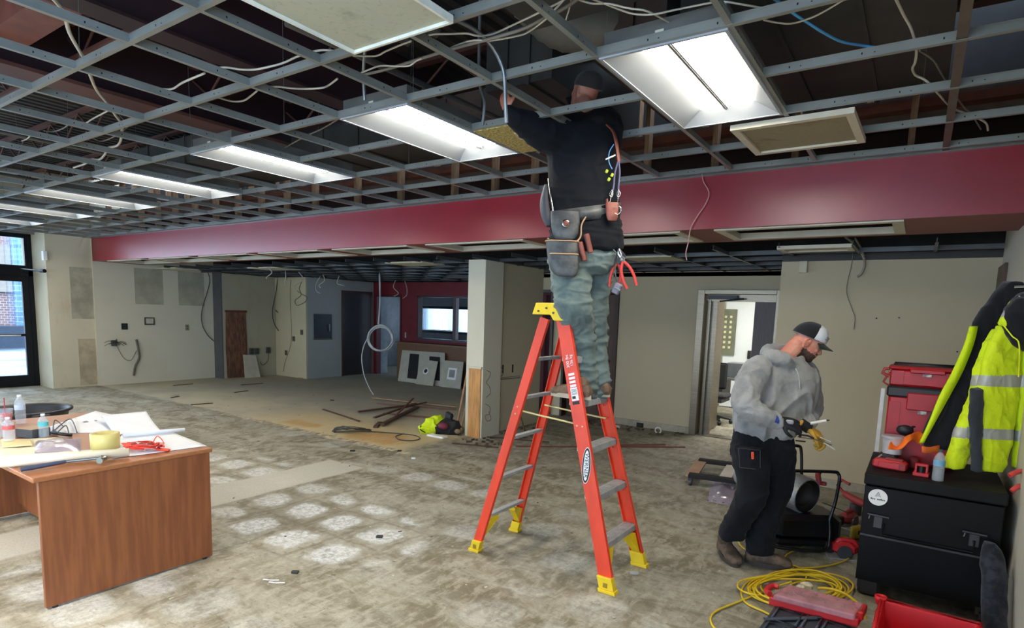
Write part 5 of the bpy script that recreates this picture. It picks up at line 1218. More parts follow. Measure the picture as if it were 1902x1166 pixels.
gy = blob('glove', b, .0045, M_gyel, p2, 2); gy['label'] = 'yellow leather glove on the far hand'
b = MB(); b.tube([w1-fd*.05, w1-fd*.0, w1+fd*.02], .036, 14); b.build('glove_cuff', M_gblack, gy)
# what he holds
t = thing('marker', 'white marker held between the gloved hands of the person in the hoodie', 'marker', tuple(at(1520, 784, 3.93)))
b = MB(); b.cyl(at(1506, 786, 3.92), at(1534, 781, 3.92), .0095, n=12); b.build('barrel', M_whitep, t)
b = MB(); b.cyl(at(1534, 781, 3.92), at(1541, 780, 3.92), .007, .002, n=10); b.build('tip', M_black, t)
t = thing('utility_tool', 'silver and black hand tool held in the yellow glove', 'hand tool', tuple(at(1518, 818, 4.0)))
b = MB(); b.tube(catmull([at(1482, 811, 3.98), at(1500, 814, 3.97), at(1522, 818, 3.97), at(1544, 826, 3.98)], 4), [.008]*13, 8, flat=.5); b.build('blade', M_chrome, t)
b = MB(); b.tube([at(1478, 806, 3.98), at(1500, 809, 3.97), at(1512, 814, 3.96)], .010, 8, flat=.6); b.tube([at(1478, 818, 3.98), at(1496, 820, 3.97)], .008, 8, flat=.6); b.build('grip', M_black, t)
b = MB(); b.tube([at(1524, 812, 3.96), at(1542, 820, 3.97)], .007, 6, flat=.5); b.tube([at(1530, 822, 3.97), at(1550, 834, 3.98)], .004, 6); b.build('jaw', M_whitep, t)
# ============================================================ DESK AND WHAT LIES ON IT
M_desk = mat('cherry_laminate', (134, 80, 46), rough=.42, var=.16, scale=(9, 9, .7), vscale=3, col2=(116, 66, 38)); M_desk_edge = mat('cherry_edge', (152, 96, 58), rough=.4, var=.1, scale=(1, 6, 6))
dk_ = thing('desk', 'brown wood laminate desk with plain end panel, covered with drawings at the left', 'desk', (-4.85, 1.65, 0))
ZD = .762
b = MB(); b.box(-5.85, -3.85, 1.13, 2.12, ZD-.03, ZD); b.build('desktop', M_desk_edge, dk_, bevel=.006)
def yz_panel(x0, x1, y0, y1, z0, z1, name, m): q = MB(); q.box(x0, x1, y0, y1, z0, z1); return q.build(name, m, dk_, bevel=.003)
yz_panel(-3.885, -3.855, 1.155, 2.10, .012, ZD-.03, 'end_panel', M_desk); yz_panel(-5.82, -5.79, 1.155, 2.10, .012, ZD-.03, 'end_panel', M_desk)
b = MB(); b.box(-5.79, -3.885, 1.60, 1.62, .10, ZD-.03); b.build('modesty_panel', M_desk, dk_)
b = MB(); b.box(-5.79, -5.35, 1.62, 2.08, .05, ZD-.03); ped = b.build('pedestal', M_desk, dk_, bevel=.003)
b = MB()
for y in (1.2, 2.05): b.cyl((-3.87, y, 0), (-3.87, y, .012), .014, n=10)
b.build('glide', M_black, dk_)
Zp = ZD
M_paper = mat('white_drawing_paper', (224, 228, 234), rough=.75, var=.03); M_cpaper = mat('cream_paper', (222, 214, 188), rough=.75, var=.05); M_ink = mat('faint_print', (150, 160, 172), rough=.8, var=0)
# loose paper sheets: gently waved, following the table then turning off its edge
def sheet_px(name, lab, P, z, m, nx=14, ny=10, wave=.004, th=.0008, curl=None, cat='drawing sheet', group=None):
    c = [gnd(x, y, z) for x, y in P]; rows = []
    for i in range(ny+1):
        v = i/ny; row = []
        for j in range(nx+1):
            u = j/nx; p = c[0]*(1-u)*(1-v)+c[1]*u*(1-v)+c[2]*u*v+c[3]*(1-u)*v
            dz = abs(wave*noise.noise(V3((u*3, v*3, z*9))))+.001
            if curl: dz += curl(u, v)
            row.append(p+UP*dz)
        rows.append(row)
    q = MB(); q.sheet(rows, th); o = q.build(name, m); tag(o, lab, cat, group); return o
o = sheet_px('drawing_sheet', 'large white drawing sheet on the far side of the desk behind the bottles', [(52, 806), (212, 803), (232, 781), (178, 763)], Zp+.001, M_paper, curl=lambda u, v: .03*max(0, v-.75)*4*max(0, u-.1))
b = MB()
for (x, y, w_, h_) in ((159, 783, .03, .03), (178, 781, .035, .012), (140, 778, .05, .004), (120, 785, .06, .003), (190, 776, .03, .003), (100, 795, .05, .003)):
    p = gnd(x, y, Zp+.006); b.box(p.x-w_/2, p.x+w_/2, p.y-h_/2, p.y+h_/2, Zp+.0085, Zp+.0089)
tag(b.build('drawing_print', mat('gray_plot_ink', (96, 106, 116), rough=.8)), 'gray plotted title marks printed on the large drawing sheet', 'print')
o = sheet_px('drawing_sheet', 'white drawing sheet curling up over the back edge of the desk', [(215, 808), (300, 801), (272, 775), (190, 783)], Zp+.006, M_paper, curl=lambda u, v: .05*v*v)
o = sheet_px('drawing_sheet', 'white sheet under the orange straps at the right end of the desk', [(208, 852), (384, 828), (316, 801), (225, 808)], Zp+.002, M_paper, wave=.002)
def roll(name, lab, a, c_, r0, r1, m, zc, label_cat='paper roll'):
    p, q = gnd(a[0], a[1], zc), gnd(c_[0], c_[1], zc); d = (q-p).normalized(); x_, y_ = frame(d); b = MB(); n = 20
    for rr_, rin in ((r0, r0-.0015),):
        rows = []
        for k in range(31):
            t = k/30*2*pi*1.5; rad = r0*(1-.10*k/30); rad2 = r1*(1-.10*k/30)
            rows.append([p+(x_*cos(t)+y_*sin(t))*rad, q+(x_*cos(t)+y_*sin(t))*rad2])
        b.sheet(rows, .0006)
    tag(b.build(name, m), lab, label_cat)
roll('drawing_roll', 'long cream rolled drawing along the near edge of the desk by the hammer', (-6, 858), (240, 840), .034, .026, M_cpaper, Zp+.036)
roll('drawing_roll', 'white paper roll sticking out past the back right corner of the desk', (228, 808), (343, 798), .016, .014, M_paper, Zp+.025)
o = sheet_px('drawing_sheet', 'cream unrolled sheet at the near left corner of the desk', [(0, 852), (150, 838), (110, 812), (-20, 818)], Zp+.004, M_cpaper, wave=.01)
o = sheet_px('folder', 'pale yellow folder at the left edge of the desk', [(4, 830), (60, 826), (58, 817), (2, 815)], Zp+.02, mat('manila_folder', (222, 204, 150), rough=.8), wave=.002, th=.006, cat='folder')
o = sheet_px('white_sheet', 'blank white paper under the hammer head on the desk', [(120, 855), (270, 838), (262, 828), (120, 838)], Zp+.0035, M_paper, wave=.002)
# bottles
def clear_mat(name, col, a=.28):
    s = N(name); s.base(srgb(*col)); s.rough(.08); s.b.inputs['Alpha'].default_value = a; s.b.inputs['Specular IOR Level'].default_value = .9; s.bump(s.noise(s.coord(), 60, 2, .5), .3, .004); return s.m
M_clear = clear_mat('clear_plastic', (214, 226, 230), .3); M_zip = clear_mat('zip_bag_plastic', (196, 186, 206), .55)
def bottle(lab, p, h, r, cap=(235, 235, 235), band=(90, 190, 190), grp=None, body=None):
    t = thing('water_bottle', lab, 'bottle', tuple(p), group=grp)
    q = MB(); pr_ = [(r*.85, 0), (r, .03*h)]
    for k in range(7): z = .08+.055*k; pr_ += [(r*(1 if k % 2 else .93), z*h)]
    pr_ += [(r, .48*h), (r, .66*h), (r*.92, .74*h), (r*.55, .86*h), (r*.34, .90*h), (r*.34, .95*h)]
    q.lathe(pr_, n=20); q.build('bottle_body', body or M_clear, t, local=True)
    q = MB(); q.lathe([(r*1.01, .49*h), (r*1.01, .66*h)], n=20, cap=False); q.build('bottle_label', mat('label_%d_%d_%d' % band, band, rough=.5), t, local=True)
    q = MB(); q.lathe([(r*.42, .93*h), (r*.42, 1.0*h), (r*.36, 1.005*h)], n=16); q.build('bottle_cap', mat('cap_%d' % cap[0], cap, rough=.5), t, local=True)
    return t
bottle('small clear water bottle with teal label alone on the desk drawings', gnd(82, 812, Zp+.003), .165, .030)
bottle('tall clear water bottle farthest back at the left of the desk', gnd(39, 786, Zp+.003), .22, .034, band=(200, 214, 224))
bottle('clear bottle with red and white label at the left edge of the desk', gnd(17, 818, Zp+.028), .155, .033, band=(206, 96, 92))
bottle('clear bottle cut by the left frame edge on the desk', gnd(-2, 812, Zp+.003), .19, .034, band=(222, 214, 206))
t = thing('iced_drink_cup', 'clear cup of red drink with a dark straw at the left edge of the desk', 'cup', tuple(gnd(12, 792, Zp+.002)))
q = MB(); q.lathe([(.030, 0), (.045, .13), (.046, .135)], n=20); q.build('cup', M_clear, t, local=True)
q = MB(); q.lathe([(.028, .004), (.041, .10), (.002, .101)], n=16); q.build('drink', mat('red_drink', (206, 60, 60), rough=.3), t, local=True)
q = MB(); q.cyl((.0, 0, .05), (-.012, 0, .215), .004, n=8); q.build('straw', mat('crimson_straw', (170, 30, 60), rough=.4), t, local=True)
t = thing('tissue_box', 'small dark gray box with a tan top between the bottles on the desk', 'box', tuple(gnd(54, 812, Zp)), .35)
q = MB(); q.bbox((0, .03, .032), (.15, .13, .06), ch=.003); q.build('box_body', mat('charcoal_card', (66, 68, 70), rough=.6), t, local=True)
q = MB(); q.box(-.073, .073, -.033, .093, .0625, .065); q.build('box_top', mat('tan_card', (178, 150, 122), rough=.7), t, local=True)
# power cord heap
b = MB(); c0 = gnd(112, 806, Zp+.012); rr = random.Random(4)
for (x0, y0, x1, y1, x2, y2) in ((98, 802, 102, 780, 118, 792), (100, 800, 130, 778, 143, 803), (105, 805, 122, 790, 128, 806), (100, 797, 112, 806, 134, 808)):
    b.tube(catmull([gnd(x0, y0, Zp+.012), gnd(x1, y1, Zp+.03), gnd(x2, y2, Zp+.012)], 8), .0042, 6)
b.tube(catmull([gnd(97, 803, Zp+.016), gnd(115, 806, Zp+.024), gnd(134, 808, Zp+.012)], 6), .012, 8)
tag(b.build('power_cord', mat('black_cord', (28, 28, 36), rough=.5)), 'tangled black power cord on the desk drawings behind the tape', 'cord')
# zip bag, tape roll, straps, hammer
def pillow(P, z, h, seed=1, nx=10, ny=8):
    c = [gnd(x, y, z) for x, y in P]; up, dn = [], []
    for i in range(ny+1):
        v = i/ny; a_, b_ = [], []
        for j in range(nx+1):
            u = j/nx; p = c[0]*(1-u)*(1-v)+c[1]*u*(1-v)+c[2]*u*v+c[3]*(1-u)*v; k = (sin(pi*u)*sin(pi*v))**.5
            a_.append(p+UP*(.002+h*k*(.8+.6*noise.noise(V3((u*4+seed, v*4, 0)))))); b_.append(p+UP*.001)
        up.append(a_); dn.append(b_[::-1])
    q = MB(); q.sheet(up); q.sheet(dn); return q
tag(pillow([(64, 842), (150, 838), (150, 814), (66, 818)], Zp+.006, .035).build('plastic_bag', M_zip), 'clear plastic bag lying on the cream sheet beside the tape roll', 'bag')
t = thing('tape_roll', 'big yellow roll of tape standing on the desk', 'tape roll', tuple(gnd(196, 832, Zp+.003)))
q = MB(); q.lathe([(.072, 0), (.082, .002), (.083, .10), (.074, .103), (.050, .10), (.050, .002), (.072, 0)], n=32, cap=False); q.build('tape', mat('yellow_tape', (206, 192, 118), rough=.4, var=.08), t, local=True)
q = MB(); q.M = Matrix.Rotation(radians(-52), 4, 'Z') @ Matrix.Translation((0, -.0838, .06)) @ Matrix.Rotation(pi/2, 4, 'X'); q.box(-.013, .013, -.012, .012, 0, .0008); q.build('tape_label', mat('blue_gray_label', (92, 120, 140), rough=.5), t, local=True)
b = MB(); cc = gnd(266, 832, Zp+.02); rr = random.Random(11)
for k in range(9):
    a0 = rr.uniform(0, 6.28); pts = []
    for j in range(7):
        a = a0+j*.75; ra = .055+.03*rr.random(); pts.append(cc+RH*ra*1.5*cos(a)+FH*ra*.8*sin(a)+UP*(.004+.03*rr.random()))
    b.tube(catmull(pts, 5), .0105, 6, flat=.25)
tag(b.build('strap_bundle', mat('orange_red_strap', (226, 76, 58), rough=.6, var=.15)), 'tangled bundle of orange red straps on the desk', 'strap')
b = MB()
for k in range(3): b.bbox(cc+RH*(-.05+.05*k)+UP*.022+FH*(-.01), (.045, .03, .03), ch=.008, R=Matrix.Rotation(k, 3, 'Z'))
tag(b.build('strap_ratchet', mat('maroon_ratchet', (150, 54, 50), rough=.4)), 'dark red ratchets tangled in the orange straps', 'ratchet')
b = MB(); b.tube(catmull([gnd(284, 822, Zp+.012), gnd(292, 810, Zp+.05), gnd(302, 818, Zp+.03), gnd(305, 830, Zp+.01)], 6), .0035, 6); b.bbox(gnd(303, 835, Zp+.012), (.09, .03, .016), ch=.006, R=Matrix.Rotation(.5, 3, 'Z')); tag(b.build('strap_hook', mat('bright_orange_handle', (236, 84, 50), rough=.5)), 'orange strap end with hook at the right of the bundle', 'strap end')
t = thing('hammer', 'claw hammer with dark blue grip lying along the near edge of the desk', 'hammer', tuple(gnd(120, 862, Zp+.02)))
h0, h1, h2 = gnd(38, 872, Zp+.02), gnd(122, 857, Zp+.03), gnd(192, 850, Zp+.035)
q = MB(); q.tube([h0, h0.lerp(h1, .2), h0.lerp(h1, .8), h1], [.015, .017, .014, .011], 10, flat=.8); q.build('grip', mat('dark_blue_rubber', (58, 66, 88), rough=.6), t)
q = MB(); q.tube([h1, h2], [.008, .007], 8); q.build('shaft', mat('steel_shaft', (130, 134, 134), rough=.35, metal=.8), t)
hd_ = (h2-h1).normalized(); pr2 = UP.cross(hd_).normalized(); q = MB()
q.tube(catmull([h2-pr2*.055+UP*.0-hd_*.012, h2-pr2*.02+hd_*.008, h2+hd_*.01, h2+pr2*.03+hd_*.006, h2+pr2*.075-hd_*.018], 5), [.014, .014, .013, .012, .013, .014, .014, .014, .014, .014, .013, .011, .010, .009, .008, .008, .007, .006, .005, .004, .003], 8); q.cyl(h2-pr2*.050-hd_*.010, h2-pr2*.075-hd_*.014, .017, n=12); q.build('head', mat('steel_hammer_head', (140, 144, 140), rough=.3, metal=.9), t)
# black rubber tub behind the desk
c_ = gnd(48, 762, .50); t = thing('rubber_tub', 'black rubber tub on the floor behind the desk at the left', 'tub', (c_.x, c_.y, 0))
q = MB(); q.lathe([(.001, .01), (.30, .01), (.38, .48), (.42, .50), (.42, .52), (.385, .52), (.37, .49), (.29, .04), (.001, .04)], n=36, cap=False); q.lathe([(.30, 0), (.30, .01)], n=24); q.build('tub_body', mat('black_rubber', (38, 40, 44), rough=.5, var=.15), t, local=True)
for sg in (-1, 1):
    q = MB(); q.bbox((sg*.43, 0, .49), (.05, .16, .03), ch=.01); q.build('tub_handle', mat('black_rubber', (0, 0, 0)), t, local=True)
# ============================================================ RIGHT SIDE: JOB BOX, TOOLS, JACKETS
M_box = mat('black_powder_coat', (9, 9, 11), rough=.42, var=.2, vscale=3, bump=.1, bscale=200, spec=.2); M_boxl = mat('black_box_worn_edge', (74, 76, 80), rough=.35, metal=.4)
BX0, BX1, BY0, BY1, BZ0, BZ1 = -.19, .50, 4.30, 5.08, .10, .80
jb = thing('job_box', 'black steel job site box with round white sticker against the right wall', 'tool chest', (.155, 4.69, 0))
b = MB(); b.box(BX0, BX1, BY0, BY1, BZ0, .40); b.build('lower_body', M_box, jb, bevel=.006)
b = MB(); b.box(BX0, BX1, BY0-.004, BY1, .405, .72); b.build('front_panel', M_box, jb, bevel=.006)
b = MB(); b.box(BX0-.008, BX1+.008, BY0-.018, BY1, .728, BZ1); b.build('lid', mat('black_lid_dusty', (20, 19, 19), rough=.6, var=.3, vscale=3, spec=.2), jb, bevel=.01)
b = MB(); b.box(BX0, BX1, BY0-.006, BY0+.01, .396, .408); b.build('seam_edge', M_boxl, jb)
for x in (BX0+.09, BX1-.12):
    b = MB(); b.bbox((x, BY0-.010, .50), (.05, .012, .08), ch=.004); b.tube([(x-.06, BY0-.025, .545), (x+.055, BY0-.02, .54)], .007, 6); b.tube([(x-.045, BY0-.02, .545), (x-.05, BY0-.025, .515)], .006, 6); b.build('latch', M_boxl, jb)
b = MB(); b.tube([(BX0+.12, BY0-.02, .50), (BX0+.12, BY0-.022, .425), (BX1-.12, BY0-.022, .425), (BX1-.12, BY0-.02, .50)], .007, 6); b.build('lift_bar', M_box, jb)
for x in (BX0+.04, BX1-.04):
    for y in (BY0+.06, BY1-.08):
        b = MB(); b.box(x-.03, x+.03, y-.02, y+.02, .04, BZ0); b.cyl((x-.012, y, .0+.035), (x+.012, y, .035), .035, n=16); b.build('caster', M_boxl, jb)
b = MB(); b.M = basis((BX0+.075, BY0-.0055, .655), RH*0+V3((1, 0, 0)), UP); b.lathe([(.052, 0), (.052, .0012)], n=36, mi=0, sm=False)
st = b.build('round_sticker', M_whitep, jb)
b = MB(); b.M = basis((BX0+.075, BY0-.0070, .655), V3((1, 0, 0)), UP)
b.prism([(-.016, .004), (-.012, .004), (0, .030), (.012, .004), (.016, .004), (.002, .034), (-.002, .034)], .0006); b.prism([(-.008, .004), (-.005, .004), (0, .016), (.005, .004), (.008, .004), (.001, .021), (-.001, .021)], .0006)
b.build('sticker_mountain', mat('gray_sticker_print', (120, 120, 124), rough=.5), st)
b = MB(); b.M = basis((BX0+.075, BY0-.0070, .643), V3((1, 0, 0)), UP)
for k in range(9):
    if k != 3: b.box(-.038+k*.0088, -.031+k*.0088, -.005, .005-(.003 if k % 3 else -.001), 0, .0006)
b.build('sticker_lettering', mat('smudged_dark_print', (70, 70, 74), rough=.6), st)
# things on the box
ZB = BZ1+.001
M_rtool = mat('red_tool_plastic', (196, 40, 44), rough=.45, var=.12); M_rdull = mat('dusty_red_plastic', (160, 54, 54), rough=.6, var=.2); M_btool = mat('black_tool_plastic', (34, 32, 34), rough=.5, var=.2)
def onbox(x, y, h=0): return gnd(x, y, ZB+h)
c = onbox(1650, 872); t = thing('battery_pack', 'big bright red battery tool lying at the left front of the job box', 'power tool', tuple(c), -.15)
q = MB(); q.bbox((0, .04, .03), (.19, .085, .058), ch=.012); q.bbox((.0, -.005, .028), (.12, .01, .04), ch=.004); q.build('tool_body', M_rtool, t, local=True)
q = MB(); q.bbox((.055, -.004, .03), (.075, .008, .045), ch=.003); q.bbox((.02, .045, .063), (.10, .05, .012), ch=.004); q.build('tool_insert', M_rdull, t, local=True)
c = onbox(1710, 884); t = thing('clamp_tool', 'small red square-framed clamp at the front of the job box', 'clamp', tuple(c), -.1)
q = MB(); q.box(-.035, -.022, -.01, .02, .0, .075); q.box(.022, .035, -.01, .02, .0, .075); q.box(-.035, .035, -.01, .02, .062, .078); q.box(-.042, .042, -.018, .05, 0, .022); q.build('clamp_frame', M_rtool, t, local=True, bevel=.004)
q = MB(); q.cyl((0, .005, .022), (0, .005, .062), .012, n=12); q.bbox((0, .03, .04), (.04, .03, .05), ch=.006); q.build('clamp_screw', M_btool, t, local=True)
c = onbox(1697, 868); t = thing('cup_tool', 'round pinkish red knob tool behind the small clamp on the job box', 'tool', tuple(c), 0)
q = MB(); q.lathe([(.026, 0), (.03, .01), (.03, .055), (.02, .07), (.002, .072)], n=18); q.build('knob_body', M_rdull, t, local=True)
bottle('clear water bottle standing on the job box in front of the yellow jacket', onbox(1741, 892), .19, .031, band=(120, 176, 206), cap=(70, 70, 72))
c = onbox(1692, 848, .03); t = thing('tape_measure', 'black and gray pistol shaped tool lying behind the clamp on the job box', 'hand tool', tuple(c), -.2)
q = MB(); q.tube([(-.08, 0, .01), (-.04, .01, .02), (.05, .0, .01), (.085, -.01, .0)], [.016, .02, .018, .008], 8, flat=.8); q.build('tool_body', M_btool, t, local=True)
q = MB(); q.bbox((-.01, .02, .035), (.05, .03, .05), ch=.01); q.build('tool_trigger', M_rdull, t, local=True)
c = V3((-.10, 4.57, ZB)); t = thing('charger', 'black battery charger at the left end of the job box', 'charger', tuple(c), -.1)
q = MB(); q.bbox((0, .07, .04), (.11, .10, .08), ch=.012); q.build('charger_body', M_btool, t, local=True)
q = MB(); q.bbox((.01, .02, .03), (.09, .02, .03), ch=.006); q.build('charger_dock', M_rdull, t, local=True)
q = MB(); q.tube(catmull([(.06, .03, .03), (.09, -.02, .05), (.02, -.05, .03), (-.05, -.03, .04), (-.03, .02, .07)], 6), .006, 6); q.build('charger_lead', mat('clear_gray_bag', (150, 140, 134), rough=.4), t, local=True)
t = thing('plastic_tub', 'small white plastic tub with lid standing on the black charger', 'tub', (-.075, 4.645, ZB+.082))
q = MB(); q.lathe([(.055, 0), (.062, .10)], n=24); q.build('tub_wall', mat('milky_plastic', (190, 186, 188), rough=.4), t, local=True)
q = MB(); q.lathe([(.068, .10), (.068, .116), (.06, .12)], n=24); q.build('tub_lid', mat('pale_lilac_lid', (176, 166, 172), rough=.4), t, local=True)
# orange cloth
rows = []; P = [(1655, 832), (1712, 822), (1708, 806), (1668, 812)]
for i in range(9):
    v = i/8; row = []
    for j in range(11):
        u = j/10; x = (1650+62*u)+(6*v); y = 834-14*u-18*v+5*sin(u*7); row.append(at(x, y, 3.82+.10*v+.03*sin(u*9))+UP*(.008*sin(u*11+v*4)))
    rows.append(row)
b = MB(); b.sheet(rows, .004); tag(b.build('orange_cloth', mat('safety_orange_cloth', (255, 120, 24), rough=.8, var=.1)), 'bright orange cloth draped over tools on the job box', 'cloth')
b = MB(); b.sheet([[at(1712+q*8, 828+2*sin(q)+k*6, 3.66+.01*q) for q in range(5)] for k in range(3)], .004); tag(b.build('orange_strap', mat('orange_webbing', (232, 110, 44), rough=.8)), 'orange strap end lying between the black jacket and the bottle', 'strap')
# red rolling tool boxes behind
def packout(name, lab, c, sx, sy, sz, top=False, lat=True):
    t = thing(name, lab, 'tool box', tuple(c), group=None)
    q = MB(); q.bbox((0, 0, sz*.44), (sx*.94, sy*.94, sz*.88), ch=.015); q.box(-sx*.45, -sx*.30, -sy*.485, -sy*.47, sz*.1, sz*.8); q.box(sx*.1, sx*.45, -sy*.485, -sy*.47, sz*.1, sz*.8); q.build('box_body', mat('deep_red_plastic', (166, 24, 32), rough=.42, var=.1), t, local=True)
    q = MB(); q.bbox((0, 0, sz*.93), (sx, sy, sz*.14), ch=.012); q.build('box_lid', M_btool if not top else mat('deep_red_plastic', (0, 0, 0)), t, local=True)
    q = MB(); q.bbox((-sx*.02, -sy*.49, sz*.82), (sx*.42, .03, sz*.22), ch=.006); q.build('front_latch', mat('deep_red_plastic', (0, 0, 0)), t, local=True)
    q = MB(); q.bbox((-sx*.02, -sy*.508, sz*.70), (.05, .004, .035), ch=.001); q.build('white_sticker', mat('torn_white_sticker', (200, 200, 196), rough=.8, col2=(120, 110, 110), vscale=40), t, local=True)
    return t
packout('tool_box', 'large deep red rolling tool box behind the job box tools', (.075, 4.90, ZB), .44, .30, .52)
t = packout('tool_box', 'flat red organizer box on top of the red tool box stack', (.08, 4.90, ZB+.522), .46, .31, .13, True)
q = MB(); q.tube([(-.22, -.12, .11), (-.25, -.13, .11), (-.26, -.13, .08), (-.22, -.13, .06)], .012, 6); q.tube([(-.22, -.12, .09), (-.25, -.14, .02), (-.22, -.13, .0)], .007, 6); q.build('side_handle', M_rdull, t, local=True)
q = MB(); q.tube([(-.2, -.1, .145), (.2, -.1, .145), (.2, .1, .145), (-.2, .1, .145)], .006, 6, closed=True); q.build('top_rail', M_btool, t, local=True)
b = MB(); b.box(-.185, -.17, 5.1, 5.11, .8, 1.27) if False else b.box(-.19, -.165, 5.09, 5.12, 0.0, 1.27); tag(b.build('white_strip', mat('white_plastic_trim_strip', (206, 206, 200), rough=.5)), 'white plastic strip standing upright beside the red tool box', 'trim strip')
c = at(1698, 800, 3.98); t = thing('safety_glasses', 'black goggles resting at the red tool box behind the orange cloth', 'goggles', tuple(c))
q = MB(); q.tube([c+RH*.035*cos(a)+UP*.028*sin(a) for a in [k*pi/8 for k in range(16)]], .008, 6, closed=True); q.build('frame', M_btool, t); q = MB(); q.ball(c-RH*.05+UP*.0+FH*.02, (.05, .03, .035)); q.build('strap_pad', M_btool, t)
# jackets
def hivis(name, col):
    s = N(name); v = s.coord(); c = s.mix(s.ss(s.noise(v, 9, 5, .65), .56, .74, 0, .5), srgb(*col), srgb(128, 140, 40)); s.base(c); s.rough(.75); s.bump(s.noise(v, 14, 4, .6), .5, .02); return s.m
M_hv = hivis('fluorescent_yellow_cloth', (214, 238, 22)); M_refl2 = mat('silver_reflective_tape', (172, 176, 170), rough=.45, metal=.2, var=.1); M_lin = cloth('black_fleece_lining', (24, 26, 34), sheen=.25); M_dgray = cloth('dark_gray_panel', (52, 58, 66))
def drape(name, rowsdef, D, depth, mats, parent, matfn=None, wr=None, vox=.009, th=.03):
    """rowsdef: (py, x_left, x_right); a hanging cloth volume of given depth"""
    b = MB(); b.loft(loftk([(at((l+r)/2, y, D), RH*((r-l)/2*D/FPX), FH*depth, 3.0) for y, l, r in rowsdef]), n=28)
    return blob(name, b, vox, mats, parent, 2, wr=wr, matfn=matfn)
def pyx(p):
    q = p-CAMP; z = q.dot(_f); return (PCX+FPX*q.dot(_r)/z, PCY-FPX*q.dot(_u)/z)
jk = thing('jacket', 'black fleece lined jacket with yellow edge hanging inside out behind the yellow one', 'jacket', tuple(at(1790, 826, 3.90)))
wrj = lambda p: .008*crease(p, (9, 9, 3), 2)+.004*fold(p, (8, 8, 4), 3)-.004
drape('lining', [(524, 1868, 1896), (545, 1846, 1902), (572, 1828, 1902), (600, 1810, 1902), (640, 1795, 1900), (690, 1775, 1860), (740, 1752, 1840), (790, 1728, 1815), (822, 1712, 1795), (832, 1722, 1780)], 3.78, .045, M_lin, jk, wr=wrj)
b = MB(); edge = [(606, 1800, 1814), (640, 1790, 1806), (690, 1768, 1786), (735, 1744, 1762), (780, 1726, 1737), (822, 1707, 1714)]
L_ = catmull([at(l, y, 3.74) for y, l, r in edge], 5); R_ = catmull([at(r, y, 3.74) for y, l, r in edge], 5); b.sheet([L_, R_][::-1], .012); b.build('yellow_edge', M_hv, jk)
b = MB(); b.loft(loftk([(at(1760, 732, 3.78), RH*.02, FH*.03), (at(1740, 770, 3.78), RH*.035, FH*.04), (at(1722, 805, 3.78), RH*.03, FH*.03)]), n=14); b.build('sleeve_fold', M_lin, jk)
jy = thing('jacket', 'fluorescent yellow jacket with silver bands and black collar hanging at the right wall', 'jacket', tuple(at(1845, 876, 3.70)))
wrk = lambda p: .007*crease(p, (8, 8, 6), 5)+.004*fold(p, (9, 9, 9), 3)+.004*crease(p, (16, 16, 9), 8)-.004
def mj(c):
    x, y = pyx(_c3(c))
    if 697+(.02*(x-1850)) < y < 717+(.02*(x-1850)): return 1
    if 794+(x-1800)*.05 < y < 814+(x-1800)*.05: return 1
    return 0
def _c3(c): return c
drape('sleeve', [(612, 1848, 1872), (640, 1829, 1868), (685, 1814, 1850), (740, 1800, 1832), (798, 1777, 1814), (840, 1763, 1800), (868, 1757, 1786)], 3.65, .045, [M_hv, M_refl2], jy, matfn=mj, wr=wrk)
drape('dark_side_panel', [(722, 1803, 1823), (780, 1803, 1821), (830, 1804, 1820), (874, 1808, 1821)], 3.59, .03, M_dgray, jy, wr=wrk)
drape('front_panel', [(606, 1856, 1898), (640, 1838, 1896), (690, 1822, 1893), (740, 1818, 1889), (800, 1819, 1880), (845, 1817, 1870), (874, 1818, 1860)], 3.60, .04, [M_hv, M_refl2], jy, matfn=mj, wr=wrk)
drape('right_panel', [(620, 1893, 1908), (700, 1891, 1910), (790, 1885, 1910), (868, 1884, 1910)], 3.60, .035, [M_hv, M_refl2], jy, matfn=mj, wr=wrk)
b = MB(); limb(b, [at(1860, 600, 3.58), at(1872, 588, 3.56), at(1885, 566, 3.58), at(1893, 552, 3.6)], [.02, .035, .035, .02]); limb(b, [at(1868, 598, 3.55), at(1884, 616, 3.54), at(1905, 628, 3.54)], [.02, .022, .02]); blob('collar', b, .008, [M_hv, M_refl2], jy, 2, matfn=lambda c: 1 if 572 < pyx(c)[1] < 588 else 0)
b = MB(); limb(b, [at(1900, 556, 3.58), at(1888, 590, 3.55), at(1896, 622, 3.55), at(1915, 640, 3.55)], [.05, .075, .07, .05]); blob('black_collar_lining', b, .010, M_lin, jy, 2, wr=wrk)
b = MB(); b.tube(catmull([at(1864, 604, 3.53), at(1880, 624, 3.51), at(1893, 640, 3.50), at(1892, 700, 3.54)], 6), .004, 6); b.build('piping', mat('bright_yellow_piping', (230, 240, 40), rough=.6), jy)
b = MB(); b.tube([at(1893, 551, 3.55), at(1903, 548, 3.58)], .006, 6); b.cyl((.56, 4.75, 1.98), (.45, 4.75, 1.98), .012, n=10); b.build('hook', M_chrome, jy)
# red hand clamp at the right frame edge
t = thing('spring_clamp', 'pinkish red clamp jutting in from the right edge above the job box', 'clamp', tuple(at(1892, 890, 3.4)))
q = MB(); q.tube(catmull([at(1875, 883, 3.4), at(1890, 876, 3.4), at(1915, 872, 3.42)], 4), [.014]*9, 8); q.tube(catmull([at(1879, 912, 3.4), at(1892, 903, 3.4), at(1915, 898, 3.42)], 4), [.014]*9, 8); q.build('clamp_jaws', mat('salmon_red_plastic', (214, 74, 70), rough=.45), t)
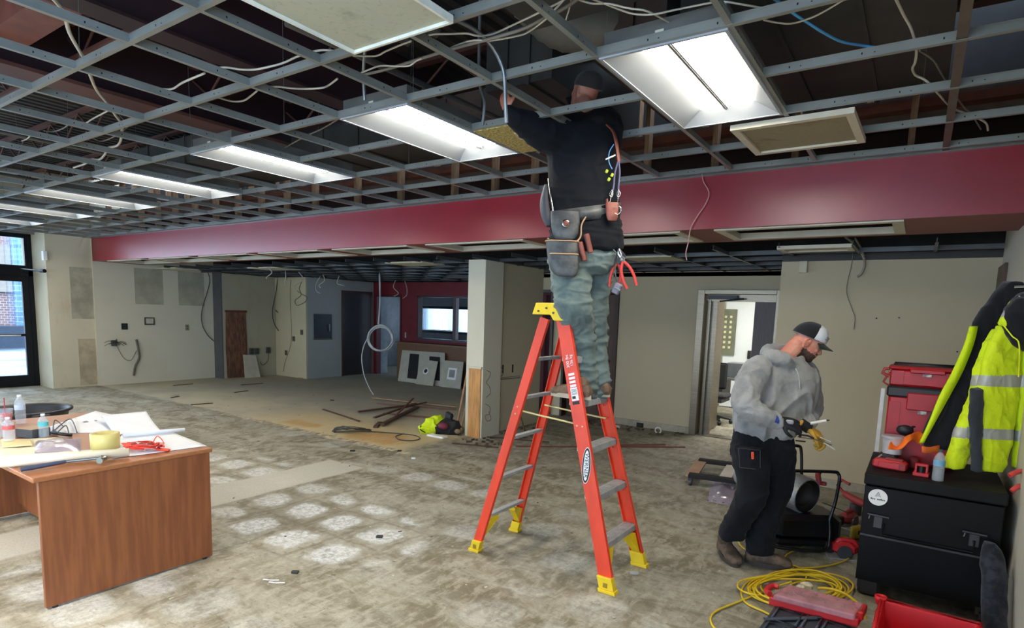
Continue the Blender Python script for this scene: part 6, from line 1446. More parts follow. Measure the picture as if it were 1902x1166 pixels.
# dark hose bag beside the box, white door beyond it
t = thing('knee_pad_bag', 'dark worn fabric tool bag standing upright at the right front corner of the job box', 'bag', tuple(at(1845, 1160, 3.2)))
b = MB(); b.loft(loftk([(at(1838, 1006, 3.36), RH*.02, FH*.03, 2.6), (at(1842, 1030, 3.33), RH*.045, FH*.05, 2.6), (at(1846, 1080, 3.27), RH*.05, FH*.055, 2.6), (at(1846, 1140, 3.2), RH*.052, FH*.055, 2.6), (at(1846, 1190, 3.15), RH*.05, FH*.05, 2.6)]), n=16)
blob('bag_body', b, .008, cloth('worn_dark_denim', (24, 28, 36), col2=(52, 56, 64), vs=14), t, 2, wr=wrj)
# ---- heater
M_heat = mat('scuffed_white_steel', (182, 184, 184), rough=.45, metal=.3, col2=(140, 140, 138), vscale=6); M_blk = mat('black_tube_paint', (18, 18, 20), rough=.35)
ht = thing('torpedo_heater', 'portable torpedo heater with white barrel on black wheeled frame behind the hooded person', 'heater', tuple(gnd(1490, 1020)))
DH = 4.55; c0 = at(1500, 922, DH); ax = (FH*.90-RH*.42+UP*.08).normalized(); q = MB(); c1 = c0+ax*.62
x_, y_ = frame(ax); n = 30; ring = lambda c, r: [c+(x_*cos(2*pi*i/n)+y_*sin(2*pi*i/n))*r for i in range(n)]
vs = ring(c0, .138)+ring(c0, .129)+ring(c0+ax*.10, .115)+ring(c0+ax*.10, .002); vo = ring(c0, .138)+ring(c0+ax*.02, .142)+ring(c1, .142)+ring(c1, .002)
q.add(vo, [(j*n+i, j*n+(i+1) % n, (j+1)*n+(i+1) % n, (j+1)*n+i) for j in range(3) for i in range(n)], 0, False); q.add(vs, [(j*n+(i+1) % n, j*n+i, (j+1)*n+i, (j+1)*n+(i+1) % n) for j in range(1) for i in range(n)], 0, False); q.build('barrel', M_heat, ht)
q = MB(); q.add(vs, [(j*n+(i+1) % n, j*n+i, (j+1)*n+i, (j+1)*n+(i+1) % n) for j in (1, 2) for i in range(n)], 0, True); q.build('combustion_cone', mat('sooty_steel', (60, 52, 46), rough=.6, metal=.5, var=.3), ht)
q = MB(); q.tube(ring(c0+ax*.03, .095), .004, 5, closed=True); q.build('inner_ring', mat('heat_tinted_ring', (96, 84, 74), rough=.4, metal=.7), ht)
q = MB(); o_ = at(1486, 968, 4.66); q.bbox(o_, (.50, .34, .20), ch=.04, R=Matrix.Rotation(.60, 3, 'Z')); q.bbox(o_+UP*-.11, (.54, .38, .05), ch=.02, R=Matrix.Rotation(.60, 3, 'Z')); q.build('fuel_tank', mat('black_fuel_tank', (16, 16, 18), rough=.4, var=.2), ht)
q = MB(); q.tube(catmull([at(1466, 874, 4.42), at(1545, 876, 4.42), at(1557, 880, 4.42), at(1559, 892, 4.42), at(1552, 930, 4.45), at(1541, 965, 4.46)], 5), .0125, 8); q.build('front_handle', M_blk, ht)
q = MB(); q.tube(catmull([at(1462, 828, 4.75), at(1482, 828, 4.75), at(1488, 836, 4.75), at(1489, 880, 4.75), at(1490, 930, 4.75)], 5), .0125, 8); q.build('rear_handle', M_blk, ht)
q = MB(); q.tube(catmull([at(1541, 965, 4.46), at(1541, 1000, 4.45), at(1535, 1021, 4.42), at(1500, 1022, 4.42), at(1445, 1016, 4.45), at(1436, 1010, 4.5), at(1438, 975, 4.6)], 5), .012, 8); q.build('skid', M_blk, ht)
q = MB(); q.tube([at(1527, 933, 4.4), at(1575, 952, 4.5)], .004, 6); q.build('wand', M_boxl, ht)
q = MB(); q.cyl(at(1519, 880, 4.6), at(1522, 900, 4.6), .02, n=10); q.ball(at(1520, 878, 4.6), .022); q.bbox(at(1530, 898, 4.6), (.04, .03, .03), ch=.006); q.build('regulator', M_rdull, ht)
# red tools heaped by the box
rr = random.Random(9)
def saw(lab, c, a, m=M_rtool):
    t = thing('circular_saw', lab, 'power tool', tuple(c), a); q = MB(); q.bbox((0, 0, .07), (.17, .11, .10), ch=.03); q.tube(catmull([(-.06, 0, .09), (-.03, 0, .125), (.05, 0, .125), (.08, 0, .09)], 5), .018, 8); q.build('saw_body', m, t, local=True)
    q = MB(); q.cyl((-.01, -.066, .05), (-.01, -.052, .05), .05, n=24); q.build('blade', M_boxl, t, local=True); q = MB(); q.box(-.12, .10, -.08, .07, .0, .006); q.build('base_plate', M_alu, t, local=True); q = MB(); q.bbox((-.1, .03, .05), (.07, .06, .08), ch=.01); q.build('battery', M_btool, t, local=True)
saw('pinkish red circular saw on the floor between the heater and the job box', gnd(1567, 1033), .3)
saw('dark red saw lying behind the heater near the wall', gnd(1575, 975), 1.2, M_rdull)
t = thing('reciprocating_saw', 'red and black long saw leaning behind the job box corner', 'power tool', tuple(gnd(1588, 955)), 2.6); q = MB(); q.tube([(-.15, 0, .12), (0, 0, .13), (.12, 0, .16)], [.03, .036, .028], 10); q.tube([(.12, 0, .16), (.2, 0, .22), (.16, 0, .28), (.08, 0, .26)], .014, 8); q.build('saw_body', M_rdull, t, local=True); q = MB(); q.box(-.34, -.15, -.002, .002, .11, .13); q.cyl((0, 0, 0), (0, 0, .1), .05, n=14); q.build('saw_blade', M_boxl, t, local=True)
t = thing('yellow_tool', 'yellow level tool on the floor against the left side of the job box', 'level', tuple(gnd(1594, 1000)), .9); q = MB(); q.bbox((0, 0, .055), (.16, .045, .11), ch=.012); q.build('level_body', mat('dark_yellow_plastic', (206, 168, 40), rough=.5), t, local=True); q = MB(); q.bbox((0, -.024, .06), (.07, .004, .03), ch=.001); q.build('level_window', M_btool, t, local=True)
# ---- furniture dolly and zip bag
dl = thing('dolly', 'low black carpeted furniture dolly with casters on the floor left of the hooded person', 'dolly', tuple(gnd(1320, 885)))
zt = .12; A_, B_, C_, E_ = gnd(1279, 880, zt), gnd(1368, 892, zt), gnd(1298, 853, zt), gnd(1385, 864, zt)
M_carp = mat('black_dolly_carpet', (36, 34, 36), rough=.95, bump=.4, bscale=200)
for p, q_ in ((A_, B_), (C_, E_)):
    b = MB(); d = (q_-p).normalized(); n_ = V3((-d.y, d.x, 0)); vs = [r+n_*a+UP*z for z in (-.03, .012) for r in (p, q_) for a in (-.05, .05)]; b.add(vs, [(0, 1, 3, 2), (4, 6, 7, 5), (0, 4, 5, 1), (2, 3, 7, 6), (0, 2, 6, 4), (1, 5, 7, 3)]); b.build('rail', M_carp, dl, bevel=.008)
for u, m_ in ((.06, mat('tan_plywood_end', (176, 140, 112), rough=.8)), (.74, mat('white_label_board', (206, 200, 190), rough=.7))):
    p, q_ = A_.lerp(B_, u), C_.lerp(E_, u); b = MB(); d = (q_-p).normalized(); n_ = V3((-d.y, d.x, 0)); vs = [r+n_*a+UP*z for z in (-.028, -.006) for r in (p, q_) for a in (-.06, .06)]; b.add(vs, [(0, 1, 3, 2), (4, 6, 7, 5), (0, 4, 5, 1), (2, 3, 7, 6), (0, 2, 6, 4), (1, 5, 7, 3)]); b.build('cross_board', m_, dl)
for p in (A_.lerp(B_, .05), A_.lerp(B_, .95), C_.lerp(E_, .05), C_.lerp(E_, .95)):
    b = MB(); b.cyl((p.x-.012, p.y, .035), (p.x+.012, p.y, .035), .035, n=16); b.box(p.x-.02, p.x+.02, p.y-.02, p.y+.02, .035, .09); b.build('caster', M_boxl, dl)
def zipbag(lab, P, z, h, fill):
    t = thing('zip_bag', lab, 'bag', tuple(gnd(*P[0], z))); q = pillow(P, z, h, 3); q.build('bag', M_zip, t)
    q = MB(); rr = random.Random(2)
    for k in range(26):
        u, v = rr.random(), rr.random()*.22; c = [gnd(x, y, z) for x, y in P]; p = c[0]*(1-u)*(1-v)+c[1]*u*(1-v)+c[2]*u*v+c[3]*(1-u)*v+UP*(.006+.012*rr.random()); d = V3((rr.uniform(-1, 1), rr.uniform(-1, 1), .1)).normalized()*.012; q.cyl(p-d, p+d, .003, n=5)
    tag(q.build('screws', fill, t), kind='stuff')
zipbag('clear zip bag of screws on the floor beside the dolly', [(1312, 931), (1362, 940), (1378, 905), (1325, 888)], .0, .05, mat('brass_and_dark_screws', (110, 92, 80), rough=.5, metal=.5))
# ---- yellow extension cord
M_yc = mat('yellow_cord_jacket', (222, 190, 40), rough=.45, var=.08)
def onf(pts, z0=.008): return [gnd(x, y, z0+(dz if False else 0)) for x, y in pts]
def cordpts(L): return [gnd(x, y, z) for x, y, z in L]
seq = [(1380, 990, .01), (1372, 1006, .01), (1388, 1022, .01), (1440, 1040, .01), (1480, 1052, .012), (1497, 1064, .012), (1494, 1078, .014), (1470, 1085, .012)]
cx, cy = 1480, 1092; rr = random.Random(3); loop = []
turns = 9
for k in range(turns*12):
    a = k/12*2*pi; jit = (k//12)
    rx = 84+10*sin(jit*2.3)+8*sin(a*1+jit); ry = 26+5*cos(jit*1.7)+3*sin(a*2+jit); sh = 12*sin(jit*1.9)
    loop.append((cx+sh+rx*cos(a+2.0), cy+ry*sin(a+2.0)+4*sin(jit*2.9), .01+.005*(k//12)+.004*sin(a*3)))
tail = [(1400, 1068, .05), (1382, 1090, .02), (1384, 1110, .01), (1410, 1128, .01), (1440, 1150, .01), (1470, 1172, .01)]
b = MB(); b.tube(catmull(cordpts(seq+loop), 3), .0062, 8)
b.tube(catmull(cordpts([(1480, 1062, .03), (1460, 1048, .012), (1462, 1030, .012), (1500, 1012, .012), (1545, 995, .012), (1578, 1000, .012), (1586, 1020, .012), (1572, 1040, .012), (1530, 1052, .012), (1480, 1056, .014), (1440, 1066, .02), (1398, 1074, .012), (1378, 1094, .012), (1384, 1118, .012), (1420, 1136, .012), (1450, 1152, .012)]), 5), .0062, 8)
b.tube(catmull(cordpts([(1470, 1080, .03), (1440, 1090, .014), (1410, 1102, .012), (1370, 1118, .012), (1330, 1135, .012), (1320, 1152, .012), (1334, 1172, .012), (1380, 1196, .012)]), 5), .0062, 8)
b.tube(catmull([at(1520, 1092, 3.72), at(1545, 1094, 3.66), at(1575, 1106, 3.6), at(1600, 1130, 3.54), at(1612, 1166, 3.5), at(1618, 1200, 3.45)], 5), .0095, 8)
tag(b.build('extension_cord', M_yc), 'long yellow extension cord coiled on the floor in front of the hooded person', 'cord')
b = MB(); b.bbox(at(1498, 1088, 3.70), (.07, .05, .045), ch=.012, R=Matrix.Rotation(.3, 3, 'Z')); b.bbox(at(1487, 1092, 3.68), (.05, .05, .05), ch=.015, R=Matrix.Rotation(-.2, 3, 'Y')); tag(b.build('cord_plug', mat('cream_plug_body', (214, 206, 176), rough=.5)), 'cream plug of the yellow cord resting on the clear organizer lid', 'plug')
# ---- red organizer with clear lid, dark organizer, red bin
og = thing('organizer_case', 'red parts organizer with clear lid on the floor on top of the yellow cord', 'organizer', tuple(gnd(1520, 1130, .15)))
def quadbox(mb, P, z0, z1, inset=0.0, mi=0):
    c = [gnd(x, y, z1) for x, y in P]; m_ = sum(c, V3((0, 0, 0)))/4; c = [p+(m_-p)*inset for p in c]; lo = [V3((p.x, p.y, z0)) for p in c]; mb.add(lo+c, [(3, 2, 1, 0), (4, 5, 6, 7)]+[(i, (i+1) % 4, 4+(i+1) % 4, 4+i) for i in range(4)], mi)
PO = [(1428, 1108), (1595, 1150), (1612, 1122), (1462, 1086)]
b = MB(); quadbox(b, PO, .14, .19); b.build('case_body', M_rtool, og, bevel=.008)
b = MB(); quadbox(b, [(1436, 1103), (1588, 1142), (1603, 1120), (1465, 1084)], .191, .225); b.build('clear_lid', mat('rosy_clear_lid', (190, 136, 144), rough=.15, var=.3, vscale=9, alpha=.6, spec=.9), og, bevel=.008)
b = MB(); b.tube(catmull([gnd(1430, 1103, .2), gnd(1424, 1096, .2), gnd(1434, 1088, .2), gnd(1446, 1090, .2)], 4), .016, 8); b.bbox(gnd(1590, 1140, .19), (.07, .03, .05), ch=.006, R=Matrix.Rotation(-.3, 3, 'Z')); b.build('case_handle', M_rtool, og)
b = MB(); rr = random.Random(8)
for k in range(22):
    u, v = rr.random()*.9+.05, rr.random()*.8+.1; c = [gnd(x, y, .20) for x, y in PO]; p = c[0]*(1-u)*(1-v)+c[1]*u*(1-v)+c[2]*u*v+c[3]*(1-u)*v; b.bbox(p, (.03*rr.random()+.01, .02, .012), ch=.002, R=Matrix.Rotation(rr.random()*3, 3, 'Z'))
tag(b.build('parts', mat('mixed_small_parts', (150, 110, 112), rough=.5, col2=(90, 70, 74), vscale=60), og), kind='stuff')
og2 = thing('organizer_case', 'dark gray organizer case with red badge at the bottom right foreground', 'organizer', tuple(gnd(1500, 1170, .1)))
PD = [(1398, 1180), (1560, 1230), (1598, 1166), (1440, 1122)]
b = MB(); quadbox(b, PD, .0, .14); b.build('case_body', mat('dark_slate_plastic', (52, 58, 66), rough=.5, var=.15), og2, bevel=.01)
b = MB()
for (u0, u1, v0, v1) in ((.06, .36, .55, .92), (.42, .58, .55, .92), (.64, .94, .55, .92), (.06, .36, .1, .45), (.64, .94, .1, .45)):
    c = [gnd(x, y, .15) for x, y in PD]; f2 = lambda u, v: c[0]*(1-u)*(1-v)+c[1]*u*(1-v)+c[2]*u*v+c[3]*(1-u)*v
    b.tube([f2(u0, v0), f2(u1, v0), f2(u1, v1), f2(u0, v1)], .008, 6, closed=True)
b.tube([f2(.0, .5), f2(.3, .75), f2(.55, .98)], .016, 6, flat=.5); b.build('lid_ribs', mat('slate_rib', (66, 74, 84), rough=.45), og2)
b = MB(); c_ = f2(.5, .42); b.lathe([(.05, 0), (.05, .006), (.04, .01)], c_, n=24); b.build('red_badge', M_rtool, og2)
rb = thing('parts_bin', 'open red plastic bin at the bottom right in front of the job box', 'bin', tuple(gnd(1735, 1160, .2)))
b = MB(); zt = .22; P = [(1622, 1172), (1636, 1112), (1822, 1160), (1840, 1240)]; c = [gnd(x, y, zt) for x, y in P]; m_ = sum(c, V3((0, 0, 0)))/4; lo = [V3((p.x, p.y, 0))+(V3((m_.x, m_.y, 0))-V3((p.x, p.y, 0)))*.12 for p in c]; ci = [p+(m_-p)*.07 for p in c]; li = [p+(V3((m_.x, m_.y, 0))-p)*.08+UP*.012 for p in lo]
b.add(c+lo+ci+li, [(0, 1, 5, 4), (1, 2, 6, 5), (2, 3, 7, 6), (3, 0, 4, 7), (7, 6, 5, 4), (8, 12, 13, 9), (9, 13, 14, 10), (10, 14, 15, 11), (11, 15, 12, 8), (12, 15, 14, 13), (0, 8, 9, 1), (1, 9, 10, 2), (2, 10, 11, 3), (3, 11, 8, 0)]); b.build('bin_body', mat('bright_red_bin', (204, 26, 36), rough=.4, var=.08), rb, bevel=.006)
b = MB(); b.tube([p+UP*.004 for p in c], .011, 6, closed=True); b.build('bin_rim', mat('bright_red_bin', (0, 0, 0)), rb)
b = MB(); k_ = c[1]; b.lathe([(.022, -.03), (.030, .0), (.030, .018), (.020, .018), (.018, .0)], k_, n=18); b.build('corner_socket', mat('bright_red_bin', (0, 0, 0)), rb)
b = MB(); b.tube([c[0].lerp(c[1], t)+UP*(.0-.02*(k % 2)) for k, t in enumerate((.2, .4, .6, .8))], .012, 6); b.build('side_lug', mat('bright_red_bin', (0, 0, 0)), rb)
b = MB(); p = gnd(1612, 1100, 0.0); b.bbox((p.x, p.y, .06), (.12, .12, .12), ch=.015); tag(b.build('black_tool_case', M_btool), 'small black case on the floor between the organizer and the red bin', 'case')
# ============================================================ WALL DETAILS
def plate(name, lab, cat, c, n, w_, h_, m, th=.012, m2=None, kind=None):
    n = V3(n).normalized(); x = UP.cross(n).normalized(); t = thing(name, lab, cat, tuple(c)) if cat else None
    q = MB(); q.M = basis(c, x, UP); q.bbox((0, 0, th/2), (w_, h_, th), ch=min(.003, th*.3)); o = q.build('plate', m, t)
    if m2:
        q = MB(); q.M = basis(c, x, UP)
        for dy in ((-h_*.2, h_*.2) if h_ > w_ else (0,)): q.bbox((0, dy, th+.001), (w_*.35, min(h_*.2, .03), .004), ch=.001)
        q.build('socket', m2, t)
    return t
XL = -13.64; PX = (1, 0, 0); NY = (0, -1, 0)
for k, (y0, y1) in enumerate(((5.95, 6.52), (6.84, 7.42))):
    b = MB(); b.box(XL, XL+.003, y0, y1, 1.67, 2.42); b.box(XL, XL+.005, y0+.01, y1-.03, 1.70, 2.12)
    struct('trim_wall_patch_%d' % (k+1), b, mat('gray_adhesive_patch', (166, 161, 140), rough=.9, var=.15, vscale=3))
b = MB(); b.box(-13.7, -13.694, 4.82, 5.2, 1.35, 2.35); struct('trim_wall_patch_3', b, mat('gray_plaster_patch', (164, 158, 136), rough=.9, var=.2, vscale=4))
b = MB(); b.box(-13.7, -13.694, 4.9, 5.2, .03, .95); struct('trim_wall_patch_4', b, mat('tan_plaster_patch', (176, 160, 132), rough=.9, var=.2, vscale=4))
plate('outlet_cover', 'black cover plate on the left wall between the wire tangle and the small frame', 'cover plate', (XL, 5.72, 1.20), PX, .12, .13, M_black, m2=M_boxl)
t = thing('picture_frame', 'small empty dark frame on the left wall', 'frame', (XL, 6.21, 1.31)); 
b = MB()
for y0, y1, z0, z1 in ((6.11, 6.31, 1.37, 1.395), (6.11, 6.31, 1.235, 1.26), (6.11, 6.13, 1.26, 1.37), (6.29, 6.31, 1.26, 1.37)): b.box(XL, XL+.02, y0, y1, z0, z1)
b.build('frame_rim', mat('dark_olive_frame', (74, 70, 58), rough=.5), t); b = MB(); b.box(XL, XL+.008, 6.13, 6.29, 1.26, 1.37); b.build('frame_back', mat('pale_backing', (190, 184, 166), rough=.8), t)
plate('light_switch', 'beige switch plate on the left wall near the recess', 'switch', (XL, 7.0, 1.18), PX, .08, .13, mat('beige_plastic', (150, 140, 112), rough=.5), m2=M_boxl)
M_dc = mat('dark_cable', (70, 68, 62), rough=.6); M_lc = mat('pale_cable', (182, 176, 158), rough=.6)
rr = random.Random(21)
hub = V3((XL+.03, 5.50, .86)); b = MB(); b.bbox(hub, (.06, .10, .12), ch=.01); 
for k in range(13):
    a = rr.uniform(-.6, 3.7); L_ = rr.uniform(.08, .26); b.tube(catmull([hub+V3((.02, rr.uniform(-.04, .04), rr.uniform(-.05, .05))), hub+V3((.06, cos(a)*L_*.6, sin(a)*L_*.5)), hub+V3((.03, cos(a)*L_, sin(a)*L_*.6-.05))], 4), .005, 5)
tag(b.build('wire_tangle', M_dc), 'tangle of cut wires sprouting from the left wall', 'wires')
cable('thick_cable', 'thick dark cable stub hanging on the left wall right of the wire tangle', [(XL+.03, 5.92, .93), (XL+.05, 5.94, .75), (XL+.04, 5.96, .55), (XL+.03, 5.88, .36), (XL+.03, 5.84, .17)], .022, mat('gray_cable_bundle', (96, 90, 78), rough=.7))
cable('thin_cable', 'thin sagging wire between the tangle and the thick cable on the left wall', [(XL+.03, 5.55, .80), (XL+.04, 5.66, .55), (XL+.04, 5.80, .50), (XL+.03, 5.92, .70)], .005, M_dc)
cable('hanging_cable', 'dark cable hanging down the left wall from the rear ceiling to the recess edge', [(XL+.06, 7.48, 2.45), (XL+.06, 7.52, 2.2), (XL+.04, 7.34, 1.6), (XL+.04, 7.33, 1.25), (XL+.04, 7.45, 1.0), (XL+.03, 7.60, .86)], .009, M_dc)
c = onY(86, 475, 4.45); plate('motion_sensor', 'small white sensor high on the wall right of the glass door', 'sensor', c, NY, .10, .17, M_whitep, .06)
b = MB(); p0, p1 = onX(38, 500, -14.33), onX(83, 504, -14.30); b.cyl(p0, onY(80, 503, 4.36), .018, n=8); b.cyl(onY(76, 503, 4.34), onY(83, 503, 4.36), .035, n=10); tag(b.build('closer_arm', M_black_al), 'dark door closer bar above the glass door', 'closer')
# recess wall (x = -13.3)
XR = -13.3
def rl(px, py, X): v = onX(px, py, X); return v
a, b_ = rl(419, 578, XR), rl(459, 700, XR)
t = thing('wood_board', 'brown torn wooden panel standing in the left wall recess like a narrow door', 'board', (XR+.01, (a.y+b_.y)/2, 0))
q = MB(); y0, y1, zt = a.y, b_.y, a.z; q.add([(XR+.002, y0, .01), (XR+.002, y1, .01), (XR+.002, y1+.01, zt*.5), (XR+.002, y1-.02, zt), (XR+.002, y0, zt), (XR+.002, y0-.02, zt*.45)]+[(XR+.02, y0, .01), (XR+.02, y1, .01), (XR+.02, y1+.01, zt*.5), (XR+.02, y1-.02, zt), (XR+.02, y0, zt), (XR+.02, y0-.02, zt*.45)], [(6, 7, 8, 9, 10, 11), (5, 4, 3, 2, 1, 0)]+[(i, (i+1) % 6, 6+(i+1) % 6, 6+i) for i in range(6)]); q.build('board_face', mat('reddish_bare_wood', (126, 86, 62), rough=.7, col2=(84, 54, 40), vscale=5, scale=(4, 4, 1)), t)
q = MB(); q.box(XR, XR+.03, y0-.02, y1+.01, zt-.02, zt+.03); q.build('head_trim', mat('dark_red_wood_trim', (92, 48, 38), rough=.6), t)
M_bd = mat('pale_board', (188, 182, 160), rough=.7, var=.08)
p = gnd(470, 701); t = None; b = MB(); b.add([(p.x, p.y-.20, 0), (p.x, p.y+.20, 0), (p.x-.10, p.y+.15, .52), (p.x-.10, p.y-.17, .55), (p.x-.02, p.y-.20, 0), (p.x-.02, p.y+.20, 0), (p.x-.12, p.y+.15, .52), (p.x-.12, p.y-.17, .55)], [(0, 1, 2, 3), (7, 6, 5, 4), (0, 4, 5, 1), (1, 5, 6, 2), (2, 6, 7, 3), (3, 7, 4, 0)]); tag(b.build('leaning_board', M_bd), 'small pale board leaning beside the brown wooden panel', 'board')
for k, (px, py) in enumerate(((466, 652), (476, 652), (497, 650))):
    plate('wall_box', ['left', 'middle', 'right'][k]+' of three small dark outlet boxes low in the left recess', 'outlet', rl(px, py, XR), PX, .10, .15, M_dc, .05, M_black)
cable('thin_cable', 'dark wire drooping between the outlet boxes in the left recess', [rl(484, 672, XR+.05), rl(488, 678, XR+.06), rl(497, 670, XR+.05), rl(499, 655, XR+.05)], .007, M_dc)
cable('hanging_cable', 'long dark looped cable hanging in the left recess', [rl(516, 515, XR+.1), rl(512, 545, XR+.1), rl(506, 578, XR+.1), rl(510, 602, XR+.1), rl(524, 622, XR+.12), rl(534, 628, XR+.14), rl(534, 612, XR+.12), rl(524, 590, XR+.1), rl(512, 576, XR+.1)], .012, M_dc)
YE = 9.01
cable('hanging_cable', 'tan cable hanging in a twisted loop on the closet end wall', [onY(562, 518, YE), onY(556, 535, YE), onY(559, 548, YE), onY(548, 558, YE), onY(552, 567, YE), onY(566, 561, YE), onY(570, 552, YE), onY(560, 546, YE), onY(552, 540, YE)], .010, mat('tan_cable', (136, 124, 94), rough=.6))
cable('thin_cable', 'thin cable running straight down the closet end wall', [onY(540, 520, YE), onY(539, 560, YE), onY(541, 600, YE), onY(540, 640, YE), onY(530, 670, YE), onY(526, 690, YE)], .006, mat('tan_cable', (0, 0, 0)))
for k, (px, py, lab) in enumerate(((561, 617, 'small brown outlet on the closet end wall near its right edge'), (546, 629, 'cut outlet opening in the middle of the closet end wall'), (532, 655, 'lowest outlet on the closet end wall'))): plate('outlet', lab, 'outlet', onY(px, py, 9.02), NY, .09, .12, mat('dark_tan_plate', (92, 82, 58), rough=.6), .02, M_black)
t = plate('breaker_panel', 'dark blue-black breaker panel door on the gray closet wall', 'electrical panel', rl(599, 606, -12.1), PX, .52, .60, mat('navy_black_panel', (22, 26, 40), rough=.5), .03)
b = MB(); c = rl(612, 606, -12.06); b.box(-12.07, -12.05, c.y-.03, c.y+.02, c.z-.12, c.z+.05); b.build('latch', M_boxl, t)
plate('panel_sill', 'brownish ledge below the breaker panel', 'ledge', rl(599, 629, -12.1), PX, .54, .04, mat('brown_ledge', (96, 82, 66), rough=.6), .04)
plate('light_switch', 'white switch on the maroon wall beside the interior window', 'switch', onY(754, 622, YR), NY, .05, .14, M_lc, .02)
# ---- hanging coil of white cable, rear area
DC = 12.0; M_wc = mat('white_coil_cable', (176, 178, 176), rough=.5); rr = random.Random(6)
b = MB(); b.tube(catmull([at(705, 506, DC), at(706, 560, DC), at(703, 602, DC)], 6), .018, 6)
for k in range(7):
    cx, cy, rx, ry = 706+rr.uniform(-2.5, 2.5), 628+rr.uniform(-2, 2), 21+rr.uniform(-2, 3), 23+rr.uniform(-2, 1.5); ph = rr.uniform(0, 6)
    b.tube([at(cx+rx*cos(a), cy+ry*sin(a), DC+.04*sin(a*2+ph)) for a in [j*2*pi/28 for j in range(28)]], .011, 5, closed=True)
b.tube(catmull([at(726, 622, DC), at(731, 634, DC), at(722, 648, DC), at(706, 652, DC)], 6), .010, 5)
b.tube(catmull([at(684, 626, DC), at(676, 642, DC), at(672, 665, DC), at(676, 695, DC), at(686, 720, DC), gnd(694, 733, .02)], 6), .012, 6)
tag(b.build('cable_coil', M_wc), 'coil of white cable hanging from the rear ceiling with its end trailing to the floor', 'cable coil')
rr = random.Random(31)
HW = [(595, 515, 30, 'above the gray closet wall'), (600, 512, 22, 'right of the first one over the closet wall'), (735, 522, 28, 'above the maroon doorway'), (752, 524, 30, 'left of the interior window'), (530, 505, 24, 'over the closet end wall'), (555, 507, 30, 'at the corner of the closet end wall'), (498, 498, 20, 'over the left recess'), (630, 514, 16, 'over the dark closet door')]
for px, py, L_, wh in HW:
    p0_ = gnd(px, py-2, 2.425); D = (p0_-CAMP).dot(_f)
    cable('dangling_wire', 'pale wire dangling from the rear grid '+wh, [p0_, at(px+rr.uniform(-8, 8), py+L_*.4, D), at(px+rr.uniform(-10, 10), py+L_*.8, D), at(px+rr.uniform(-6, 10), py+L_, D)], .009, M_lc, group='pale wires dangling from the rear ceiling')
# ---- ceiling panels leaning at the red wall
def lean(name, lab, P, Yb, Yt, holes=(), extra=None):
    """P: photo corners bl, br, tr, tl; bottom at Yb, top at Yt"""
    c = [onY(*P[0], Yb), onY(*P[1], Yb), onY(*P[2], Yt), onY(*P[3], Yt)]; c[0].z = c[1].z = .005
    f2 = lambda u, v: c[0]*(1-u)*(1-v)+c[1]*u*(1-v)+c[2]*u*v+c[3]*(1-u)*v
    n = (c[1]-c[0]).cross(c[3]-c[0]).normalized(); t = thing(name, lab, 'ceiling panel', tuple(f2(.5, 0)))
    def slab(u0, u1, v0, v1, off, th, m, nm):
        q = MB(); a = [f2(u0, v0), f2(u1, v0), f2(u1, v1), f2(u0, v1)]; a = [p+n*off for p in a]; q.add(a+[p-n*th for p in a], [(0, 1, 2, 3), (7, 6, 5, 4)]+[(i, 4+i, 4+(i+1) % 4, (i+1) % 4) for i in range(4)]); return q.build(nm, m, t)
    slab(0, 1, 0, 1, 0, .02, mat('gray_cream_panel', (176, 172, 154), rough=.7, var=.08), 'panel')
    for h in holes: slab(*h, .004, .004, mat('dark_opening', (28, 28, 30), rough=.9, var=0), 'opening')
    return t, f2, n, slab
lean('ceiling_panel', 'wide gray panel with two dark openings leaning on the wooden counter', [(739, 706), (826, 717), (826, 655), (747, 650)], 10.4, 10.74, ((.20, .42, .12, .90), (.66, .90, .15, .86)))
t, f2, n, slab = lean('ceiling_panel', 'square cream panel with a round speaker hole leaning in front of the wide one', [(771, 711), (804, 715), (813, 671), (783, 667)], 10.28, 10.55)
b = MB(); c = f2(.45, .55); b.M = basis(c+n*.004, (f2(1, .5)-f2(0, .5)), (f2(.5, 1)-f2(.5, 0))); b.lathe([(.085, 0), (.085, .01), (.05, .012)], n=20, mi=0); b.lathe([(.05, .012), (.05, .014)], n=16, mi=1); b.build('speaker_ring', [M_whitep, M_black], t)
t, f2, n, slab = lean('ceiling_panel', 'square cream panel with a white framed vent leaning nearest the white column', [(817, 718), (855, 721), (861, 672), (826, 669)], 10.35, 10.62)
slab(.28, .72, .30, .74, .006, .005, M_whitep, 'vent_rim'); slab(.36, .64, .38, .66, .009, .004, mat('gray_mesh', (140, 138, 136), rough=.8), 'vent_mesh')
# ---- wing wall marks: glue beads, slots, dark groove
M_bead = mat('dry_glue_bead', (110, 104, 88), rough=.8); XW = -4.86
def bead(lab, X, P, r=.004):
    b = MB(); b.tube(catmull([onX(x, y, X+.003) for x, y in P], 5), r, 5); tag(b.build('glue_bead', M_bead), lab, 'glue')
bead('looping glue bead on the side of the white column, lower one', XW, [(902, 750), (910, 756), (909, 768), (901, 772), (905, 782), (912, 778), (908, 764)])
bead('looping glue bead on the side of the white column, upper one', XW, [(904, 688), (911, 692), (908, 702), (903, 710), (909, 718), (911, 730), (903, 738)])
bead('glue bead on the wing wall above the groove', -4.95, [(922, 678), (931, 682), (935, 694), (928, 700), (921, 698)])
bead('looping glue bead on the wing wall below the groove', -4.95, [(921, 722), (928, 726), (928, 738), (922, 744)])
b = MB(); a, c = onX(921, 705, -4.947), onX(966, 701, -4.947); b.tube([a, c], .006, 4); a, c = onX(921, 702, -4.947), onX(966, 698, -4.947); b.tube([a, c], .003, 4); tag(b.build('wall_groove', mat('dark_groove_line', (70, 64, 52), rough=.9)), 'dark horizontal groove across the wing wall behind the ladder', 'groove')
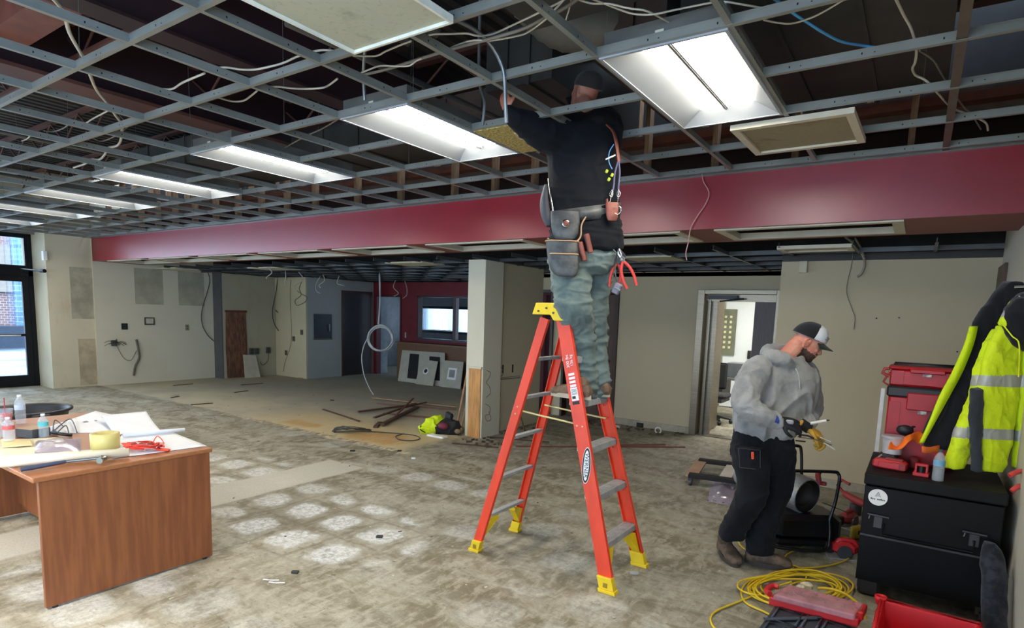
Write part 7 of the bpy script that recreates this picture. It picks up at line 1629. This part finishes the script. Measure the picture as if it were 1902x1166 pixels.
for px, py, lab in ((934, 685, 'left dark slot cut in the wing wall above the groove'), (952, 684, 'right dark slot cut in the wing wall above the groove'), (922, 759, 'dark slot cut low in the wing wall near the floor')): plate('wall_slot', lab, 'slot', onX(px, py, -4.95), PX, .035, .12, M_black, .004)
plate('light_switch', 'pale switch plate high on the white column side', 'switch', onX(914, 560, -4.86), PX, .04, .05, M_lc, .006) if False else None
# ---- near right wall
t = plate('wall_sensor', 'small beige box sensor high on the right rear wall', 'sensor', onY(1493, 496, 7.01), NY, .075, .12, mat('ivory_sensor', (196, 186, 158), rough=.5), .05)
cable('hanging_conduit', 'thick gray cable curling down from the ceiling over the right rear wall', [onY(1570, 440, 6.7), onY(1590, 455, 6.8), onY(1603, 475, 6.9), onY(1606, 492, 6.95), onY(1600, 508, 6.95), onY(1592, 514, 6.95)], .012, mat('gray_flex_cable', (140, 132, 118), rough=.5))
cable('hanging_conduit', 'second gray cable beside the thick one over the right rear wall', [onY(1588, 442, 6.7), onY(1600, 462, 6.8), onY(1604, 474, 6.88)], .009, mat('gray_flex_cable', (0, 0, 0)))
cable('gray_wire', 'thin gray wire hanging down the right rear wall', [onY(1586, 455, 6.97), onY(1582, 490, 6.98), onY(1575, 520, 6.98), onY(1573, 545, 6.98), onY(1583, 575, 6.98), onY(1588, 590, 6.98), onY(1586, 612, 6.98)], .004, mat('thin_gray_cord', (110, 102, 88), rough=.6))
a = onX(1852, 548, .559); b = MB(); b.box(.535, .56, 6.5, 7.0, 1.75, 2.28); t = thing('wall_board', 'dark brown wooden board on the right wall above the jackets', 'board', (.55, 6.75, 1.75)); b.build('board_face', M_walnut, t, bevel=.004)
for px, py in ((1670, 590), (1628, 591), (1778, 653)):
    p = onY(px, py, 7.008); b = MB(); b.cyl(p, p+V3((0, -.01, 0)), .008, n=8); tag(b.build('wall_screw', M_black), {1670: 'dark screw in the right rear wall, upper one', 1628: 'faint screw in the right rear wall left of the other', 1778: 'screw in the right rear wall above the red tool boxes'}[px], 'screw')
for px, py, lab, m_, s_ in ((1148, 792, 'small pale outlet box at the foot of the rear wall right of the ladder', M_lc, .05), (1189, 790, 'small black box at the foot of the rear wall', M_black, .07), (1222, 802, 'round white ring on the floor by the rear wall', M_whitep, .05)):
    p = gnd(px, py+3); b = MB(); 
    if 'ring' in lab: b.tube([p+V3((.045*cos(a), 0, .05+.045*sin(a))) for a in [k*pi/8 for k in range(16)]], .010, 6, closed=True)
    else: b.bbox((p.x, p.y, s_/2), (s_*1.5, s_, s_), ch=.006)
    tag(b.build('floor_box' if 'box' in lab else 'white_ring', m_), lab, 'box' if 'box' in lab else 'ring')
# ---- office beyond the steel doorway
t = thing('office_desk', 'dark office desk with gray top tray in the lit office beyond the steel doorway', 'desk', (-2.7, 10.9, 0))
b = MB(); b.box(-3.3, -2.28, 10.6, 11.2, .70, .74); b.build('desktop', mat('gray_desktop', (110, 110, 106), rough=.5), t); b = MB(); b.box(-3.3, -2.75, 10.62, 11.18, .28, .70); b.build('pedestal', mat('dark_green_gray_cabinet', (58, 60, 56), rough=.5), t)
for x in (-3.25, -2.32):
    b = MB(); b.box(x-.02, x+.02, 10.65, 10.69, 0, .70); b.build('leg', M_black, t)
b = MB(); b.box(-2.72, -2.36, 10.7, 11.0, .742, 1.0); tag(b.build('paper_tray', mat('gray_letter_tray', (96, 100, 102), rough=.5), bevel=.01), 'gray letter tray on the desk in the lit office', 'tray')
t = thing('office_chair', 'black office chair base with casters in the lit office', 'chair', (-2.75, 10.2, 0)); b = MB()
for k in range(5): a = k*2*pi/5+.3; b.tube([(-2.75, 10.2, .12), (-2.75+.28*cos(a), 10.2+.28*sin(a), .075)], .02, 6)
b.cyl((-2.75, 10.2, .1), (-2.75, 10.2, .45), .025, n=10); b.build('base', M_black, t)
for k in range(5): a = k*2*pi/5+.3; b = MB(); b.ball((-2.75+.28*cos(a), 10.2+.28*sin(a), .035), .035); b.build('caster', M_black, t)
b = MB(); b.bbox((-2.75, 10.2, .47), (.46, .44, .08), ch=.03); b.build('seat', mat('dark_seat_fabric', (40, 40, 42), rough=.9), t); b = MB(); b.bbox((-2.85, 10.45, .78), (.42, .06, .45), ch=.03); b.build('backrest', mat('dark_seat_fabric', (0, 0, 0)), t)
t = thing('sample_board', 'tall gray-green board with rows of tags hanging on the office wall beyond the doorway', 'board', (-3.28, 12.19, 1.1)); b = MB(); b.box(-3.36, -2.98, 12.16, 12.198, 1.05, 1.95); b.build('board_face', mat('gray_green_board', (108, 112, 92), rough=.7), t); b = MB()
for i in range(7):
    for j in range(3): b.bbox((-3.28+j*.10, 12.155, 1.2+i*.1), (.045, .01, .05), ch=.002)
tag(b.build('tags', mat('cream_tags', (206, 200, 160), rough=.7), t), kind='stuff')
b = MB(); b.box(-2.72, -2.66, 12.14, 12.2, 1.0, 1.16); b.box(-2.52, -2.49, 12.14, 12.2, .9, 1.1); tag(b.build('door_lever', M_black), 'black lock plates on the white office door', 'lock')
# ============================================================ THINGS LYING ON THE FLOOR
M_dkwood = mat('dark_brown_stick', (84, 58, 46), rough=.7, var=.25); M_ltwood = mat('pale_brown_stick', (166, 126, 92), rough=.7, var=.2); M_rdwood = mat('reddish_stick', (120, 70, 56), rough=.7, var=.2)
def stick(lab, a, b_, w_, h, m, z=0.0, z2=None, grp='wooden strips piled on the floor'):
    p, q = gnd(a[0], a[1], z), gnd(b_[0], b_[1], z if z2 is None else z2); d = (q-p).normalized(); n_ = UP.cross(d).normalized(); u_ = d.cross(n_); w_ *= .62; h *= .7; c = MB(); vs = [r+n_*s_*w_/2+u_*k*h for r in (p, q) for k in (0, 1) for s_ in (-1, 1)]
    c.add(vs, [(0, 1, 3, 2), (4, 6, 7, 5), (0, 4, 5, 1), (2, 3, 7, 6), (0, 2, 6, 4), (1, 5, 7, 3)]); tag(c.build('wood_strip', m), lab, 'wood strip', grp)
stick('pale strip at the back of the stick pile, reaching toward the leaning panels', (692, 739), (848, 756), .05, .02, M_ltwood, .03)
stick('second pale strip just below the rear one in the stick pile', (700, 750), (846, 761), .03, .02, M_rdwood, .01)
stick('long dark strip pointing left in the stick pile', (665, 766), (775, 752), .07, .04, M_dkwood, .02)
stick('dark strip crossing the pile upward to the right', (695, 777), (772, 750), .07, .03, M_dkwood, .06)
stick('dark thick strip in the middle foreground of the pile', (710, 790), (775, 758), .10, .05, M_dkwood, .02)
stick('reddish strip running right toward the safety vest', (712, 768), (822, 778), .05, .02, M_rdwood, .01)
stick('short dark strip at the right of the stick crossing', (753, 757), (792, 748), .05, .03, M_dkwood, .05)
stick('lone dark strip lying left of the stick pile', (600, 761), (667, 783), .06, .02, M_dkwood, .0)
stick('short dark block in front of the stick pile', (697, 795), (706, 786), .10, .04, M_dkwood, .0)
stick('dark red strip crossing to the rear of the pile', (735, 772), (768, 740), .05, .02, M_rdwood, .08)
stick('long dark strip on the floor right of the white column', (840, 824), (925, 832), .05, .02, M_dkwood, .0)
stick('reddish long strip on the floor behind the ladder, nearer one', (958, 830), (1272, 831), .05, .02, M_rdwood, .0)
stick('reddish long strip on the floor behind the ladder, farther one', (1075, 829), (1235, 826), .05, .02, M_rdwood, .02)
stick('gray strip on the floor left of the ladder foot', (905, 812), (1020, 822), .04, .02, M_dkwood, .0)
stick('thin pale trim on the floor near the closet wall', (520, 694), (562, 703), .06, .02, M_ltwood, .0, grp='thin trim pieces on the rear floor')
for px, py, L_, lab in ((340, 715, 18, 'dark scrap strip on the floor before the left wall'), (375, 751, 20, 'long dark scrap strip nearer the desk'), (448, 728, 12, 'dark scrap lying left of the lone strip'), (468, 714, 20, 'dark wire scraps on the floor near the recess'), (325, 738, 6, 'small dark scrap near the long scrap strip')):
    stick(lab, (px-L_, py+1), (px+L_, py-2), .07, .015, M_dkwood, 0, grp='dark scraps on the left floor')
for (a, b_, lab, m_) in (((848, 795), (868, 690), 'thin wooden pole leaning on the left side of the white column', M_ltwood), ((856, 797), (870, 735), 'shorter pale stick leaning beside the white column', M_ltwood)):
    c = MB(); p = gnd(*a, .0); q = at(b_[0], b_[1], (p-CAMP).dot(_f)+.15); c.cyl(p, q, .016, n=8); tag(c.build('leaning_pole', m_), lab, 'pole')
c = MB(); c.tube([gnd(975, 800), at(958, 745, 7.0)], .012, 6); tag(c.build('leaning_pole', M_ltwood), 'thin pale stick leaning on the wing wall seen through the ladder', 'pole')
# wire heap and cord
rr = random.Random(12); b = MB()
for k in range(9):
    b.tube(catmull([gnd(616+rr.uniform(0, 10), 803-rr.uniform(0, 3), .02), gnd(630+rr.uniform(-5, 8), 795+rr.uniform(-4, 4), .05+.05*rr.random()), gnd(652+rr.uniform(-8, 8), 797+rr.uniform(-5, 4), .06+.04*rr.random()), gnd(684+rr.uniform(-8, 6), 796+rr.uniform(-2, 4), .02)], 5), .006, 5)
tag(b.build('wire_heap', M_dc), 'heap of gray wires on the floor in front of the stick pile', 'wires')
cable('floor_cable', 'dark cable looping over the orange patch of the floor', [gnd(620, 802, .01), gnd(680, 801, .01), gnd(730, 804, .01), gnd(768, 808, .01), gnd(780, 814, .01), gnd(765, 818, .01), gnd(742, 816, .01), gnd(735, 810, .01), gnd(748, 806, .01)], .007, M_dc, cat='cord')
# safety vest and bag by the column
t = thing('gear_bag', 'black and maroon bag lying on the floor against the white column', 'bag', tuple(gnd(832, 806)))
b = MB(); D = (gnd(832, 806)-CAMP).dot(_f); limb(b, [at(812, 798, D), at(826, 796, D+.05), at(843, 795, D)], [.07, .12, .11]); limb(b, [at(830, 788, D+.05), at(834, 775, D+.1)], [.07, .05]); blob('bag_body', b, .014, mat('black_bag_fabric', (30, 28, 32), rough=.8), t, 3, wr=lambda p: .02*crease(p, (6, 6, 6), 2))
b = MB(); b.ball(at(823, 791, D-.08), (.09, .06, .05)); b.build('maroon_patch', mat('maroon_nylon', (110, 36, 56), rough=.7), t)
b = MB(); b.bbox(at(834, 774, D+.05), (.13, .06, .13), ch=.02, R=Matrix.Rotation(.3, 3, 'Y')); b.build('flap', M_black, t)
t = thing('safety_vest', 'fluorescent yellow safety vest crumpled on the floor left of the black bag', 'vest', tuple(gnd(800, 802)))
b = MB(); limb(b, [at(787, 797, D), at(800, 790, D+.05), at(816, 782, D+.1)], [.07, .10, .07]); limb(b, [at(792, 798, D), at(806, 797, D)], [.07, .07]); blob('vest_body', b, .014, M_hv, t, 3, wr=lambda p: .03*crease(p, (6, 6, 6), 5))
b = MB(); b.tube(catmull([at(782, 790, D-.05), at(781, 798, D-.08), at(790, 803, D-.1)], 4), .008, 5); b.build('dark_strap', M_black, t)
b = MB(); p = gnd(812, 812); b.bbox((p.x, p.y, .015), (.30, .12, .03), ch=.01); tag(b.build('white_packet', M_whitep), 'white packet on the floor in front of the black bag', 'packet')
b = MB(); rr = random.Random(14)
for k in range(5): p = gnd(853+rr.uniform(-4, 5), 800+rr.uniform(-6, 4), .03+.05*rr.random()); b.ball(p, (.05, .04, .035))
tag(b.build('crumpled_rag', mat('dirty_tan_rag', (128, 114, 84), rough=.9, bump=.5, bscale=30)), 'crumpled tan rag between the black bag and the white column', 'rag')
# small litter
M_chip = mat('black_rubber_chip', (40, 42, 42), rough=.6)
for px, py, s_, lab, m_ in ((705, 998, .05, 'small black square chip on a pale floor spot', M_chip), (548, 1064, .045, 'small black chip on the floor between the desk and the ladder', M_chip), (617, 744, .07, 'small dark lump on the far floor', M_chip), (1178, 1066, .06, 'torn gray card on the floor right of the ladder foot', mat('gray_card', (160, 160, 156), rough=.8)), (768, 852, .05, 'small white scrap below the safety vest', M_whitep), (742, 838, .05, 'dark chip left of the vest on the floor', M_chip), (655, 838, .06, 'flat black scrap on the floor before the orange patch', M_chip)):
    p = gnd(px, py); b = MB(); b.bbox((p.x, p.y, .008), (s_, s_*.6, .016), ch=.003, R=Matrix.Rotation(.6, 3, 'Z')); tag(b.build('floor_chip', m_), lab, 'scrap')
b = MB(); p = gnd(508, 1080)
for k in range(6): b.bbox((p.x+.02*k-.05, p.y+.012*(k % 3)-.01, .003), (.055, .010, .004), ch=.001, R=Matrix.Rotation(.5+.1*(k % 3), 3, 'Z'))
tag(b.build('paint_flake', M_whitep), 'flakes of white paint on the floor right of the desk', 'flakes', kind='stuff')
rr = random.Random(77); b = MB()
for k in range(260):
    u_ = rr.random(); x, y = rr.uniform(-11, -.3), rr.uniform(1.5, 7.5)
    if x > -.8 and y < 5: continue
    b.bbox((x, y, .003), (rr.uniform(.008, .03), rr.uniform(.006, .016), .005), R=Matrix.Rotation(rr.random()*3, 3, 'Z'))
tag(b.build('floor_debris', mat('plaster_crumbs', (196, 188, 168), rough=.9, col2=(90, 80, 66), vscale=2)), 'scattered plaster crumbs over the concrete floor', 'debris', kind='stuff')
b = MB(); rr = random.Random(78)
for k in range(90):
    x = rr.uniform(-4.6, -2.8) if k < 45 else rr.uniform(-5.0, -4.4); y = rr.uniform(8.4, 8.8) if k < 45 else rr.uniform(6.0, 7.6)
    b.bbox((x, y, .012), (rr.uniform(.02, .09), rr.uniform(.01, .04), .022), R=Matrix.Rotation(rr.random()*3, 3, 'Z'))
tag(b.build('wall_base_rubble', mat('torn_base_rubble', (120, 104, 84), rough=.9, col2=(60, 52, 44), vscale=3)), 'torn rubble along the foot of the rear and wing walls', 'rubble', kind='stuff')
b = MB()
for k in range(5): b.bbox((-12.45+.2*k, 13.86, 1.145+.01*(k % 2)), (.24, .14, .02+.01*k % .02), R=Matrix.Rotation(.2*k, 3, 'Z'))
tag(b.build('paper_stack', M_whitep), 'white papers on the sill of the small back office window', 'papers', kind='stuff')
t = thing('water_bottle', 'small clear water bottle on the floor behind the ladder', 'bottle', tuple(gnd(1086, 812))); q = MB(); q.lathe([(.03, 0), (.032, .05), (.032, .14), (.014, .19), (.014, .21)], n=16); q.build('bottle_body', M_clear, t, local=True)
